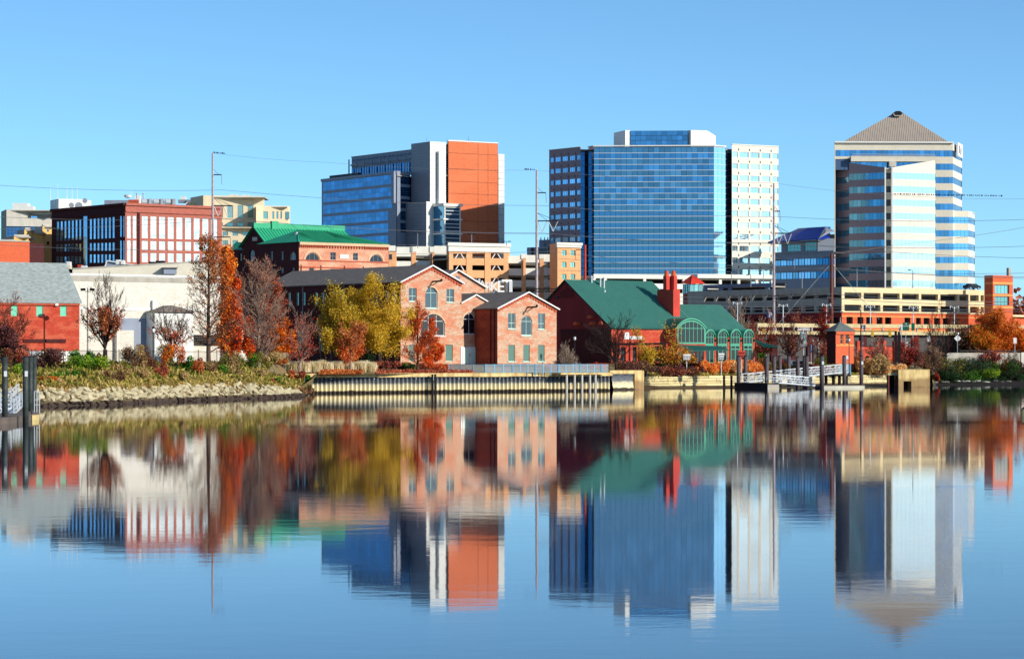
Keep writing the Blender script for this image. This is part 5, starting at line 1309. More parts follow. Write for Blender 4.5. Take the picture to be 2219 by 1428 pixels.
Face(T, bq[0], pM0).wall('cream_panel', zc); Face(T, bq[1], bq[0]).wall('cream_panel', zc); Face(T, pM1 + Vector((7.2, 24)), bq[1]).wall('cream_panel', zc)
Face(T, P(2112, D + 22), P(2112, D + 22) + Vector((-4, 22))).wall('cream_panel', zwv)
m = Rel(T); m.prism([up(p, zc - .1) for p in (pM0 + Vector((.5, .6)), pM1 + Vector((0, .6)), pM1 + Vector((7, 24)), bq[1], bq[0])], (0, 0, -.3)); m.put('roof', 'concrete')
# pyramid
ap = Vector((X(1948, D + 22), D + 22, Z(240, D + 22))); e = [P(1824, D + 3), P(2057, D + 3), Vector((X(2057, D + 3) + 3, D + 41)), Vector((X(1824, D + 3) + 5, D + 41))]
m = Rel(T); 
for p_, q_ in zip(e, e[1:] + e[:1]): m.poly([up(p_, zc + .4), up(q_, zc + .4), ap])
m.put('pyramid_roof', 'roof_pyramid')
m = Rel(T)
for i in range(48):
    t_ = (i + .5) / 48; q = up(e[0].lerp(e[1], t_), zc + .45); s = 1 - abs(t_ - .5) * 2
    # seams run straight up the slope and stop on the hips
    mid = up(e[0].lerp(e[1], .5), zc + .45); top = q + (ap - mid) * s
    m.tube(q + Vector((0, -.08, .05)), top + Vector((0, -.08, .05)), .07, .07, 4, False)
m.put('roof_seam', 'seam_pyramid', kind='stuff')
q = W(1946, 247, D + 17); m = Rel(T); m.prism([q + Vector((-1.9, 0, .2)), q + Vector((-1.1, 0, -.75)), q + Vector((1.1, 0, -.75)), q + Vector((1.9, 0, .2)), q + Vector((.8, 0, 1.0)), q + Vector((-.8, 0, 1.0))], (0, 4, 0)); m.put('roof_hatch', 'dark_metal')
m = Rel(T); m.prism([q + Vector((-2.1, -.2, .1)), q + Vector((-1.2, -.2, -.95)), q + Vector((1.2, -.2, -.95)), q + Vector((2.1, -.2, .1)), q + Vector((1.7, -.2, .1)), q + Vector((1.0, -.2, -.6)), q + Vector((-1.0, -.2, -.6)), q + Vector((-1.7, -.2, .1))], (0, .3, 0)); m.put('hatch_frame', 'roof_pyramid')
# company letter sign on the right side: pale panel with a dark stroke
Fs_ = Face(T, pM1 + Vector((.3, -.2)), pM1 + Vector((7.5, 23.8)))
Fs_.box('sign_box', 'sign_white', 3.5, 17, -1.1, -.5, Z(336, D), Z(306.5, D))
sc = MB(); 
for p_, q_ in (((11.5, -1.14, 2.9), (10.6, -1.14, 2.3)), ((10.6, -1.14, 2.3), (10.9, -1.14, 1.4)), ((10.9, -1.14, 1.4), (9.6, -1.14, .6)), ((6.4, -1.14, 3.6), (6.4, -1.14, .8))): sc.tube(p_, q_, .22, n=5)
Fs_.add('sign_lettering', sc.mesh('sign_lettering', 'letters_dark'), 0, 0, Z(334, D))

# ---------------------------------------------------------------- blue-roofed pavilion building beside it
D = 985
T = thing('blue_roof_building', 'dark grey-blue office building with a deep blue hipped roof beside the pyramid tower', 'building', base(1740, D))
p1_, p0_ = P(1808, D - 14), P(1678.5, D + 4); F = Face(T, p0_, p1_); zt = Z(546, D - 4)
ops = []
for k, y in enumerate((561, 590)):
    for i in range(10):
        u0_ = F.L * i / 10 + .03; ops.append((u0_, u0_ + F.L / 10 - .06, Z(y + 14, D - 4), Z(y, D - 4))); F.window(*ops[-1], nx=2, ny=1, fw=.05, fmat='mullion_blue', pmat='glass_wing' if i < 7 else 'glass_blue', dep=.2)
F.wall('grey_blue_panel', zt, ops)
F.box('coping', 'grey_blue_panel', -.3, F.L, -.4, -.02, zt - .5, zt + .1)
m = Rel(T); m.prism([up(p, zt - .2) for p in (p0_, p1_, p1_ + Vector((6, 20)), p0_ + Vector((10, 20)))], (0, 0, -.2)); m.put('roof', 'concrete_dark')
q0_, q1_ = P(1693, D + 1), P(1772, D - 9); F = Face(T, q0_, q1_); z2 = Z(522, D - 4)
F.wall('grey_blue_panel', z2, [opx(F, 1705, 1735, 530, 545), opx(F, 1743, 1769, 525, 544)], .4, z0=zt - .4)
for w_ in ((1705, 1735, 530, 545), (1743, 1769, 525, 544)): F.window(*opx(F, *w_)[:4], nx=4, ny=2, fmat='grey_panel', pmat='glass_teal', dep=.3)
roofbox(1772, 1809, 517, 545, D - 10, 'grey_panel', 6, 'plant_room'); roofbox(1795, 1809, 508, 517, D - 8, 'dark_metal', 4, 'plant_unit')
m = Rel(T); e0_, e1_ = W(1664, 524.5, D), W(1773, 517.5, D - 13); r0_, r1_ = W(1731.5, 495, D + 6), W(1789, 491.5, D - 2)
m.prism([e0_, e1_, r1_, r0_], (0, 0, -.3)); m.prism([e1_, e1_ + Vector((4.5, 4, .6)), r1_ + Vector((2, 2, 0)), r1_], (0, 0, -.3)); m.put('roof', 'roof_blue')
ribs(T, 'roof_seam', 'trim_dark', r0_, r1_, e0_.lerp(e1_, .05), e1_, 15, .09)
m = Rel(T); m.prism([r1_, W(1808, 500, D - 6), W(1808, 503, D - 6), W(1790, 503, D - 10), e1_], (0, .6, 0)); m.put('roof_end', 'grey_panel')
m = Rel(T); m.prism([e0_ + Vector((0, .5, -.3)), e1_ + Vector((0, .5, -.3)), e1_ + Vector((3, 5, -.3)), e0_ + Vector((6, 6, -.3))], (0, 0, -.35)); m.put('eaves_soffit', 'grey_panel')
# small grey building left of the blue tower
T = thing('grey_roofline_block', 'low grey-blue block with rooftop vents just left of the blue glass tower', 'building', base(1170, 1010))
F = Face(T, P(1142, 1012), P(1200, 1006)); zt = Z(536, 1010); F.wall('grey_blue_panel', zt, [opx(F, 1168, 1186, 539, 552)], .3); F.window(*opx(F, 1168, 1186, 539, 552)[:4], nx=5, ny=1, fmat='mullion_blue', pmat='glass_dark')
F2 = Face(T, P(1168, 1016), P(1200, 1012)); F2.wall('grey_blue_panel', Z(520, 1014)); F2.box('window', 'glass_dark', F2.u(1179), F2.u(1183), -.1, -.02, Z(535, 1014), Z(527, 1014))
for px in (1152, 1161, 1189): F.box('fin', 'trim_dark', F.u(px), F.u(px) + .8, -.3, -.02, GZ, zt)
for px in (1172, 1180, 1187): m = Rel(T); m.tube(W(px, 521, 1014), W(px, 514, 1014), .35, .1, 6); m.put('vent', 'white_paint')
m = Rel(T); m.box(X(1142, 1012), X(1200, 1012), 1017, 1030, zt - .5, zt - .2); m.put('roof', 'concrete')
# ================================================================== PARKING GARAGES
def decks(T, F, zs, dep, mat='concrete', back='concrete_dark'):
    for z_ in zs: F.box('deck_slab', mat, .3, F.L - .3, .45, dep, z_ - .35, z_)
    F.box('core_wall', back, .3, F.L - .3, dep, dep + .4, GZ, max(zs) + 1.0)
T = thing('white_parking_garage', 'parking garage of white bands and tan brick piers behind the brick gables', 'parking garage', base(1000, 770))
# left bays
F = Face(T, P(842, 775), P(973, 779)); zt = Z(533, 777)
for k, (a_, b_) in enumerate(((859, 891), (901, 932), (941, 973))):
    for j, (y0, y1) in enumerate(((535, 556), (566, 584), (600, 618))):
        F.box('white_band', 'garage_white', F.u(a_), F.u(b_), -.2, .3, F.z(y1 - (2 * k if j == 0 else 1), a_), F.z(y0 - k, a_))
for a_, b_ in ((842, 859), (891, 901), (932, 941)): F.box('brick_pier', 'brick_tan', F.u(a_) + .02, F.u(b_) - .02, -.35, .5, GZ, Z(546, 775))
for a_, b_ in ((891, 901), (932, 941)): F.box('pier_cap', 'garage_white', F.u(a_) - .2, F.u(b_) + .2, -.5, .6, Z(546, 775) + .02, Z(534, 775))
F.box('white_band', 'garage_white', F.u(842), F.u(857), -.2, .3, Z(546, 780) + .05, Z(534, 780)); F.box('window', 'glass_dark', F.u(843), F.u(849), -.42, -.36, Z(564, 780), Z(553, 780))
F.box('roof_rail', 'concrete_dark', F.u(863), F.u(905), .5, .6, Z(531.5, 777), Z(530.5, 777))
decks(T, F, [F.z(y) for y in (556, 587, 618, 649)], 14)
# main taller block
F = Face(T, P(973, 763), P(1101, 771)); zt = Z(526, 763); ops = []
cells = [((982, 1012), 1), ((1022, 1052), 0), ((1062, 1091.5), 1)]
for (a_, b_), br in cells:
    for y0, y1 in ((549, 560), (574.5, 586), (602, 613), (628, 640), (655, 667)):
        o = opx(F, a_, b_, y0 + .5, y1)[:4]; ops.append(o)
        if br:
            mc = (o[0] + o[1]) / 2
            m = MB().tube((o[0] + .8 - mc, 0, 0), (-.35, 0, o[3] - o[2]), .16, n=4).tube((o[1] - .8 - mc, 0, 0), (.35, 0, o[3] - o[2]), .16, n=4)
            F.add('cross_brace', m.mesh('cross_brace', 'white_paint'), mc, .35, o[2])
F.wall('brick_tan', Z(546, 765), ops, .5)
F.box('white_parapet', 'garage_white', -.3, F.L + .3, -.35, .5, Z(545.5, 765), zt); F.box('cornice', 'garage_white', -.6, F.L + .6, -.7, -.36, zt - .9, zt)
for px in (1016.5, 1056.5): F.box('pier', 'brick_tan', F.u(px) - .9, F.u(px) + .9, -.18, -.01, GZ, Z(546, 765) - .05)
Face(T, P(973, 763) + Vector((-1, 12)), P(973, 763)).wall('brick_tan', zt); Face(T, P(1101, 771), P(1101, 771) + Vector((.5, 16))).wall('brick_tan', zt)
decks(T, F, [F.z(y) for y in (560.5, 586.5, 613.5, 640.5)], 11)
# right bays
F = Face(T, P(1101, 774), P(1208, 777)); zt = Z(552, 776)
for k, (a_, b_) in enumerate(((1101, 1130), (1139, 1169), (1177.5, 1208))):
    for j, (y0, y1) in enumerate(((554.5, 570.5), (582, 597), (607.5, 622), (633, 648))):
        F.box('white_band', 'garage_white', F.u(a_), F.u(b_), -.2, .3, F.z(y1 - k * (1.5 if j == 0 else .4), a_), F.z(y0 - k * (1.6 if j == 0 else .6), a_))
for a_, b_ in ((1130, 1139), (1169, 1177.5)):
    F.box('brick_pier', 'brick_tan', F.u(a_) + .02, F.u(b_) - .02, -.35, .5, GZ, Z(561, 775)); F.box('pier_cap', 'garage_white', F.u(a_) - .15, F.u(b_) + .15, -.5, .6, Z(561, 775) + .02, Z(551, 775))
decks(T, F, [F.z(y) for y in (571, 597.5, 622.5, 648)], 14)
# brick end tower
F = Face(T, P(1208, 760), P(1257, 763.5)); zt = Z(526, 761)
wwall(F, 'brick_tan', Z(536.5, 761), [(a_, a_ + 10, y, y + 11.5, dict(nx=2, ny=2)) for a_ in (1217.5, 1236.5) for y in (542.5, 568, 594, 619)], fmat='frame_green', pmat='glass_teal', depth=.4)
F.box('white_parapet', 'garage_white', -.3, F.L + .3, -.35, .5, Z(536.5, 761) + .02, zt); F.box('cornice', 'garage_white', -.5, F.L + .5, -.6, -.36, zt - .7, zt)
Face(T, P(1208, 760) + Vector((-2, 10)), P(1208, 760)).wall('brick_tan', zt - .1); Face(T, P(1257, 763.5), P(1257, 763.5) + Vector((.5, 12))).wall('brick_tan', zt - .1)
def deck_lamp(px, y0, y1, D, label, group, arms=2, hw=1.2):
    q = P(px, D); t = thing('parking_deck_lamp', label, 'lamp post', (q.x, q.y, Z(y1, D)), group); h = Z(y0, D) - Z(y1, D)
    link('pole', MB().tube((0, 0, 0), (0, 0, h), .12, .09, 6).mesh('pole', 'grey_panel'), t)
    for s in ((-1, 1) if arms == 2 else (-1,)): link('lamp_head', MB().tube((0, 0, h), (s * hw * .5, 0, h + .1), .06).box(min(s * hw * .4, s * hw), max(s * hw * .4, s * hw), -.25, .25, h - .05, h + .18).mesh('lamp_head', 'dark_metal'), t)
for px, y0, y1, D, lb, g, ar in ((905, 506, 538, 775, 'tall thin lamp post on the white garage roof below the blue glass wing', 'lamps on the white garage', 2), (1022, 508, 528, 770, 'thin lamp post on the tan garage block below the orange tower face', 'lamps on the white garage', 2), (1097.5, 524, 532, 770, 'short two-headed lamp at the right corner of the tan garage block', 'lamps on the white garage', 2),
                     (1585, 590, 616, 800, 'two-headed lamp post on the far garage left of centre below the cream tower wing', 'lamps on the far garage', 2), (1627, 596, 622, 720, 'single-headed lamp post rising above the grey garage near the cream tower wing', 'lamps on the far garage', 1), (1654, 587, 615, 800, 'two-headed lamp post just left of the tall pole at the cream tower wing', 'lamps on the far garage', 2),
                     (1738, 590, 625, 650, 'lamp post on the grey garage roof left of the wooden pole', 'lamps on the right garage', 1), (1857, 582, 622, 655, 'lamp post on the cream garage before the dark facet of the pyramid tower', 'lamps on the right garage', 1), (1978, 586, 624, 662, 'lamp post on the cream garage before the bright facet of the pyramid tower', 'lamps on the right garage', 1)):
    deck_lamp(px, y0, y1, D, lb, g, ar)

# far white garage under the blue glass tower
D = 850
T = thing('far_parking_garage', 'white open parking deck at the foot of the blue glass tower', 'parking garage', base(1480, D))
F = Face(T, P(1286, D), P(1676, D + 20)); zt = Z(594, D)
za_, zb__ = Z(603, D), Z(624, D)
F.box('parapet', 'garage_white', 0, F.u(1500), -.2, .3, za_, zt); F.box('parapet', 'garage_white', F.u(1511), F.L, -.3, .3, Z(602, D + 8), Z(593.5, D + 8))
for px in (1288, 1312, 1397, 1482, 1511, 1561, 1601, 1640, 1674): F.box('column', 'garage_white', F.u(px) - .45, F.u(px) + .45, -.1, .6, GZ, za_ - .02)
F.box('parapet', 'white_panel', 0, F.L, -.1, .3, Z(625, D), Z(614.5, D + 5)); F.box('parapet', 'garage_white', 0, F.L, -.1, .3, GZ, Z(634, D))
decks(T, F, [Z(603.5, D) + .3, Z(620, D)], 16)
T = thing('blue_shaded_deck', 'shaded blue-grey parking deck strip in front of the far white garage', 'parking garage', base(1600, 800))
F = Face(T, P(1524, 806), P(1672, 790)); 
F.box('parapet', 'blue_shade_concrete', 0, F.L, -.1, .4, Z(622, 798), Z(616, 798)); F.box('parapet', 'blue_shade_concrete', 0, F.L, -.1, .4, GZ, Z(631, 798))
for px in (1527, 1562, 1581, 1662): F.box('column', 'blue_shade_concrete', F.u(px) - .6, F.u(px) + .6, -.05, .6, Z(631, 798) + .02, Z(622, 798) - .02)
decks(T, F, [Z(621, 798), Z(632, 798)], 7)
# red lantern cupola on a stair
D = 700
T = thing('stair_cupola', 'glazed stair lantern with bright red pyramid roof beside the chimney', 'cupola', (X(1501, D), D, GZ))
F = Face(T, P(1495, D), P(1523, D + 2.5)); FL = Face(T, P(1480, D + 2.2), P(1495, D))
for Fx, n in ((F, 3), (FL, 3)):
    for i in range(n): Fx.window(Fx.L * i / n + .02, Fx.L * (i + 1) / n - .02, Z(636, D), Z(615.5, D), 1, 3, fmat='grey_panel', pmat='glass_teal', dep=0)
    Fx.wall('brick_brown', Z(636, D) - .02)
Face(T, P(1523, D + 2.5), P(1512, D + 6)).wall('brick_brown', Z(616, D)); Face(T, P(1512, D + 6), P(1480, D + 2.2)).wall('brick_brown', Z(616, D))
ap = W(1500.5, 595, D + 2.5); e = [W(1474.5, 614, D + 2.4), W(1497, 615.5, D - .8), W(1528, 614.5, D + 2.2), W(1506, 614, D + 6.5)]
m = Rel(T); [m.poly([p_, q_, ap]) for p_, q_ in zip(e, e[1:] + e[:1])]; m.put('roof', 'roof_red')
ribs(T, 'roof_seam', 'chimney_red', ap, ap, e[1], e[2], 10, .05, .05)

# large garage on the right: grey side with shade put into its colour, cream lit side, red base
T = thing('cream_parking_garage', 'long parking garage with shaded grey side, cream upper decks and orange-red brick base', 'parking garage', base(1825, 640))
l, c, r, b = rect((1824, 640), 2137, 1490, TH)
F = Face(T, c, r); FL = Face(T, l, c); zt = Z(622, 640); zred = Z(676.5, 640)
def gops(F, edges, bands_, zref):
    return [(F.u(a_), F.u(b_), Z(y1, zref), Z(y0, zref)) for a_, b_ in edges for y0, y1 in bands_]
eu = [(1830, 1866), (1872.5, 1908), (1913.5, 1950), (1955, 1990.5), (1996.5, 2032), (2038, 2073.5)]
eu = [(1830 + k * 41.6 - k * .05, 1866.5 + k * 41.55) for k in range(6)] + [(2079, 2098.5), (2102, 2121), (2125, 2132)]
ops = gops(F, eu, [(633.5, 647), (660, 676)], 640)
F.wall('garage_cream', zt, ops, .8, z0=zred)
lo = [(1834.5, 1848), (1858, 1871), (1877, 1890), (1899.5, 1912.5), (1918, 1931.5), (1960, 1973), (1985, 1995.5), (2001.5, 2014.5), (2024, 2036.5), (2043, 2056), (2065, 2078)]
ops = gops(F, lo, [(686.5, 701.5)], 640)
F.wall('brick_garage', zred - .05, ops, .5)
F.box('stripe', 'garage_stripe', 0, F.L, -.06, -.005, Z(686.2, 640), Z(683.8, 640)); F.box('sill_band', 'garage_cream', 0, F.L, -.3, .1, zred - .04, zred + .28); F.box('stripe', 'garage_stripe', 0, F.L, -.06, -.005, GZ, Z(713, 640))
el = []; k = 0; px = 1822
for k in range(11):
    w_ = 29.0 - k * .35; el.append((px - w_ + 4.5, px)); px -= w_ + .1
    if px < 1505: break
ops = gops(FL, el, [(634.5, 648), (661, 676.5)], 640)
FL.wall('garage_shaded', zt, ops, .8, z0=zred)
FL.wall('stucco_maroon', zred - .05, gops(FL, [(a_ + 3, b_ - 5) for a_, b_ in el], [(688, 703)], 640), .5); FL.box('sill_band', 'garage_shaded', 0, FL.L, -.3, .1, zred - .04, zred + .28)  # maroon base here is the brick base with shade painted in
Face(T, r, b).wall('garage_cream', zt); Face(T, b, l).wall('garage_shaded', zt)
ins = [c + (b - c) * .015, r + (l - r) * .015, b + (c - b) * .015, l + (r - l) * .015]
for y in (677, 649, 634): pass
for z_ in (zred + .15, Z(648.5, 640), Z(632, 640)):
    m = Rel(T); m.prism([up(p, z_) for p in (c + Vector((0, 1.6)), r + Vector((-1.6, 0)), b + Vector((0, -1.6)), l + Vector((1.6, 0)))], (0, 0, -.5)); m.put('deck_slab', 'concrete')
cn = (l + c + r + b) / 4
m = Rel(T); q4 = [cn + (p - cn) * .88 for p in (l, c, r, b)]; m.prism([up(p, GZ) for p in q4], (0, 0, Z(634, 640) - GZ)); m.put('core_wall', 'concrete_dark')  # solid dark core widened to keep the deck openings black
# service tower
T = thing('orange_stair_tower', 'orange-red brick stair tower with large windows at the right end of the cream garage', 'building', base(2151, 655))
l, c, r, b = rect((2151.5, 655), 2195, 2133, TH); F = Face(T, c, r); zt = Z(596.5, 655)
wwall(F, 'brick_garage', zt, [(2155.5, 2187, 617.5, 636.5, dict(nx=4, ny=1)), (2155.5, 2187, 642.5, 662, dict(nx=4, ny=1))], fmat='grey_panel', pmat='glass_teal', depth=.5)
Face(T, l, c).wall('brick_garage', zt); Face(T, r, b).wall('brick_garage', zt); Face(T, b, l).wall('brick_garage', zt)
FLx = Face(T, l, c)
for Fx in (F, FLx):
    for y0, y1 in ((611, 616), (637.5, 641.5), (663, 668)): Fx.box('stripe', 'garage_stripe', 0.02, Fx.L - .02, -.06, -.005, Z(y1, 655), Z(y0, 655))
m = Rel(T); m.prism([up(p, zt - .3) for p in (l + Vector((.5, 0)), c + Vector((0, .4)), r - Vector((.5, 0)), b - Vector((0, .4)))], (0, 0, -.3)); m.put('roof', 'concrete')
F.box('mast_pier', 'concrete', F.u(2188), F.u(2193), .3, 1.0, zt - .35, Z(580, 657))
m = Rel(T); m.prism([up(P(2140, 668), GZ), up(P(2330, 700), GZ), up(P(2330, 712), GZ), up(P(2140, 690), GZ)], (0, 0, Z(686, 668) - GZ)); m.put('low_wing', 'brick_garage')
m = Rel(T); m.prism([up(P(2138, 666), Z(686, 668) + .05), up(P(2330, 698), Z(686, 668) + .05), up(P(2330, 714), Z(686, 668) + .05), up(P(2138, 692), Z(686, 668) + .05)], (0, 0, .5)); m.put('flat_roof', 'garage_cream')

# ---------------------------------------------------------------- railway viaduct with its masts
T = thing('rail_viaduct', 'low railway viaduct with cream parapet beams running behind the riverside road', 'viaduct', base(1900, 585))
F = Face(T, P(1640, 575), P(2240, 610))
n = 16; st = F.L / n
for i in range(n):
    F.box('parapet_beam', 'rail_beige', i * st + .03, (i + 1) * st - .03, -.3, .2, F.z(720 - 0, None) + .9, F.z(720) + 1.7)
    F.box('deck_beam', 'rail_beige', i * st + .03, (i + 1) * st - .03, -.5, 9, F.z(720) - .6, F.z(720) + .1)
    F.box('post', 'concrete', i * st - .15, i * st + .15, -.35, 0, F.z(720) + .12, F.z(720) + .88)
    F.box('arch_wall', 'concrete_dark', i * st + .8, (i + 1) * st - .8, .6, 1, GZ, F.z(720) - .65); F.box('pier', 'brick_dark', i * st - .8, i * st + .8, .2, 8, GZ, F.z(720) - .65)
T = thing('red_station_wall', 'low red brick station wall with dark arches under the viaduct', 'wall', base(1890, 570))
F = Face(T, P(1850, 568), P(1942, 574)); ops = [(3, 4.2, GZ, GZ + 1.6, .5), (6.2, 7.4, GZ, GZ + 1.6, .5)]
F.wall('brick_barn', GZ + 3.4, ops, .3); F.box('coping', 'brick_dark', 0, F.L, -.1, .3, GZ + 3.4, GZ + 3.55)
for px in (1858, 1900, 1915, 1938): F.box('gate_pier', 'brick_barn', F.u(px) - .35, F.u(px) + .35, -.4, .3, GZ, GZ + 4.6)
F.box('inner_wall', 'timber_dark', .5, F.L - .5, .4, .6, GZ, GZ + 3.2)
# signal booth
T = thing('signal_booth', 'small square red brick booth with grey pyramid slate roof and finial', 'building', base(1812, 520))
l, c, r, b = rect((1811, 520), 1850, 1792, TH); zt = Z(718, 520); F = Face(T, c, r)
wwall(F, 'brick_garage', zt, [(1821, 1827.5, 725, 746, dict(nx=1, ny=2)), (1832.5, 1840, 725, 746, dict(nx=1, ny=2))], sill='garage_stripe', fmat='garage_stripe', pmat='glass_dark', fw=.12)
for q in ((l, c), (r, b), (b, l)): Face(T, *q).wall('brick_dark', zt)  # dark brick paints the booth's unlit sides
F.box('belt', 'garage_stripe', 0, F.L, -.1, -.01, Z(750, 520), Z(747, 520)); F.box('cornice', 'brick_garage', -.1, F.L + .1, -.25, -.01, zt - .55, zt)
ct = (l + c + r + b) / 4; e = [up(ct + (p - ct) * 1.28, zt) for p in (l, c, r, b)]; ap = up(ct, Z(697, 523))
m = Rel(T); [m.poly([p_, q_, ap]) for p_, q_ in zip(e, e[1:] + e[:1])]; m.poly(e[::-1]); m.put('roof', 'slate_booth')
m = Rel(T); m.tube(ap - Vector((0, 0, .2)), ap + Vector((0, 0, .9)), .1, .02); m.put('finial', 'galvanised')

# ---------------------------------------------------------------- MARKET sign letters on a curved frame
T = thing('market_sign', 'roof sign of big white open letters reading MARKET on a curved frame', 'sign', (X(1065, 600), 600, Z(640, 600)))
def text_obj(name, s, size, mat, parent, loc, rz=0, ext=.06, align='CENTER', bold=.0):
    cu = bpy.data.curves.new(name, 'FONT'); cu.body = s; cu.size = size; cu.extrude = ext; cu.align_x = align; cu.offset = bold
    cu.resolution_u = 2
    tmp = bpy.data.objects.new('tmp', cu); COL.objects.link(tmp)
    dg = bpy.context.evaluated_depsgraph_get(); me = bpy.data.meshes.new_from_object(tmp.evaluated_get(dg)); me.name = name
    bpy.data.objects.remove(tmp); bpy.data.curves.remove(cu)
    me.materials.clear(); me.materials.append(MATS[mat]); me.transform(Matrix.Rotation(R(90), 4, 'X'))
    return link(name, me, parent, loc, rz)
D = 600; sizes = [1.9, 1.9, 2.0, 2.3, 2.6, 3.0]
m = Rel(T); prev = None
for i, ch in enumerate('MARKET'):
    px = 1032 + i * 13.2; yb = [622, 626, 630, 632, 633, 634][i]; s = sizes[i]
    q = W(px, yb, D + i * .15)
    text_obj('letter', ch, s * 1.35, 'letters', T, rel(T, q), R(6 * (i - 2)), .15, bold=.02)
    m.box(q.x - .9, q.x + .9, q.y + .2, q.y + .35, q.z - .25, q.z - .1)
    m.tube((q.x, q.y + .3, GZ + 8), (q.x, q.y + .3, q.z + s), .06)
m.put('sign_frame', 'galvanised')
m = Rel(T); q = W(1107, 640, D); m.box(q.x - .35, q.x + .35, q.y, q.y + .3, q.z, q.z + 3.1); m.put('end_panel', 'letters')

# ---------------------------------------------------------------- transmission poles, gantries, wires
def tpole(px, ytop, D, mat, label, arms, w0=.42, w1=.22, yb=None):
    q = P(px, D); t = thing('transmission_pole', label, 'power pole', (q.x, q.y, GZ), 'tall power poles along the railway'); h = Z(ytop, D) - GZ
    link('pole', MB().tube((0, 0, 0), (0, 0, h), w0, w1, 10).mesh('pole', mat), t)
    s = D / FP
    for kind, dy, ln in arms:
        z_ = h - dy * s; L_ = ln * s
        if kind == 'arm':
            link('cross_arm', MB().box(0, L_, -.12, .12, z_ - .12, z_ + .12).tube((0, 0, z_ + 1.4), (L_ * .65, 0, z_ + .1), .04).tube((0, 0, z_ - .6), (L_ * .12, 0, z_), .05).mesh('cross_arm', 'dark_metal'), t)
            link('insulator', MB().tube((L_, 0, z_), (L_ + .1, 0, z_ - 24 * s * .9), .07).mesh('insulator', 'grey_panel'), t)
        elif kind == 'vee':
            link('cross_arm', MB().box(-.3, L_, -.13, .13, z_ - .13, z_ + .13).tube((0, 0, z_ + 18 * s), (L_ * .9, 0, z_ + .1), .05).tube((0, 0, z_ + 18 * s), (L_ * .5, 0, z_ + .1), .05).mesh('cross_arm', 'dark_metal'), t)
            for a_ in (.05, .55):
                x0, x1 = L_ * a_, L_ * (a_ + .45); link('vee_insulator', MB().tube((x0, 0, z_), ((x0 + x1) / 2, 0, z_ - 23 * s), .1).tube((x1, 0, z_), ((x0 + x1) / 2, 0, z_ - 23 * s), .1).mesh('vee_insulator', 'galvanised'), t)
    return t
tpole(461, 332, 650, 'steel_pole', 'tall steel power pole rising out of the leftmost rust-coloured cypress', [('arm', 47, 19), ('vee', 114, 42), ('arm', 182, 38)])
tpole(1163, 369, 650, 'steel_pole', 'tall steel power pole between the orange tower and the blue glass tower', [('arm', 49, 20), ('vee', 110, 46)])
tpole(1677, 397, 640, 'steel_pole', 'tall steel power pole in front of the right edge of the cream tower wing', [('arm', 61, 13), ('vee', 109, 38), ('arm', 167, 44)])
T = tpole(1802, 549, 610, 'wood_pole', 'brown wooden power pole in front of the garage corner', [], .42, .34)
s = 610 / FP
link('cross_arm', MB().box(-18 * s, 16 * s, -.1, .1, 27, 27.2).mesh('cross_arm', 'dark_metal'), T).location.z = Z(558, 610) - GZ - 27.1
m = Rel(T)
for q in (W(1688, 700, 610), W(1905, 692, 610)): m.tube(W(1802, 570, 610), q, .05)
m.put('guy_wire', 'wire')
q = P(1268, 720); t = thing('red_mast', 'pinkish red steel mast rising in front of the blue glass tower base', 'mast', (q.x, q.y, GZ))
link('pole', MB().tube((0, 0, 0), (0, 0, Z(531, 720) - GZ), .36, .28, 8).mesh('pole', 'chimney_red'), t); link('cross_arm', MB().box(-2.4, 1.6, -.1, .1, 0, .2).tube((-2.4, 0, .1), (-2.6, 0, -2.6), .06).mesh('cross_arm', 'dark_metal'), t, (0, 0, Z(542, 720) - GZ))
def gantry(px0, px1, y0, y1, D, label):
    t = thing('catenary_gantry', label, 'gantry', (X(px0, D), D, Z(y1, D)), 'dark railway gantries'); L_ = X(px1, D) - X(px0, D); h = Z(y0, D) - Z(y1, D)
    m = MB().box(0, L_, -.1, .1, 0, .2).box(0, L_, -.1, .1, h - .2, h); n = max(3, int(L_ / max(h, .6)))
    for i in range(n): m.tube((L_ * i / n, 0, 0), (L_ * (i + .5) / n, 0, h), .06, n=4).tube((L_ * (i + .5) / n, 0, h), (L_ * (i + 1) / n, 0, 0), .06, n=4)
    link('truss', m.mesh('truss', 'black_metal'), t)
    k = MB(); 
    for x_ in (.5, L_ - .5): k.tube((x_, 0, 0), (x_, 0, GZ - Z(y1, D)), .2, n=6)
    link('gantry_post', k.mesh('gantry_post', 'dark_metal'), t)
gantry(1677, 1802, 640, 648, 625, 'dark lattice gantry beam crossing in front of the grey garage')
gantry(1148, 1210, 625, 633, 640, 'dark lattice gantry beam above the maroon gable')
def wire(pts, label, r=.05, grp='overhead wires crossing the scene'):
    T = thing('power_line', label, 'power line', tuple(W(*pts[0])), grp); m = Rel(T)
    P3 = [W(*p) for p in pts]; out = []
    for a_, b_ in zip(P3[:-1], P3[1:]):
        n = 6; sag = (b_ - a_).length * .012
        for i in range(n): t_ = i / n; q = a_.lerp(b_, t_); q.z -= sag * 4 * t_ * (1 - t_); out.append(q)
    out.append(P3[-1]); m.path(out, r, 3); m.put('wire', 'wire')
WL = 'thin overhead power wire '
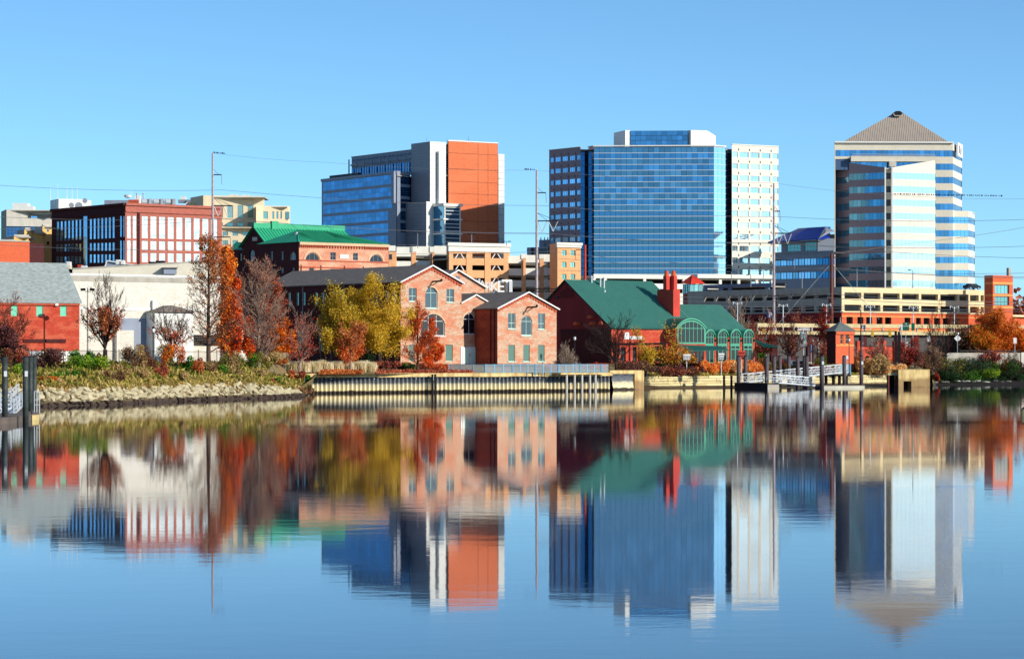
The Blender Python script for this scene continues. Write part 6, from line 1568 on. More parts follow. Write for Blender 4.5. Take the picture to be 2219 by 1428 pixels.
for pts, lb in (
    ([(-60, 398, 655), (484, 412, 650), (1186, 446, 650), (1693, 470, 642), (2290, 473, 600)], 'highest, hung from the upper arms of the steel poles'),
    ([(-60, 467, 650), (475, 474, 650), (1175, 505, 650), (1689, 528, 640), (2290, 531, 600)], 'hung from the left vee insulators of the steel poles'),
    ([(-60, 497, 652), (495, 474, 652), (1197, 507, 652), (1713, 526, 642), (2290, 560, 600)], 'hung from the right vee insulators of the steel poles'),
    ([(-60, 527, 648), (500, 540, 648), (1190, 545, 648), (1720, 580, 640), (2290, 590, 600)], 'below the lowest arms, crossing the brown block'),
    ([(1802, 550, 610), (1935, 532, 612), (2290, 480, 620)], 'rising to the right from the top of the wooden pole'),
    ([(1210, 560, 640), (1802, 582, 612), (2290, 600, 612)], 'crossing low over the blue glass tower'),
    ([(1210, 586, 630), (1802, 580, 610), (2290, 604, 600)], 'just above the far white garage'),
    ([(1470, 644, 615), (1802, 637, 608), (2290, 655, 600)], 'uppermost of the bundle in front of the grey garage'),
    ([(1470, 653, 612), (1802, 646, 607), (2290, 661, 600)], 'second of the bundle in front of the grey garage'),
    ([(1470, 660, 612), (1802, 663, 607), (2290, 668, 600)], 'third of the bundle in front of the grey garage'),
    ([(1470, 665, 612), (1802, 668, 607), (2290, 673, 600)], 'lowest of the bundle in front of the grey garage')):
    wire(pts, WL + lb, .05 if pts[0][1] < 600 else .07)
wire([(461, 332, 650), (700, 352, 650), (1163, 369, 650), (1677, 397, 640), (1950, 424, 640), (2290, 430, 640)], 'thin topmost wire running over the tops of the steel poles', .03)
# birds sitting on the top wires
bm_ = MB().lathe([(.02, -.16), (.12, -.05), (.14, .06), (.07, .2), (.02, .26)], n=5); bm_.tube((0, 0, .18), (.14, 0, .22), .06, .03, 4).tube((0, 0, -.05), (-.24, 0, -.14), .06, .02, 4)
bme = bm_.mesh('bird', 'bird_black'); rnd = random.Random(9)
def birds(px0, px1, y0, y1, D, n, label, g):
    for i in range(n):
        px = px0 + (px1 - px0) * (i + rnd.uniform(-.35, .35)) / n; t_ = (px - px0) / (px1 - px0)
        o = link('bird', bme, None, W(px, y0 + (y1 - y0) * t_ - .8, D), rnd.choice([0, 3.1])); o.scale = (rnd.uniform(.75, 1.0),) * 3; tag(o, label, 'bird', g)
birds(1938, 2176, 422, 426, 640, 62, 'small black bird in the long row on the wire crossing the pyramid tower', 'birds on the wire crossing the pyramid tower')
birds(464, 488, 332, 334, 650, 9, 'small black bird on the wire at the top of the leftmost steel pole', 'birds at the leftmost steel pole')
birds(1137, 1160, 368, 369, 650, 8, 'small black bird on the wire atop the steel pole between the towers', 'birds at the middle steel pole')

# ---------------------------------------------------------------- street furniture
def street_lamp(px, ytop, ybot, D, label, col='black_metal'):
    q = P(px, D); h = Z(ytop, D) - ground_z(q.x, q.y); t = thing('street_lamp', label, 'street lamp', (q.x, q.y, ground_z(q.x, q.y)), 'black riverwalk lamps')
    link('pole', MB().lathe([(.16, 0), (.15, .5), (.08, .7), (.065, h - .95), (.12, h - .92), (.1, h - .85)], n=8).mesh('pole', col), t)
    link('lamp_globe', MB().lathe([(.13, h - .84), (.22, h - .6), (.2, h - .35), (.12, h - .28)], n=8).mesh('lamp_globe', 'lamp_glass'), t); link('lamp_cap', MB().lathe([(.24, h - .3), (.12, h - .12), (.03, h)], n=8).mesh('lamp_cap', col), t)
for px, y0, D, lb in ((332, 707, 378, 'black lantern lamp on the left bank before the cream warehouse porch'), (694, 717, 432, 'black lantern lamp beside the big yellow tree'), (1245.5, 726, 462, 'black lantern lamp in front of the maroon gable wall'),
                      (1761.5, 731, 560, 'black lantern lamp right of the tall narrow billboard'), (1771.5, 730, 572, 'black lantern lamp with white banner right of the billboard'), (1840, 730, 515, 'black lantern lamp in front of the signal booth'), (2076, 717, 590, 'black lantern lamp in front of the white diamond sign')):
    street_lamp(px, y0, 0, D, lb)
q = P(190, 395); t = thing('floodlight_pole', 'tall pole with two floodlights facing apart in front of the cream warehouse', 'light pole', (q.x, q.y, GZ)); h = Z(623, 395) - GZ
link('pole', MB().tube((0, 0, 0), (0, 0, h), .13, .1, 8).tube((-.45, 0, h - .6), (.45, 0, h - .6), .05).mesh('pole', 'concrete'), t)
for s_ in (-1, 1): link('floodlight', MB().prism([(s_ * .3, -.3, h - .45), (s_ * .95, -.35, h - .5), (s_ * 1.0, -.35, h - .15), (s_ * .35, -.3, h - .1)], (0, .5, 0)).mesh('floodlight', 'dark_metal'), t)
for k, (px, D, y0) in enumerate(((1598, 580, 655), (1697, 585, 660), (1791, 590, 659), (1886, 600, 662), (1979, 605, 664), (2068, 610, 664))):
    q = P(px, D); t = thing('catenary_mast', 'slender pale railway mast with small branched top, %s from the left along the viaduct' % ORD[k], 'mast', (q.x, q.y, GZ), 'railway masts along the viaduct'); h = Z(y0, D) - GZ
    link('pole', MB().tube((0, 0, 0), (0, 0, h), .13, .1, 6).mesh('pole', 'aluminium'), t)
    link('bracket', MB().tube((0, 0, h - .5), (-.9, 0, h + .1), .06).tube((0, 0, h - .5), (.9, 0, h + .1), .06).tube((-.9, 0, h + .1), (-.9, 0, h - .5), .09).tube((.9, 0, h + .1), (.9, 0, h - .5), .09).mesh('bracket', 'aluminium'), t)
q = P(1865.5, 530); t = thing('road_light_mast', 'very tall thin black lighting mast rising over the viaduct', 'light pole', (q.x, q.y, 4.0)); link('pole', MB().tube((0, 0, 0), (0, 0, Z(664, 530) - 4), .14, .1, 8).mesh('pole', 'black_metal'), t)
link('mast_light', MB().box(-.1, .3, -.2, .2, Z(672, 530) - 4, Z(666, 530) - 4).mesh('mast_light', 'garage_cream'), t); link('mast_arm', MB().box(-.9, .3, -.1, .1, Z(665, 530) - 4, Z(664, 530) - 4).mesh('mast_arm', 'black_metal'), t)
# billboard
D = 545; t = thing('billboard', 'tall narrow grey framed billboard with a pale green screen and white lettering on top', 'billboard', (X(1741, D), D, GZ)); z0_, z1_ = Z(750.5, D) - GZ, Z(718, D) - GZ; hw = 7.6 / FP * D
link('frame', MB().box(-hw, hw, -.2, .25, z0_, z1_).mesh('frame', 'grey_panel'), t); link('screen', MB().box(-hw * .62, hw * .55, -.28, -.21, Z(743.5, D) - GZ, Z(720, D) - GZ).mesh('screen', 'screen'), t)
link('screen_motif', MB().tube((.1, -.31, Z(739, D) - GZ), (.35, -.31, Z(737, D) - GZ), .06, n=4).tube((.35, -.31, Z(737, D) - GZ), (.0, -.31, Z(736, D) - GZ), .06, n=4).mesh('screen_motif', 'frame_green'), t)
link('post', MB().tube((0, 0, 0), (0, 0, z0_), .12).mesh('post', 'galvanised'), t); link('header_panel', MB().box(-13 / FP * D, 14 / FP * D, -.1, .1, Z(716, D) - GZ, Z(713, D) - GZ).tube((0, 0, z1_), (0, 0, Z(716, D) - GZ), .08).mesh('header_panel', 'letters'), t)
text_obj('lettering', 'YZABAM', .62, 'letters', t, (0, -.05, Z(713.2, D) - GZ), 0, .05, bold=.01)
# smaller signs
def sign(name, px, yt, yb, w, D, mat, label, cat='sign', shape='rect', post='galvanised', txt=None, tmat='letters_dark', foot=None, ts=None):
    q = P(px, D); g = ground_z(q.x, q.y) if foot is None else foot; t = thing(name, label, cat, (q.x, q.y, g)); s = D / FP; hw = w * s / 2; a_, b_ = Z(yb, D) - g, Z(yt, D) - g
    if shape == 'rect': mm = MB().box(-hw, hw, -.06, 0, a_, b_)
    else: c_ = (a_ + b_) / 2; hh = (b_ - a_) / 2; mm = MB().prism([(-hw, -.06, c_), (0, -.06, c_ - hh), (hw, -.06, c_), (0, -.06, c_ + hh)], (0, .06, 0))
    link('sign_panel', mm.mesh('sign_panel', mat), t); link('post', MB().box(-.05, .05, .01, .1, 0, b_ - .1).mesh('post', post), t)
    if txt:
        for i, line in enumerate(txt.split('|')): text_obj('lettering', line, ts or (b_ - a_) * .6, tmat, t, (0, -.07, b_ - (ts or (b_ - a_) * .6) * (.9 + i * 1.05)), 0, .01)
    return t
sign('parking_sign', 1669, 674, 689, 14, 600, 'sign_blue', 'dark blue sign with a white letter P left of the tall steel pole', txt='P', tmat='letters', ts=1.5)
sign('parking_sign', 1870, 704.5, 713, 11, 556, 'sign_blue', 'dark blue sign with a white letter P on the tall black mast above the viaduct', txt='P', tmat='letters', ts=.95)
sign('road_sign', 1963, 699, 716.5, 14, 560, 'sign_green', 'green road sign panel with small white lettering above the viaduct', 'road sign', txt='NJ|Center', tmat='letters', ts=.42)
sign('road_sign', 1978.5, 700, 716.5, 7, 562, 'sign_green', 'narrower dark green road sign right beside the larger green one', 'road sign')
sign('road_sign', 1953.5, 704, 716, 7, 561, 'sign_white', 'small pale rounded sign left of the green road signs', 'road sign')
sign('warning_sign', 2075, 725.5, 741, 15.5, 592, 'sign_white', 'large white diamond sign behind the lamp on the right bank', 'road sign', 'diamond'); sign('warning_sign', 1704.5, 750, 762, 11, 548, 'sign_white', 'small white diamond sign beside the dark tree left of the billboard', 'road sign', 'diamond')
sign('white_sign', 1705, 762.5, 769, 10, 547, 'sign_white', 'white rectangular sign under the small diamond sign'); sign('white_sign', 2013.5, 727, 740, 7, 585, 'sign_white', 'narrow white sign on a post left of the white diamond sign')
sign('white_sign', 2199.5, 732, 744, 7, 588, 'sign_white', 'small white sign on a post at the right edge above the retaining wall'); sign('white_sign', 1965, 741, 751, 5, 575, 'sign_white', 'small tilted white sign above the orange bush')
sign('dock_sign', 1400.5, 804, 817, 6.5, 496, 'sign_white', 'small white sign with a dark mark standing on the stone wall by the yellow abutment', txt='A', ts=.5); sign('dock_sign', 1833, 792, 801, 6, 512, 'sign_white', 'white notice on the blue gate at the head of the gangway'); sign('dock_sign', 1835, 771, 778, 6, 515, 'sign_white', 'small white sign beside the pile above the gangway gate')
sign('banner', 1758, 747, 764, 5, 557, 'sign_blue', 'vertical dark blue banner with white letters beside the lamp', 'banner', txt='B|A|N|K', tmat='letters', ts=.3); sign('banner', 1774.5, 742, 754, 4, 570, 'sign_white', 'vertical white banner beside the second lamp', 'banner')
D = 555; t = thing('dark_pylon', 'pair of dark pylon posts with traffic signal beam right of the booth', 'pylon', (X(1943, D), D, GZ))
for px, w_, y in ((1941, 5, 717), (1948, 5, 719)): link('column', MB().box(X(px - w_ / 2, D) - X(1943, D), X(px + w_ / 2, D) - X(1943, D), -.2, .2, 0, Z(y, D) - GZ).mesh('column', 'black_metal'), t)
link('mast_arm', MB().box(X(1845, D) - X(1943, D), 0, -.1, .1, Z(719, D) - GZ, Z(717, D) - GZ).mesh('mast_arm', 'dark_metal'), t)
for px in (1843.5, 1890, 1928): link('traffic_light', MB().box(-.25, .25, -.2, .2, -.9, .5).mesh('traffic_light', 'signal_yellow'), t, (X(px, D) - X(1943, D), -.3, Z(720, D) - GZ))
D = 552; t = thing('traffic_light', 'yellow traffic light on a mast arm left of the bare trees', 'traffic light', (X(1655, D), D, GZ)); link('signal_head', MB().box(-.25, .25, -.2, .2, Z(722, D) - GZ, Z(713, D) - GZ).mesh('signal_head', 'signal_yellow'), t); link('mast', MB().tube((.5, 0, 0), (.5, 0, Z(712, D) - GZ), .1).tube((.5, 0, Z(714, D) - GZ), (-.2, 0, Z(714, D) - GZ), .06).mesh('mast', 'galvanised'), t)
t = sign('orange_road_sign', 1752, 746, 751.5, 6, 550, 'traffic_orange', 'small orange panel at the foot of the billboard')
q = P(1484, 480)
def birdhouse(px, y0, y1, w, D, mat, label):
    q = P(px, D); g = ground_z(q.x, q.y); t = thing('birdhouse', label, 'birdhouse', (q.x, q.y, g)); s = D / FP; hw = w * s / 2; a_, b_ = Z(y1, D) - g, Z(y0, D) - g
    link('house_box', MB().box(-hw * .85, hw * .85, -.35, .35, a_, b_ - .25).mesh('house_box', mat), t)
    link('roof', MB().prism([(-hw, -.5, b_ - .28), (hw, -.5, b_ - .28), (hw, 0, b_)], (0, 0, .03)).prism([(-hw, -.5, b_ - .3), (-hw, 0, b_), (hw, 0, b_), (hw, -.5, b_ - .3)], (0, 0, .05)).prism([(-hw, .5, b_ - .3), (-hw, 0, b_), (hw, 0, b_), (hw, .5, b_ - .3)], (0, 0, .05)).mesh('roof', mat), t)
    hl = MB(); 
    for i in range(4): hl.box(-hw * .7 + i * hw * .42, -hw * .7 + i * hw * .42 + .12, -.37, -.34, a_ + .15, a_ + .4)
    link('entry_holes', hl.mesh('entry_holes', 'timber_dark'), t); link('post', MB().tube((0, 0, 0), (0, 0, a_), .07).mesh('post', 'white_paint'), t)
birdhouse(1488, 768, 779.5, 17, 492, 'white_paint', 'white purple-martin birdhouse with a row of holes on a white post behind the stone wall'); birdhouse(1563, 766, 779, 13, 500, 'white_paint', 'plain white boxy birdhouse above the orange grasses'); birdhouse(1607, 761, 775, 16, 502, 'chimney_red', 'brownish red birdhouse with gable roof between two dock piles')
t = thing('utility_cabinet', 'grey utility cabinet standing beside the lamp before the maroon wall', 'cabinet', (X(1249, 463), 463, ground_z(X(1249, 463), 463))); link('cabinet_body', MB().box(-.55, .15, -.3, .3, 0, 1.5).mesh('cabinet_body', 'grey_panel'), t); link('cabinet_door', MB().box(-.5, .1, -.33, -.3, .1, 1.4).mesh('cabinet_door', 'grey_blue_panel'), t)

# ---------------------------------------------------------------- vehicles
def car(px, D, label, mat, rz=0, suv=False, z=None, L_=4.5):
    q = P(px, D); g = ground_z(q.x, q.y) if z is None else z; t = thing('parked_car', label, 'car', (q.x, q.y, g), None, rz)
    h = 1.75 if suv else 1.42; hl = L_ / 2; W2 = .9
    side = [(-hl, .35), (-hl, .85), (-hl + .15, 1.0), (-hl * .62 if not suv else -hl + .3, 1.05), (-hl * .42 if not suv else -hl + .45, h), (hl * .28, h), (hl * .58, 1.05), (hl - .2, .92), (hl, .75), (hl, .35)]
    link('body', MB().prism([(x_, -W2, z_) for x_, z_ in side], (0, 2 * W2, 0)).mesh('body', mat), t)
    g0 = -hl * .55 if not suv else -hl + .4
    for y_ in (-W2 - .01, W2 + .01): link('side_window', MB().poly([(g0, y_, 1.08), (hl * .5, y_, 1.08), (hl * .26, y_, h - .1), (-hl * .4 if not suv else -hl + .52, y_, h - .1)]).mesh('side_window', 'glass_dark'), t)
    link('windscreen', MB().poly([(hl * .58 - .01, -.75, 1.1), (hl * .58 - .01, .75, 1.1), (hl * .3 + .02, .68, h - .06), (hl * .3 + .02, -.68, h - .06)]).mesh('windscreen', 'glass_dark'), t)
    for sx in (-.62, .62):
        for sy in (-.88, .72): wo_ = link('wheel', MB().tube((0, 0, 0), (0, .18, 0), .34, .34, 14).mesh('tyre', 'tyre'), t, (hl * sx, sy - .04, .34)); link('rim', MB().tube((0, -.012, 0), (0, .0, 0), .2, .2, 8).mesh('rim', 'galvanised'), wo_)
    for y_ in (-.62, .62): link('headlight', MB().box(hl - .03, hl + .02, y_ - .16, y_ + .16, .68, .84).mesh('headlight', 'lamp_glass'), t); link('tail_light', MB().box(-hl - .02, -hl + .03, y_ - .14, y_ + .14, .7, .92).mesh('tail_light', 'car_red'), t)
car(1735, 540, 'silver-blue sport utility car parked under the billboard', 'car_silver', R(10), True, None, 4.8); car(1757, 536, 'silver-blue saloon car parked right of the sport utility car', 'car_silver', R(8)); car(2085, 600, 'pale car passing behind the retaining wall near the diamond sign', 'car_silver', R(4), z=GZ); car(1916, 560, 'dark car parked below the viaduct before the red wall', 'car_dark', R(2)); car(1700, 545, 'dark car parked under the small diamond sign', 'car_dark', R(0))
car(2106, 668, 'black car parked on the roof of the cream garage', 'car_dark', R(38), False, Z(626, 668) - .2)
car(1842, 648, 'white car on the upper deck inside the cream garage', 'car_white', R(38), False, Z(649, 640) + .02); car(1808, 650, 'dark blue car on the upper deck just left of the garage corner', 'car_dark', R(128), False, Z(649, 640) + .02)

# ---------------------------------------------------------------- docks, piles and gangways
def pile(px, y0, D, label, mat='pile_purple', r=.42, band=False, grp='dock piles on the right'):
    q = P(px, D); t = thing('dock_pile', label, 'pile', (q.x, q.y, -1), grp); h = Z(y0, D) + 1
    link('pile_shaft', MB().tube((0, 0, 0), (0, 0, h - r * .55), r, r, 12).mesh('pile_shaft', mat, True), t); link('pile_cap', MB().lathe([(r * 1.02, h - r * .6), (r * .95, h - r * .35), (r * .5, h - r * .05), (.03, h)], n=12).mesh('pile_cap', 'dark_metal'), t)
    if band: link('reflector_plate', MB().box(-r * .1, r * .85, -r - .03, -r * .7, band[0] + 1, band[1] + 1).mesh('reflector_plate', 'sign_white'), t)
pn = [1600.5, 1615.5, 1661.5, 1677.6, 1690, 1709.5, 1728.5, 1744, 1748.5, 1781, 1829.5, 1866.5]; pd = [499, 501, 494, 500, 516, 516, 505, 506, 503, 495, 507, 503]
wh = ['standing leftmost at the dark float', 'just right of the leftmost pile', 'at the right end of the dark float', 'right of the dark float end', 'behind the left gangway, first of the far pair', 'behind the left gangway, second of the far pair', 'rising through the middle of the gangways', 'left of the close pair at the gangway middle', 'right of the close pair at the gangway middle', 'at the left end of the pale float, with white plate', 'dark and slender by the blue gate', 'at the right end of the pale float, with white plate']
for i, (px, D) in enumerate(zip(pn, pd)):
    pile(px, 770 if i not in (2, 6) else 772, D, 'tall round grey-purple dock pile ' + wh[i], r=.36 if i not in (7, 9) else .4, band=(Z(790, D), Z(783, D)) if i in (9, 11) else False)
def float_dock(pts, zt, h, D0, label, top, side, edge=None):
    t = thing('floating_dock', label, 'dock', (pts[0][0], pts[0][1], 0)); m = Rel(t); m.prism([up(p, zt) for p in pts], (0, 0, -.12)); m.put('deck', top); c_ = sum((Vector(p) for p in pts), Vector((0, 0))) / len(pts)
    m = Rel(t); m.prism([up(Vector(p) + (c_ - Vector(p)).normalized() * .05, zt - .12) for p in pts], (0, 0, -h)); m.put('float', side)
    if edge: m = Rel(t); q = [Vector(p) + (Vector(p) - c_).normalized() * .1 for p in pts]; m.prism([up(p, zt - h * .75) for p in q], (0, 0, -.25)); m.put('fender', edge)
float_dock([P(1591, 497), P(1662.5, 489), P(1664, 498), P(1593, 506)], 1.0, 1.2, 497, 'dark navy floating dock at the foot of the left gangway', 'deck_wood', 'dock_dark')
float_dock([P(1663.5, 488), P(1688, 489), P(1689, 497), P(1665, 497)], .85, 1.1, 489, 'small pale grey wooden float between the dark dock and the lower gangway', 'deck_wood', 'concrete', 'dock_yellow'); float_dock([P(1782, 497), P(1874, 501), P(1874, 508), P(1782, 504)], .55, .8, 505, 'long low pale floating dock with two piles at the right', 'deck_wood', 'dock_white', 'dock_yellow')
float_dock([P(1766, 498), P(1781, 497.5), P(1781, 503), P(1766, 503)], .5, .7, 500, 'narrow dark float joining the lower gangway to the pale float', 'deck_wood', 'dock_dark')
def gangway(a, b, width, h, n, label, mat='aluminium'):
    a, b = Vector(a), Vector(b); t = thing('gangway', label, 'gangway', tuple(a)); d_ = (b - a); hd = Vector((d_.x, d_.y, 0)).normalized(); sdv = Vector((-hd.y, hd.x, 0)) * width
    m = Rel(t); m.prism([a, b, b + sdv, a + sdv], (0, 0, -.15)); m.put('walkway', 'galvanised')
    for k, o in enumerate((Vector(), sdv)):
        m = Rel(t); upv = Vector((0, 0, h)); m.tube(a + o, b + o, .11, n=4).tube(a + o + upv, b + o + upv, .07, n=4).tube(a + o + upv * .62, b + o + upv * .62, .045, n=4).tube(a + o + upv * .33, b + o + upv * .33, .045, n=4)
        for i in range(n + 1):
            p_ = a + d_ * i / n + o; m.tube(p_, p_ + upv, .055, n=4)
            if i < n:
                q_ = a + d_ * (i + 1) / n + o
                if i % 2: m.tube(p_, q_ + upv, .05, n=4)
                else: m.tube(p_ + upv, q_, .05, n=4)
        m.put('side_truss', mat)
    return t
gangway(W(1622, 828, 498), W(1838, 806, 520), 1.6, 1.45, 16, 'long white aluminium gangway climbing from the dark dock to the blue gate'); gangway(W(1687, 829, 490), W(1766, 835.5, 497), 1.6, 1.4, 8, 'short white aluminium gangway sloping down to the narrow float in front')
t = thing('dock_railing', 'thin white railing along the edge of the dark floating dock', 'railing', (X(1593, 497), 497, 1.0)); m = Rel(t)
for i in range(8): p_ = W(1592, 0, 497).lerp(W(1690, 0, 489), i / 7); p_.z = 1.0; m.tube(p_, p_ + Vector((0, 0, 1.15)), .04, n=4)
for zz in (1.7, 2.15): m.tube((X(1592, 497), 497, zz), (X(1690, 489), 489, zz), .035, n=4)
m.put('rail', 'aluminium')
D = 522; t = thing('gangway_gate', 'pale blue panelled gate at the head of the long gangway', 'gate', (X(1840, D), D, 2.3))
for i, (a_, b_) in enumerate(((1819, 1828), (1829, 1835), (1836, 1842.5))): link('gate_panel', MB().box(X(a_, D) - X(1840, D), X(b_, D) - X(1840, D), -.05, .05, Z(810, D) - 2.3, Z(790, D) - 2.3).mesh('gate_panel', 'rail_blue' if i % 2 == 0 else 'frame_mint'), t)
for px in (1818.5, 1843): link('gate_post', MB().box(-.08, .08, -.08, .08, 0, Z(789, D) - 2.3).mesh('gate_post', 'rail_blue'), t, (X(px, D) - X(1840, D), 0, 0))
t = thing('gangway_landing', 'dark timber landing on stout piles under the upper end of the long gangway', 'platform', (X(1810, 522), 522, 0)); m = Rel(t); m.box(X(1770, 522), X(1842, 522), 520.5, 526, 2.0, 2.3); m.put('platform', 'timber_dark')
for px in (1790, 1806, 1819, 1834): m = Rel(t); m.tube((X(px, 521), 521, -1), (X(px, 521), 521, 2.0), .3); m.put('support_pile', 'timber_dark')
for px, y0 in ((1569, 814), (1585, 813)): q = P(px, 505); t = thing('timber_pile', 'short black timber mooring pile ' + ('left' if px == 1569 else 'right') + ' of two before the stone wall', 'pile', (q.x, q.y, -1), 'short black piles'); link('pile_shaft', MB().tube((0, 0, 0), (0, 0, Z(y0, 505) + 1), .24, .2, 8).mesh('pile_shaft', 'timber_dark'), t); link('pile_band', MB().tube((0, 0, Z(y0, 505) + .6), (0, 0, Z(y0, 505) + .75), .26, .26, 8).mesh('pile_band', 'black_metal'), t)
# near dock, lower left
for px, y0, D, lb, bd in ((10.5, 771, 221, 'leftmost thick dark green dock pile with a white plate at the left edge', 1), (55.5, 771, 223, 'thick dark green dock pile with a white framed plate standing second from the left', 1), (66, 771, 245, 'dark green dock pile behind the second one, in the middle of the close trio', 0), (74.5, 771, 250, 'grey-green dock pile rightmost of the close trio at the left edge', 0)):
    pile(px, y0, D, lb, 'pile_sleeve', .235 if D < 230 else .215, (Z(816, D), Z(804, D)) if bd else False, 'thick dock piles at the left edge')
float_dock([P(-60, 212), P(19, 218), P(69, 232), P(69, 262), P(-70, 250)], .5, .75, 218, 'weathered grey timber floating dock at the lower left edge with yellow edge beam', 'deck_wood', 'deck_wood', 'dock_yellow')
float_dock([P(69.5, 232), P(84.5, 234), P(84.5, 246), P(69.5, 246)], .55, .7, 234, 'short yellow-edged float at the right end of the near dock', 'deck_wood', 'dock_yellow')
gangway(W(30, 897, 236), W(71, 857, 262), 1.3, 1.1, 7, 'white aluminium gangway climbing behind the near dock piles'); gangway(W(-60, 880, 232), W(1, 884, 230), 1.2, 1.2, 4, 'white railing section cut off by the left edge')
m_ = thing('dock_railing', 'white railing of the short float behind the right pile of the near dock', 'railing', (X(75, 240), 240, .55)); m = Rel(m_)
for px in (74.5, 80, 85.5): m.tube(up(P(px, 238), .5), up(P(px, 238), Z(848, 238)), .04, n=4)
for y in (848, 866, 877): m.tube(W(74.5, y, 238), W(85.5, y, 238), .035, n=4)
m.put('rail', 'aluminium')
q = P(2219, 250); t = thing('mooring_post', 'yellowish timber mooring post cut off by the right edge in the water', 'post', (q.x, q.y, -1)); link('post', MB().tube((0, 0, 0), (0, 0, Z(886, 250) + 1), .25, .25, 8).mesh('post', 'dock_yellow'), t); link('post_cap', MB().lathe([(.27, Z(886, 250) + 1), (.05, Z(884, 250) + 1.1)], n=8).mesh('post_cap', 'dark_metal'), t)

# fences
def fence(pts, h, D, label, n, bars=True, mat='black_metal', name='iron_fence'):
    t = thing(name, label, 'fence', (pts[0][0], pts[0][1], GZ))
    for a_, b_ in zip(pts[:-1], pts[1:]):
        a3, b3 = up(a_, ground_z(*a_)), up(b_, ground_z(*b_)); L_ = (b3 - a3).length
        m = Rel(t); m.tube(a3 + Vector((0, 0, h - .15)), b3 + Vector((0, 0, h - .15)), .03, n=4).tube(a3 + Vector((0, 0, .3)), b3 + Vector((0, 0, .3)), .03, n=4)
        if bars:
            k = int(L_ / .28)
            for i in range(1, k): p_ = a3.lerp(b3, i / k); m.tube(p_ + Vector((0, 0, .1)), p_ + Vector((0, 0, h)), .016, n=3, cap=False)
        m.put('fence_panel', mat); m = Rel(t); m.tube(a3, a3 + Vector((0, 0, h + .15)), .06, n=6); m.put('post', mat)
fence([P(px, D) for px, D in ((28, 362), (47, 363), (69, 364), (91, 365), (113, 366), (137, 367), (166, 368), (195, 372), (225, 376), (258, 380), (292, 384), (325, 388), (360, 392), (395, 396), (430, 400), (470, 404), (510, 408))], 2.0, 0, 'long black iron picket fence behind the left bank shrubs', 0)
fence([P(px, 447) for px in range(585, 870, 22)], 2.1, 0, 'dark chain fence behind the tall pale grasses and yellow trees', 0, mat='dark_metal')
fence([P(px, D) for px, D in ((1320, 478), (1345, 480), (1370, 484), (1400, 490), (1430, 494), (1460, 496), (1500, 500))], 1.5, 0, 'low dark terrace fence in front of the green-roofed hall', 0); fence([P(px, 512 + (px - 1500) * .05) for px in (1500, 1540, 1580, 1620, 1660)], 1.4, 0, 'low dark fence before the arched dormers of the hall', 0)
t = thing('retaining_wall', 'grey concrete retaining wall with dark top rail on the right bank', 'wall', base(2100, 585))
F = Face(t, P(2052, 583), P(2230, 592)); F.box('wall', 'concrete', 0, F.u(2212), 0, .5, 1, GZ + 2.2); F.box('top_rail', 'black_metal', F.u(2080), F.u(2212), .1, .3, GZ + 2.5, GZ + 2.75); F.box('end_pier', 'concrete_light', F.u(2212), F.L, -.2, .7, 1, GZ + 2.3)
for px in range(2085, 2212, 25): F.box('rail_post', 'black_metal', F.u(px), F.u(px) + .12, .12, .24, GZ + 2.2, GZ + 2.5)
# road with kerb and painted lines along the station
m = Rel(thing('x', 'x', 'x', (0, 0, 0))); pa, pb = P(1560, 546), P(2260, 622)
bpy.data.objects.remove(m.T)
d_ = (pb - pa).normalized(); nn = Vector((-d_.y, d_.x))
plain('asphalt', (74, 74, 76), 0.9, var=0.15)
def strip(name, mat, o0, o1, z_):
    mm = MB(); k = 24
    for i in range(k):
        q0, q1 = pa.lerp(pb, i / k), pa.lerp(pb, (i + 1) / k)
        mm.poly([up(q0 + nn * o0, z_), up(q1 + nn * o0, z_), up(q1 + nn * o1, z_), up(q0 + nn * o1, z_)])
    return struct(name, mm.mesh(name, mat))
strip('road', 'asphalt', 0, 9, GZ + .10); strip('road_marking', 'white_paint', 4.4, 4.55, GZ + .104)
mm = MB(); mm.prism([up(pa, GZ - .2), up(pb, GZ - .2), up(pb - nn * .25, GZ - .2), up(pa - nn * .25, GZ - .2)], (0, 0, .42)); struct('kerb', mm.mesh('kerb', 'concrete_light'))
# ================================================================== VEGETATION
def quads(name, C, size, mat, rng, aspect=1.0, up_bias=0.0, droop=None):
    """thousands of small leaf faces at points C with per-leaf size and random turn"""
    n = len(C); C = np.asarray(C, dtype=np.float32); s = size * rng.uniform(0.6, 1.35, n)[:, None]
    a = rng.normal(size=(n, 3)); a /= np.linalg.norm(a, axis=1)[:, None]
    b = rng.normal(size=(n, 3)); b[:, 2] += up_bias; b -= a * np.sum(a * b, axis=1)[:, None]; b /= np.linalg.norm(b, axis=1)[:, None]
    a = a * s * 0.5; b = b * s * 0.5 * aspect
    V = np.stack([C - a - b * .6, C + a * .6 - b, C + a + b * .7, C - a * .5 + b], axis=1).reshape(-1, 3)
    me = bpy.data.meshes.new(name); me.vertices.add(4 * n); me.vertices.foreach_set('co', V.ravel())
    me.loops.add(4 * n); me.loops.foreach_set('vertex_index', np.arange(4 * n, dtype=np.int32))
    me.polygons.add(n); me.polygons.foreach_set('loop_start', np.arange(0, 4 * n, 4, dtype=np.int32)); me.polygons.foreach_set('loop_total', np.full(n, 4, dtype=np.int32))
    me.materials.append(MATS[mat]); me.update(calc_edges=True); return me
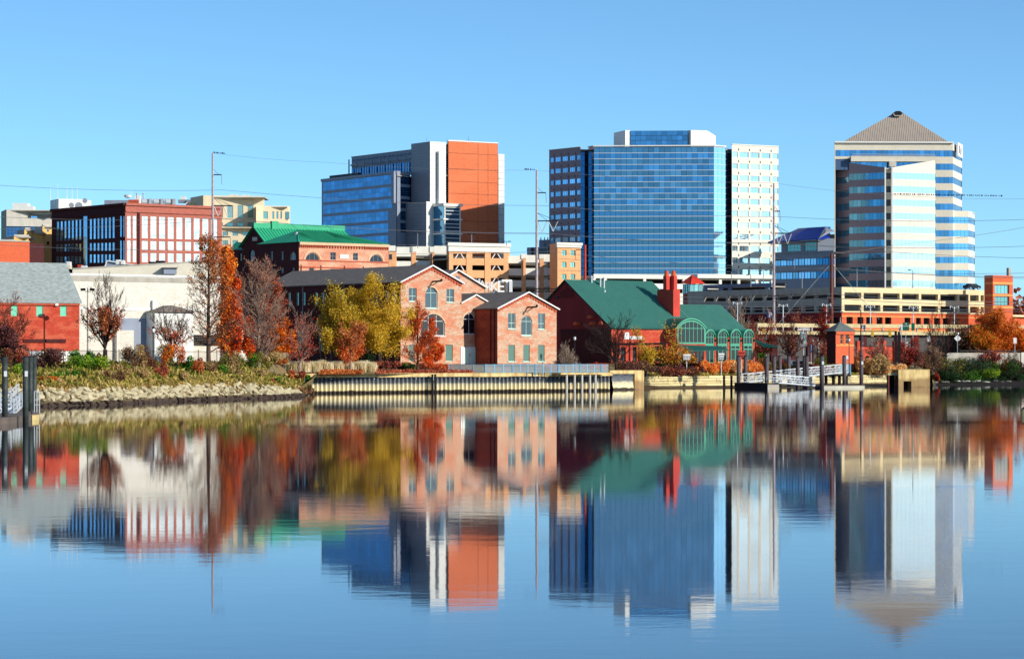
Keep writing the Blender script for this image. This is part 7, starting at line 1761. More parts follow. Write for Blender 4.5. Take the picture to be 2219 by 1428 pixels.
def sticks(name, segs, mat, nside=3):
    """branches: list of (p, q, r0, r1) as tapered tubes in one mesh"""
    S_ = np.array([list(p) + list(q) + [r0, r1] for p, q, r0, r1 in segs], dtype=np.float32); n = len(S_)
    p, q = S_[:, :3], S_[:, 3:6]; d = q - p; d /= (np.linalg.norm(d, axis=1)[:, None] + 1e-9)
    ref = np.tile(np.array([[0, 0, 1.0]]), (n, 1)); ref[np.abs(d[:, 2]) > .9] = [1, 0, 0]
    a = np.cross(d, ref); a /= np.linalg.norm(a, axis=1)[:, None]; b = np.cross(d, a)
    V = []
    for c, r in ((p, S_[:, 6:7]), (q, S_[:, 7:8])):
        for i in range(nside): t = 2 * math.pi * i / nside; V.append(c + (a * math.cos(t) + b * math.sin(t)) * r)
    V = np.stack(V, axis=1).reshape(-1, 3); k = 2 * nside; base_ = (np.arange(n) * k)[:, None]
    F_ = np.concatenate([base_ + np.array([[i, (i + 1) % nside, nside + (i + 1) % nside, nside + i]]) for i in range(nside)], axis=1).reshape(-1).astype(np.int32); nf = n * nside
    me = bpy.data.meshes.new(name); me.vertices.add(len(V)); me.vertices.foreach_set('co', V.ravel().astype(np.float32))
    me.loops.add(4 * nf); me.loops.foreach_set('vertex_index', F_); me.polygons.add(nf)
    me.polygons.foreach_set('loop_start', np.arange(0, 4 * nf, 4, dtype=np.int32)); me.polygons.foreach_set('loop_total', np.full(nf, 4, dtype=np.int32))
    me.materials.append(MATS[mat]); me.update(calc_edges=True); return me
def rv(r): return Vector((r.uniform(-1, 1), r.uniform(-1, 1), r.uniform(-1, 1)))
def grow(r, p, d, L, rad, depth, segs, tips, spread=.6, upw=.15, nsub=3, shrink=.62, minr=.012):
    """one limb in 3 bent segments, side limbs along it"""
    k = 3; q = Vector(p); dd = Vector(d)
    for i in range(k):
        dd = (dd + rv(r) * .16 + Vector((0, 0, upw * .5))).normalized(); n = q + dd * (L / k); r0 = rad * (1 - .75 * i / k); r1 = rad * (1 - .75 * (i + 1) / k)
        segs.append((q.copy(), n.copy(), max(r0, minr), max(r1, minr)))
        if depth > 0:
            for j in range(nsub if i else max(1, nsub - 1)):
                t = r.random(); s = q.lerp(n, t); side = rv(r); side -= dd * side.dot(dd)
                if side.length < .05: continue
                nd = (dd * (1 - spread * .5) + side.normalized() * spread + Vector((0, 0, upw))).normalized()
                grow(r, s, nd, L * shrink * r.uniform(.7, 1.1), max(r1 * .6, minr), depth - 1, segs, tips, spread, upw, nsub, shrink, minr)
        else: tips.append(q.lerp(n, r.random()).copy())
        q = n
    tips.append(q.copy())
def make_tree(px, D, ytop, ybot, wpx, kind, label, bark, leaves=(), seed=1, cat='tree', group=None, lsize=.16, name=None, zb=None, minr=.015, lean=0, dens=1.0, aspect=1.0):
    """kind: cone (conifer habit), fan (cypress with up-swept limbs), round, vase, shrubby.
    leaves: list of (material, leaves per tip, scatter, zone function or None)"""
    r = random.Random(seed); rng = np.random.default_rng(seed)
    g = ground_z(X(px, D), D) if zb is None else zb
    H = Z(ytop, D) - g; Rw = wpx / 2 / FP * D
    t = thing(name or ('bare_tree' if not leaves else 'tree'), label, cat, (X(px, D), D, g), group)
    segs, tips, trunk = [], [], []
    if kind in ('cone', 'fan'):
        tr = max(.12, H * .017); q = Vector((0, 0, 0)); N_ = 12; pts = [q]
        for i in range(N_): q = Vector((r.uniform(-.05, .05) * H * .05 + lean * (i + 1) / N_, r.uniform(-.05, .05) * H * .05, H * (i + 1) / N_)); pts.append(q)
        for i in range(N_): trunk.append((pts[i], pts[i + 1], tr * (1 - i / N_) + .03, tr * (1 - (i + 1) / N_) + .02))
        nb = int((46 if kind == 'cone' else 52) * dens)
        for i in range(nb):
            f = .08 + .88 * (i + r.random()) / nb; a = r.uniform(0, 6.283); k = f * N_; j = min(N_ - 1, int(k)); p = pts[j].lerp(pts[j + 1], k - j)
            env = Rw * ((1 - f) ** .75 if kind == 'cone' else min(1, .55 + f * .9) * (1 - f) ** .65 * 1.25) * r.uniform(.75, 1.15)
            el = (.35 if kind == 'cone' else .62) + f * .5
            d = Vector((math.cos(a) * math.cos(el), math.sin(a) * math.cos(el), math.sin(el)))
            grow(r, p, d, max(.5, env / math.cos(el)), max(.02, tr * .38 * (1 - f)), 2 if env > 1.0 else 1, segs, tips, .55, .12, 3, .42, minr)
    elif kind == 'round':
        tr = H * .03; fk = Vector((r.uniform(-.2, .2), 0, H * .2)); trunk.append((Vector(), fk, tr, tr * .8))
        nl = int(9 * dens)
        for i in range(nl):
            a = 6.283 * i / nl + r.uniform(-.3, .3); el = r.choice([.45, .75, 1.05, 1.3]); d = Vector((math.cos(a) * math.cos(el) , math.sin(a) * math.cos(el), math.sin(el)))
            L_ = 1 / math.sqrt((math.cos(el) / Rw) ** 2 + (math.sin(el) / (H * .8)) ** 2) * r.uniform(.8, 1.0)
            grow(r, fk, d, L_, tr * .55, 3, segs, tips, .6, .10, 2, .5, minr)
    elif kind in ('vase', 'shrubby'):
        tr = max(.06, H * .022); fk = Vector((0, 0, H * (.14 if kind == 'vase' else .03))); trunk.append((Vector(), fk, tr * 1.2, tr))
        nl = int((8 if kind == 'vase' else 11) * dens)
        for i in range(nl):
            a = 6.283 * i / nl + r.uniform(-.4, .4); el = r.uniform(.5, 1.35); d = Vector((math.cos(a) * math.cos(el) + lean * .3, math.sin(a) * math.cos(el), math.sin(el))).normalized()
            L_ = .86 / math.sqrt((math.cos(el) / Rw) ** 2 + (math.sin(el) / (H * .88)) ** 2) * r.uniform(.8, 1.08)
            grow(r, fk + Vector((0, 0, r.uniform(0, H * .06))), d, L_, tr * .55, 3 if H > 3 else 2, segs, tips, .5, .12, 2 if H > 3 else 3, .52, minr)
    elif kind == 'columnar':
        tr = H * .02; trunk.append((Vector(), Vector((0, 0, H * .95)), tr, .03))
        for i in range(int(60 * dens)):
            f = .04 + .92 * r.random(); a = r.uniform(0, 6.283); el = 1.0; d = Vector((math.cos(a) * math.cos(el), math.sin(a) * math.cos(el), math.sin(el)))
            grow(r, Vector((0, 0, H * f * .9)), d, Rw * 1.6 * (1 - f * .75), .03, 1, segs, tips, .6, .2, 3, .5, minr)
    # keep the crown inside its height and width
    mz = max([s[1].z for s in segs]); mx = sorted([math.hypot(s[1].x, s[1].y) for s in segs])[int(len(segs) * .985)]
    fz, fx = (H / mz if mz > .1 else 1), (Rw / mx if mx > .1 else 1)
    def sc(v): return Vector((v.x * fx, v.y * fx, v.z * fz))
    segs = [(sc(a), sc(b), c, d) for a, b, c, d in segs]; trunk = [(sc(a), sc(b), c, d) for a, b, c, d in trunk]; tips = [sc(a) for a in tips]
    link('trunk', sticks('trunk', trunk, bark, 8), t); link('branches', sticks('branches', segs, bark, 3), t)
    tp = np.array([tuple(v) for v in tips], dtype=np.float32)
    for mat, per, scat, zone in leaves:
        T_ = tp
        if zone is not None: T_ = tp[[zone(v[0] / Rw, v[1] / Rw, v[2] / H, r) for v in tp]]
        if not len(T_): continue
        idx = rng.integers(0, len(T_), int(len(T_) * per)) if per < 1 or per % 1 else np.repeat(np.arange(len(T_)), int(per))
        C = T_[idx] + rng.normal(scale=scat, size=(len(idx), 3)).astype(np.float32)
        C[:, 2] = np.maximum(C[:, 2], .15); link('crown', quads('crown', C, lsize, mat, rng, aspect), t)
    return t
leafmat('leaf_rust', [(120, 54, 26), (176, 88, 40), (214, 124, 62), (232, 156, 88)])
leafmat('leaf_orange', [(150, 56, 16), (206, 90, 22), (232, 124, 36), (240, 156, 60)])
leafmat('leaf_flame', [(150, 40, 16), (214, 72, 24), (236, 104, 40), (240, 140, 60)])
leafmat('leaf_red', [(84, 20, 20), (140, 38, 30), (180, 64, 44), (196, 90, 60)])
leafmat('leaf_redbrown', [(104, 44, 34), (158, 72, 50), (192, 104, 72), (206, 132, 98)])
leafmat('leaf_yellow', [(164, 132, 36), (204, 164, 40), (234, 194, 56), (250, 222, 100)], scale=.35, trans=.42)
leafmat('leaf_olive', [(54, 58, 20), (96, 96, 36), (138, 130, 52), (168, 152, 74)])
leafmat('leaf_green', [(24, 54, 14), (48, 98, 24), (84, 140, 34), (120, 168, 48)])
leafmat('leaf_lime', [(70, 96, 20), (122, 152, 28), (168, 192, 44), (196, 208, 76)])
leafmat('leaf_darkgreen', [(14, 30, 16), (24, 50, 26), (40, 72, 36), (60, 92, 50)])
leafmat('leaf_tan', [(120, 92, 58), (168, 134, 84), (204, 170, 112), (224, 196, 142)])
leafmat('leaf_brown', [(66, 44, 36), (104, 70, 50), (138, 98, 66), (160, 122, 84)])
leafmat('leaf_purple', [(48, 26, 32), (84, 44, 48), (120, 70, 66), (140, 92, 84)])
leafmat('grass_pale', [(220, 200, 150), (240, 226, 184), (248, 238, 206), (250, 244, 222)], trans=.5)
leafmat('grass_orange', [(206, 96, 34), (236, 136, 54), (246, 164, 84), (248, 190, 120)], trans=.3)
leafmat('grass_gold', [(206, 138, 66), (230, 170, 96), (240, 194, 130), (246, 212, 160)], trans=.3)
leafmat('grass_green', [(76, 92, 30), (132, 130, 50), (176, 156, 76), (206, 180, 108)], trans=.3)
BT = 'bare_tree'
# --- left bank and behind
make_tree(452, 380, 502, 790, 150, 'cone', 'tall cone-shaped cypress with thin rust leaves before the cream warehouse, tallest tree', 'bark', [('leaf_rust', .22, .2, None), ('leaf_rust', .7, .22, lambda x, y, z, r: z > .62)], 3, name='cypress_tree', lsize=.15, minr=.017)
make_tree(561, 385, 548, 792, 132, 'fan', 'wide cypress with pale up-swept branches and red-brown twigs left of the brick mill', 'bark_pale', [('leaf_redbrown', .3, .2, None)], 7, name='cypress_tree', lsize=.14, minr=.02)
make_tree(228, 378, 585, 792, 120, 'vase', 'bare grey tree with a few rusty lower leaves in front of the cream warehouse', 'bark_dark', [('leaf_redbrown', .5, .2, lambda x, y, z, r: z < .6), ('leaf_rust', .8, .2, lambda x, y, z, r: z < .6 and abs(x) < .5)], 12, dens=1.4, minr=.018)
make_tree(5, 372, 585, 792, 150, 'vase', 'bare reddish tree cut off by the left edge in front of the red barn', 'bark_red', [('leaf_redbrown', .25, .2, None)], 15, name=BT, dens=1.7, minr=.02)
make_tree(20, 366, 705, 792, 80, 'round', 'small dark purple leaved tree at the left edge in front of the red barn', 'bark_dark', [('leaf_purple', 3, .25, None)], 16, lsize=.18)
make_tree(372, 390, 655, 792, 105, 'vase', 'bare grey tree with scattered orange-red leaves before the warehouse porch', 'bark', [('leaf_flame', 1, .2, lambda x, y, z, r: z < .6 and r.random() < .35)], 18, dens=1.3, minr=.017)
make_tree(498, 470, 560, 792, 32, 'columnar', 'narrow bright orange cypress standing directly right of the tallest rust cypress', 'bark', [('leaf_orange', 3.5, .4, None)], 21, name='cypress_tree', lsize=.3, dens=1.2)
make_tree(489, 460, 535, 700, 36, 'columnar', 'dense orange-brown cypress crown just behind the tallest rust cypress', 'bark', [('leaf_orange', 2.5, .4, None)], 22, name='cypress_tree', lsize=.3, dens=1.2)
make_tree(513, 450, 605, 792, 26, 'columnar', 'narrow flame orange cypress between the tall rust one and the pale-branched one', 'bark', [('leaf_flame', 3.5, .3, None)], 23, name='cypress_tree', lsize=.26, dens=1.1)
make_tree(541, 440, 690, 792, 24, 'columnar', 'small vivid orange cypress close behind the trunk of the pale-branched cypress', 'bark', [('leaf_flame', 8, .22, None)], 24, name='cypress_tree', lsize=.2)
make_tree(597, 430, 600, 792, 60, 'fan', 'thin red-brown tree between the pale-branched cypress and the dark brick wall', 'bark_red', [('leaf_redbrown', .8, .25, None)], 25, lsize=.18, dens=.8)
make_tree(650, 418, 650, 792, 84, 'vase', 'small tree with dark red leaves in front of the shaded brick mill wall', 'bark_pale', [('leaf_red', .4, .28, lambda x, y, z, r: z < .8)], 27, lsize=.17)
make_tree(618, 425, 690, 792, 50, 'round', 'low orange-yellow small tree behind the pale-branched cypress', 'bark', [('leaf_orange', 3, .3, lambda x, y, z, r: r.random() < .7)], 28, lsize=.18)
# --- yellow trees
make_tree(742, 434, 612, 792, 118, 'round', 'large golden yellow tree, left of the two yellow crowns beside the brick mill', 'bark_dark', [('leaf_yellow', 5, .42, None), ('leaf_olive', 1.5, .4, None)], 31, lsize=.17, dens=1.1)
make_tree(822, 437, 600, 796, 132, 'round', 'large bright yellow tree, right of the two yellow crowns beside the brick mill', 'bark_dark', [('leaf_yellow', 6.5, .42, None)], 33, lsize=.17, dens=1.2)
make_tree(784, 440, 594, 720, 96, 'round', 'upper yellow crown rising between the two large yellow trees', 'bark_dark', [('leaf_yellow', 6, .35, None)], 34, lsize=.17, zb=GZ + 3)
make_tree(760, 425, 695, 796, 78, 'round', 'small orange-red tree in front of the golden yellow tree', 'bark_pale', [('leaf_rust', 1.6, .3, None), ('leaf_flame', 1.4, .3, lambda x, y, z, r: z < .5)], 35, lsize=.18)
make_tree(905, 441, 652, 796, 84, 'cone', 'sparse orange leaved tree standing before the lit brick gable', 'bark', [('leaf_flame', 1.1, .22, None)], 37, lsize=.13, dens=.9)
make_tree(937, 445, 690, 796, 44, 'cone', 'small bright orange tree partly covering the large arched window', 'bark', [('leaf_flame', 3.5, .22, None)], 38, lsize=.15, dens=.6)
# --- middle
make_tree(1335, 474, 668, 790, 150, 'vase', 'dark bare spreading tree in front of the green-roofed hall', 'bark_dark', [], 41, dens=1.9, minr=.022, name=BT, lean=-.6)
make_tree(1226, 456, 735, 790, 60, 'shrubby', 'bare grey bushy shrub before the maroon gable wall', 'bark_pale', [], 43, dens=1.8, minr=.018, cat='shrub', name='bare_shrub')
make_tree(1462, 494, 690, 790, 90, 'round', 'slender tree with sparse yellow-green leaves before the big arched window', 'bark_dark', [('leaf_yellow', 2, .3, lambda x, y, z, r: r.random() < .45), ('leaf_rust', 1, .3, lambda x, y, z, r: z < .6)], 44, lsize=.17, dens=.8)
make_tree(1400, 492, 708, 790, 60, 'vase', 'small tree with a few yellow leaves over the sign board', 'bark_dark', [('leaf_yellow', 3, .3, lambda x, y, z, r: r.random() < .5)], 45, lsize=.15, dens=.7)
# --- right side, bare and red
for i, (px, D, yt, w_, kind, bk_, lv, lb) in enumerate((
    (1652, 545, 692, 74, 'vase', 'bark_red', [('leaf_redbrown', .7, .3, None)], 'reddish bushy tree at the right end of the green-roofed hall'),
    (1600, 588, 640, 80, 'vase', 'bark_pale', [], 'pale bare tree in front of the grey garage above the lower green roof'),
    (1657, 582, 665, 56, 'vase', 'bark_pale', [('leaf_redbrown', .15, .3, None)], 'pale bare tree left of the dark blue parking sign'),
    (1712, 543, 682, 104, 'vase', 'bark_dark', [('leaf_redbrown', .2, .3, None)], 'dark branching bare tree left of the tall narrow billboard'),
    (1738, 592, 660, 70, 'vase', 'bark_red', [('leaf_redbrown', .35, .3, None)], 'reddish bare tree behind the billboard'),
    (1787, 548, 664, 62, 'cone', 'bark_red', [('leaf_red', .4, .25, lambda x, y, z, r: z > .45)], 'tall narrow reddish tree left of the signal booth'),
    (1795, 535, 735, 66, 'shrubby', 'bark_red', [('leaf_redbrown', .6, .25, None)], 'red-brown bushy tree at the left wall of the signal booth'),
    (1857, 548, 748, 30, 'vase', 'bark_pale', [], 'small pale bare sapling right of the signal booth'),
    (1905, 555, 724, 60, 'vase', 'bark_pale', [('leaf_red', .2, .25, None)], 'bare grey tree in front of the red station wall'),
    (1965, 560, 728, 56, 'shrubby', 'bark_red', [('leaf_red', .8, .3, None)], 'dark red bushy tree right of the dark pylon'),
    (2036, 575, 640, 84, 'vase', 'bark_dark', [], 'tall bare tree in front of the cream garage'),
    (2095, 598, 690, 70, 'round', 'bark_dark', [('leaf_brown', .5, .3, None)], 'dark brown tree behind the white diamond sign'),
    (2160, 600, 668, 110, 'round', 'bark_dark', [('leaf_orange', 7, .45, None), ('leaf_rust', 2, .4, None)], 'large orange tree in front of the orange stair tower'),
    (2128, 598, 705, 70, 'round', 'bark_dark', [('leaf_orange', 5, .4, None), ('leaf_lime', 1, .4, None)], 'lower orange-yellow tree left of the large orange one'),
    (2208, 602, 690, 50, 'round', 'bark_dark', [('leaf_orange', 5, .4, None)], 'orange tree cut off by the right edge'),
    (2020, 572, 730, 60, 'shrubby', 'bark_pale', [('leaf_brown', .6, .3, None)], 'grey-brown tangled bush below the tall bare tree'),
    (2150, 585, 755, 60, 'vase', 'bark_pale', [('leaf_red', .6, .2, None)], 'small pale bare tree on the right bank, left of two'),
    (2192, 583, 760, 50, 'vase', 'bark_pale', [], 'small pale bare tree on the right bank near the right edge'))):
    make_tree(px, D, yt, 790, w_, kind, lb, bk_, lv, 60 + i, lsize=.19, minr=.024, name=BT if not lv else None, dens=1.2)
# ---------------------------------------------------------------- shrubs
def shrub(px, ybot, D, wpx, hpx, mats, label, seed, n=2600, ls=.14, cat='shrub', name='shrub', depth=1.0, aspect=1.0):
    rng = np.random.default_rng(seed); r = random.Random(seed); y = D; g = ground_z(X(px, D), D)
    if ybot is not None: g = max(g, Z(ybot, D) if 0 else g)
    W_ = wpx / 2 / FP * D; H = hpx / FP * D; t = thing(name, label, cat, (X(px, D), D, g))
    k = max(5, int(W_ * 5)); cl = [(r.uniform(-.8, .8) * W_, r.uniform(-.6, .6) * W_ * depth, r.uniform(.25, .78) * H, r.uniform(.25, .5)) for _ in range(k)]
    segs = []
    for cx, cy, cz, cr in cl:
        for _ in range(5): b_ = Vector((cx * .6 + r.uniform(-.2, .2), cy * .6, 0)); e_ = Vector((cx + r.uniform(-.4, .4), cy + r.uniform(-.3, .3), min(H, cz + r.uniform(.1, .5) * H))); segs.append((b_, e_, .02, .01))
    link('stems', sticks('stems', segs, 'bark', 3), t)
    for i, mt_ in enumerate(mats):
        sel = cl[i::len(mats)] if len(mats) > 1 else cl; C = []
        m_ = int(n / len(mats) / len(sel))
        for cx, cy, cz, cr in sel:
            v = rng.normal(size=(m_, 3)); v /= np.linalg.norm(v, axis=1)[:, None]; v *= (rng.uniform(.2, 1, m_) ** .5)[:, None]
            C.append(v * np.array([cr * W_ * .95, cr * W_ * .9 * depth, H * .32]) + np.array([cx, cy, cz]))
        C = np.concatenate(C); C[:, 2] = np.clip(np.abs(C[:, 2]), .05, H * 1.05); link('foliage', quads('foliage', C, ls, mt_, rng, aspect, 1.2 if aspect > 1 else 0), t)
    return t
def tuft(px, D, wpx, hpx, mat, label, seed, n=700, cat='grass clump', name='grass_clump', group=None, lean=.35, g=None, bw=.03):
    """clump of arching grass blades"""
    rng = np.random.default_rng(seed); g = ground_z(X(px, D), D) if g is None else g; W_ = wpx / 2 / FP * D; H = hpx / FP * D
    t = thing(name, label, cat, (X(px, D), D, g), group)
    bx = rng.normal(scale=W_ * .33, size=n); by = rng.normal(scale=W_ * .3, size=n); a = rng.uniform(0, 6.283, n); ln = np.abs(rng.normal(scale=lean, size=n)) * W_; h = H * rng.uniform(.6, 1.05, n)
    dx, dy = np.cos(a) * ln, np.sin(a) * ln; w_ = rng.uniform(.5, 1, n) * bw; px_, py_ = np.cos(a + 1.3) * w_, np.sin(a + 1.3) * w_
    z0 = np.zeros(n)
    V = np.stack([np.stack([bx - px_, by - py_, z0], 1), np.stack([bx + px_, by + py_, z0], 1), np.stack([bx + dx * .35 + px_ * 1.2, by + dy * .35 + py_ * 1.2, h * .6], 1), np.stack([bx + dx * .35 - px_ * 1.2, by + dy * .35 - py_ * 1.2, h * .6], 1), np.stack([bx + dx, by + dy, h], 1)], 1).reshape(-1, 3)
    F_ = []; 
    for i in range(n): k = 5 * i; F_ += [(k, k + 1, k + 2, k + 3), (k + 3, k + 2, k + 4)]
    me = bpy.data.meshes.new('blades'); me.from_pydata(V.tolist(), [], F_); me.materials.append(MATS[mat]); me.update(); link('blades', me, t); return t
# pale grass row along the quay
for i, px in enumerate(range(615, 812, 12)):
    tuft(px + (i % 3) - 1, 417 + (i % 2) * 1.2 + i * .75, 26, 23 + (i % 4), 'grass_pale', 'tall pale straw grass clump, %s from the left in the row along the quay' % ORD[i], 200 + i, 420, bw=.05, group='pale grasses in a row along the quay')
for i, (px, w_, h_) in enumerate(((596, 40, 30), (614, 30, 26))): tuft(px, 414 + i * 3, w_, h_, 'leaf_tan' if i == 0 else 'grass_pale', ('shaggy brown-tan grass clump left of the pale grass row', 'loose pale grass clump at the left start of the pale grass row')[i], 230 + i, 600)
# orange grasses
for i, (px, w_, h_, m_, lb) in enumerate(((1530, 40, 34, 'grass_orange', 'first orange grass clump from the left behind the stone wall'), (1556, 42, 36, 'grass_orange', 'second orange grass clump from the left behind the stone wall'), (1580, 36, 34, 'grass_gold', 'third orange grass clump, paler than its neighbours'), (1604, 38, 34, 'grass_orange', 'fourth orange grass clump between the two left dock piles'), (1628, 36, 36, 'grass_orange', 'rightmost orange grass clump just right of the dock piles'),
                                         (1880, 40, 38, 'grass_gold', 'golden grass mound right of the tall white-plated pile'), (1905, 46, 36, 'grass_gold', 'second golden grass mound above the stone wall'), (1935, 36, 26, 'grass_gold', 'low golden grass mound left of the culvert box'), (1897, 40, 48, 'leaf_tan', 'taller pale feathery grass behind the golden mounds'))):
    shrub(px, None, 512 + (px - 1530) * .075 + (i % 2), w_ * 1.45, h_ * .9, [m_], lb, 250 + i, n=3400, ls=.15, cat='grass clump', name='grass_clump', aspect=2.6)
SH = [  # px, D, width px, height px, materials, label
    (30, 330, 62, 50, ['leaf_brown', 'leaf_redbrown'], 'brown leafless shrub behind the leftmost dock pile'), (40, 322, 46, 34, ['leaf_lime', 'leaf_green'], 'bright lime green bush between the dock piles'),
    (100, 338, 90, 52, ['leaf_purple', 'leaf_brown'], 'dark purplish bush below the iron fence left of the lime bank'), (100, 326, 60, 22, ['leaf_orange', 'leaf_tan'], 'yellow-orange low bush right of the dock piles'), (105, 320, 70, 26, ['leaf_green', 'leaf_olive'], 'green low ground bush above the rocks right of the dock piles'),
    (175, 348, 56, 50, ['leaf_green', 'leaf_darkgreen'], 'green leafy shrub below the fence behind the lime patch'), (195, 330, 96, 42, ['leaf_lime', 'leaf_lime', 'leaf_green'], 'large glowing lime green patch on the left bank'), (160, 324, 60, 28, ['leaf_green', 'leaf_olive'], 'mid green patch left below the lime green one'),
    (205, 350, 40, 44, ['leaf_purple', 'leaf_redbrown'], 'dark reddish shrub beside the trunk of the bare grey tree'), (262, 340, 50, 36, ['leaf_tan', 'leaf_olive'], 'straw coloured shrub right of the lime patch'), (240, 326, 60, 26, ['leaf_tan', 'leaf_brown'], 'dry tan grasses just above the rocks below the bare tree'),
    (292, 352, 64, 56, ['leaf_brown', 'leaf_tan'], 'shaggy brown shrub in front of the iron fence'), (330, 344, 60, 46, ['leaf_redbrown', 'leaf_brown'], 'rust brown bush in the middle of the left bank'), (300, 334, 56, 30, ['leaf_tan', 'leaf_tan'], 'pale dry bush above the middle of the rocks'),
    (372, 356, 66, 54, ['leaf_orange', 'leaf_olive'], 'yellow-orange bush below the bare tree with orange leaves'), (398, 360, 40, 40, ['leaf_green', 'leaf_darkgreen'], 'deep green round bush near the base of the tall rust cypress'), (345, 345, 40, 30, ['leaf_redbrown'], 'small red-brown bush left of the deep green one'),
    (412, 354, 60, 40, ['leaf_redbrown', 'leaf_rust'], 'rusty red bush under the deep green one'), (470, 366, 44, 36, ['leaf_green', 'leaf_green'], 'fresh green bush right of the tall rust cypress trunk'), (500, 370, 60, 50, ['leaf_olive', 'leaf_tan'], 'olive and tan tall shrub left of the pale-branched cypress'),
    (540, 376, 60, 44, ['leaf_olive', 'leaf_green'], 'olive green shrub at the foot of the pale-branched cypress'), (455, 360, 60, 34, ['leaf_brown', 'leaf_tan'], 'brown dry shrub at the foot of the tall rust cypress'), (510, 366, 50, 28, ['leaf_tan', 'leaf_olive'], 'straw coloured low bush above the right half of the rocks'),
    (560, 378, 44, 26, ['leaf_tan'], 'light straw bush near the end of the rocky bank'), (592, 384, 36, 18, ['leaf_green', 'leaf_lime'], 'small grass green mound at the tip of the rocky bank'), (582, 398, 50, 14, ['leaf_rust', 'leaf_redbrown'], 'rusty mulch-like low cover left of the pale grass row'),
    (380, 350, 60, 24, ['leaf_olive', 'leaf_tan'], 'low olive ground bush above the rocks in the middle'),
    (1440, 492, 34, 30, ['leaf_darkgreen'], 'dark green shrub under the pergola beside the big arched window'), (586, 404, 44, 24, ['leaf_tan', 'leaf_olive'], 'straw and olive bush left of the shaggy tan grass clump'), (606, 408, 36, 18, ['leaf_rust', 'leaf_tan'], 'low rusty bush in front of the shaggy tan grass clump'), (640, 410, 44, 22, ['leaf_rust', 'leaf_redbrown'], 'rusty low bush where the rocky bank meets the quay wall'), (655, 413, 30, 16, ['leaf_green', 'leaf_rust'], 'small green and rust bush at the left end of the quay wall'), (783, 436, 60, 34, ['leaf_darkgreen'], 'very dark green shrub behind the right end of the pale grass row'), (835, 436, 70, 22, ['leaf_redbrown', 'leaf_purple'], 'low red-brown bush under the bright yellow tree'), (885, 440, 50, 18, ['leaf_olive', 'leaf_darkgreen'], 'low olive bush at the foot of the lit brick gable'), (940, 443, 70, 18, ['leaf_flame', 'leaf_redbrown'], 'low reddish bush along the lit brick gable'),
    (1190, 455, 44, 18, ['leaf_rust', 'leaf_orange'], 'low rusty bush at the corner of the right-hand brick gable'), (1285, 470, 62, 13, ['leaf_flame', 'leaf_red'], 'bright red low hedge before the maroon gable wall'),
    (1370, 476, 110, 26, ['leaf_purple', 'leaf_brown'], 'dark purplish hedge above the yellow abutment'), (1455, 484, 90, 25, ['leaf_redbrown', 'leaf_purple'], 'red-brown hedge behind the stone wall left of the birdhouse'), (1505, 490, 40, 26, ['leaf_purple', 'leaf_brown'], 'dark brown hedge just right of the birdhouse post'), (1445, 512, 60, 22, ['leaf_darkgreen', 'leaf_green'], 'dark green planting below the big arched window'),
    (1658, 524, 44, 36, ['leaf_olive', 'leaf_redbrown'], 'olive and red shrub behind the dock piles'), (1695, 526, 50, 34, ['leaf_red', 'leaf_olive'], 'red and olive shrub left of the parked cars'), (1735, 528, 54, 30, ['leaf_redbrown', 'leaf_olive'], 'reddish shrub in front of the sport utility car'), (1800, 532, 64, 40, ['leaf_olive', 'leaf_tan', 'leaf_green'], 'rounded olive shrub in front of the signal booth'), (1775, 530, 50, 28, ['leaf_green', 'leaf_red'], 'green and red shrub left of the rounded olive one'), (1852, 540, 46, 42, ['leaf_redbrown', 'leaf_orange', 'leaf_olive'], 'red and gold shrub beside the blue gate'), (1650, 532, 30, 34, ['leaf_green'], 'small green shrub at the corner of the hall'),
    (1965, 566, 66, 34, ['leaf_orange', 'leaf_orange'], 'glowing orange bush in front of the dark pylon'), (1975, 560, 80, 40, ['leaf_purple', 'leaf_brown'], 'grey-purple tangled bush above the culvert box'), (2025, 576, 60, 54, ['leaf_brown', 'leaf_redbrown'], 'brown bush left of the lamp on the right bank'),
    (2060, 574, 80, 44, ['leaf_darkgreen', 'leaf_olive'], 'dark green bush below the lamp on the right bank'), (2110, 577, 90, 46, ['leaf_darkgreen', 'leaf_darkgreen'], 'very dark evergreen mass in the middle of the right bank'), (2050, 569, 50, 34, ['leaf_darkgreen'], 'dark bush right beside the culvert box'), (2027, 567, 20, 22, ['leaf_red'], 'small rusty red bush touching the culvert box'),
    (2165, 580, 90, 40, ['leaf_darkgreen', 'leaf_green'], 'green bush patch near the right end of the right bank'), (2185, 582, 60, 46, ['leaf_red', 'leaf_darkgreen'], 'dark bush with red leaves near the right edge'), (2218, 583, 60, 44, ['leaf_darkgreen', 'leaf_purple'], 'dark bush at the right edge above the water'), (2140, 576, 60, 26, ['leaf_green', 'leaf_lime'], 'low fresh green patch on the right bank'), (2090, 572, 70, 24, ['leaf_darkgreen', 'leaf_green'], 'low dark shrub hanging over the right bank stones'), (2195, 578, 60, 22, ['leaf_darkgreen'], 'lowest dark shrub at the right edge above the stones')]
def bank_D(px, d):
    a, b = 270.0, 420.0
    for _ in range(30):
        D = (a + b) / 2
        if D > shore_y(X(px, D)) + d: b = D
        else: a = D
    return D
for i, (px, D, w_, h_, ms, lb) in enumerate(SH):
    if px < 605 and D < 400: D = bank_D(px, 9 + max(0, h_ - 22) * .55)
    shrub(px, None, D, w_, h_, ms, lb, 400 + i, n=int(900 + w_ * h_ * .75), ls=.13 if D < 380 else .17)
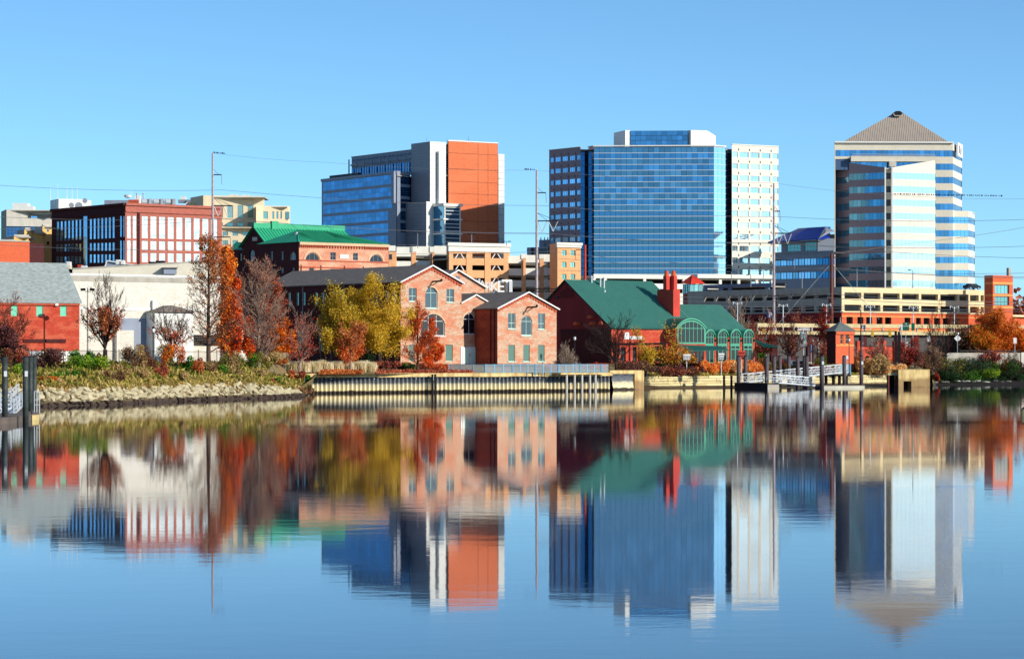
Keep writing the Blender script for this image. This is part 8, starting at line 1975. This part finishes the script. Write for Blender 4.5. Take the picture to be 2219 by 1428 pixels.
# low cover on the banks: nobody could count it
def cover(name, label, mats, x0, x1, d0, d1, n, seed, h=.45, zfun=None):
    rng = np.random.default_rng(seed); r = random.Random(seed); C = []
    for i in range(n):
        x = r.uniform(x0, x1); d = r.uniform(d0, d1); y = shore_y(x) + d; z_ = prof(x, d); C.append((x, y, z_ + abs(r.gauss(0, h * .5))))
    C = np.array(C)
    me = quads(name, C, .17, mats, rng, 3.0, 2.5); o = link(name, me, None, kind='stuff'); tag(o, label, 'ground cover'); return o
cover('undergrowth', 'dry tan grass and weeds covering the left bank above the rocks', 'leaf_tan', -62, X(640, 380), 5.8, 16, 24000, 1)
cover('undergrowth', 'olive weeds on the upper left bank under the trees', 'leaf_olive', -62, X(640, 380), 12, 34, 26000, 2)
cover('undergrowth', 'brown leaf litter and weeds between the shrubs of the left bank', 'leaf_brown', -62, X(650, 380), 9, 30, 9000, 3)
cover('undergrowth', 'low reddish planting on top of the sheet pile wall', 'leaf_redbrown', X(818, 428), WALL1.x + 6, 1.2, 6, 6000, 4, .3)
cover('undergrowth', 'low green and tan cover on top of the stone wall', 'grass_green', STONE0.x, X(1925, 545), .8, 6, 14000, 5, .35); cover('undergrowth', 'golden green grasses on the slope of the left bank', 'grass_green', -62, X(635, 380), 5.8, 20, 26000, 8, .8)
cover('undergrowth', 'rusty mulch at the left start of the quay wall', 'leaf_rust', -28.8, -23, .9, 14, 9000, 9, .25)
cover('undergrowth', 'dark low brush over the right bank', 'leaf_darkgreen', X(2024, 566), 115, 1.2, 16, 34000, 6, .6)
cover('undergrowth', 'brown low brush behind the stone wall', 'leaf_brown', STONE0.x, X(1925, 545), 5, 18, 12000, 7, .5)
# driftwood on the left bank
t = thing('driftwood_log', 'pale curved driftwood log lying above the rocks on the left bank', 'log', (X(113, 318), 318, 2.6)); m = Rel(t); pts = [W(112, 838, 316), W(125, 835, 316), W(150, 835, 317), W(172, 838, 318), W(188, 843, 318)]; m.path(pts, .09, 6); m.put('log', 'bark_pale')
# far wooded hill at the right and plain tree belt behind everything
rng = np.random.default_rng(77)
C = np.stack([rng.uniform(X(2180, 900), X(2700, 900), 26000), rng.uniform(880, 990, 26000), np.zeros(26000)], 1)
top = 18 + 7 * np.sin(C[:, 0] * .06) + 4 * np.sin(C[:, 0] * .19 + 1) ; C[:, 2] = GZ + np.minimum(top, 40) * rng.uniform(0, 1, 26000) ** .6 * (1 + .15 * rng.normal(size=26000))
o = link('far_woods', quads('far_woods', C, 1.5, 'leaf_redbrown', rng), None, kind='stuff'); tag(o, 'hazy red-brown far woods at the right edge behind the orange stair tower', 'woods')
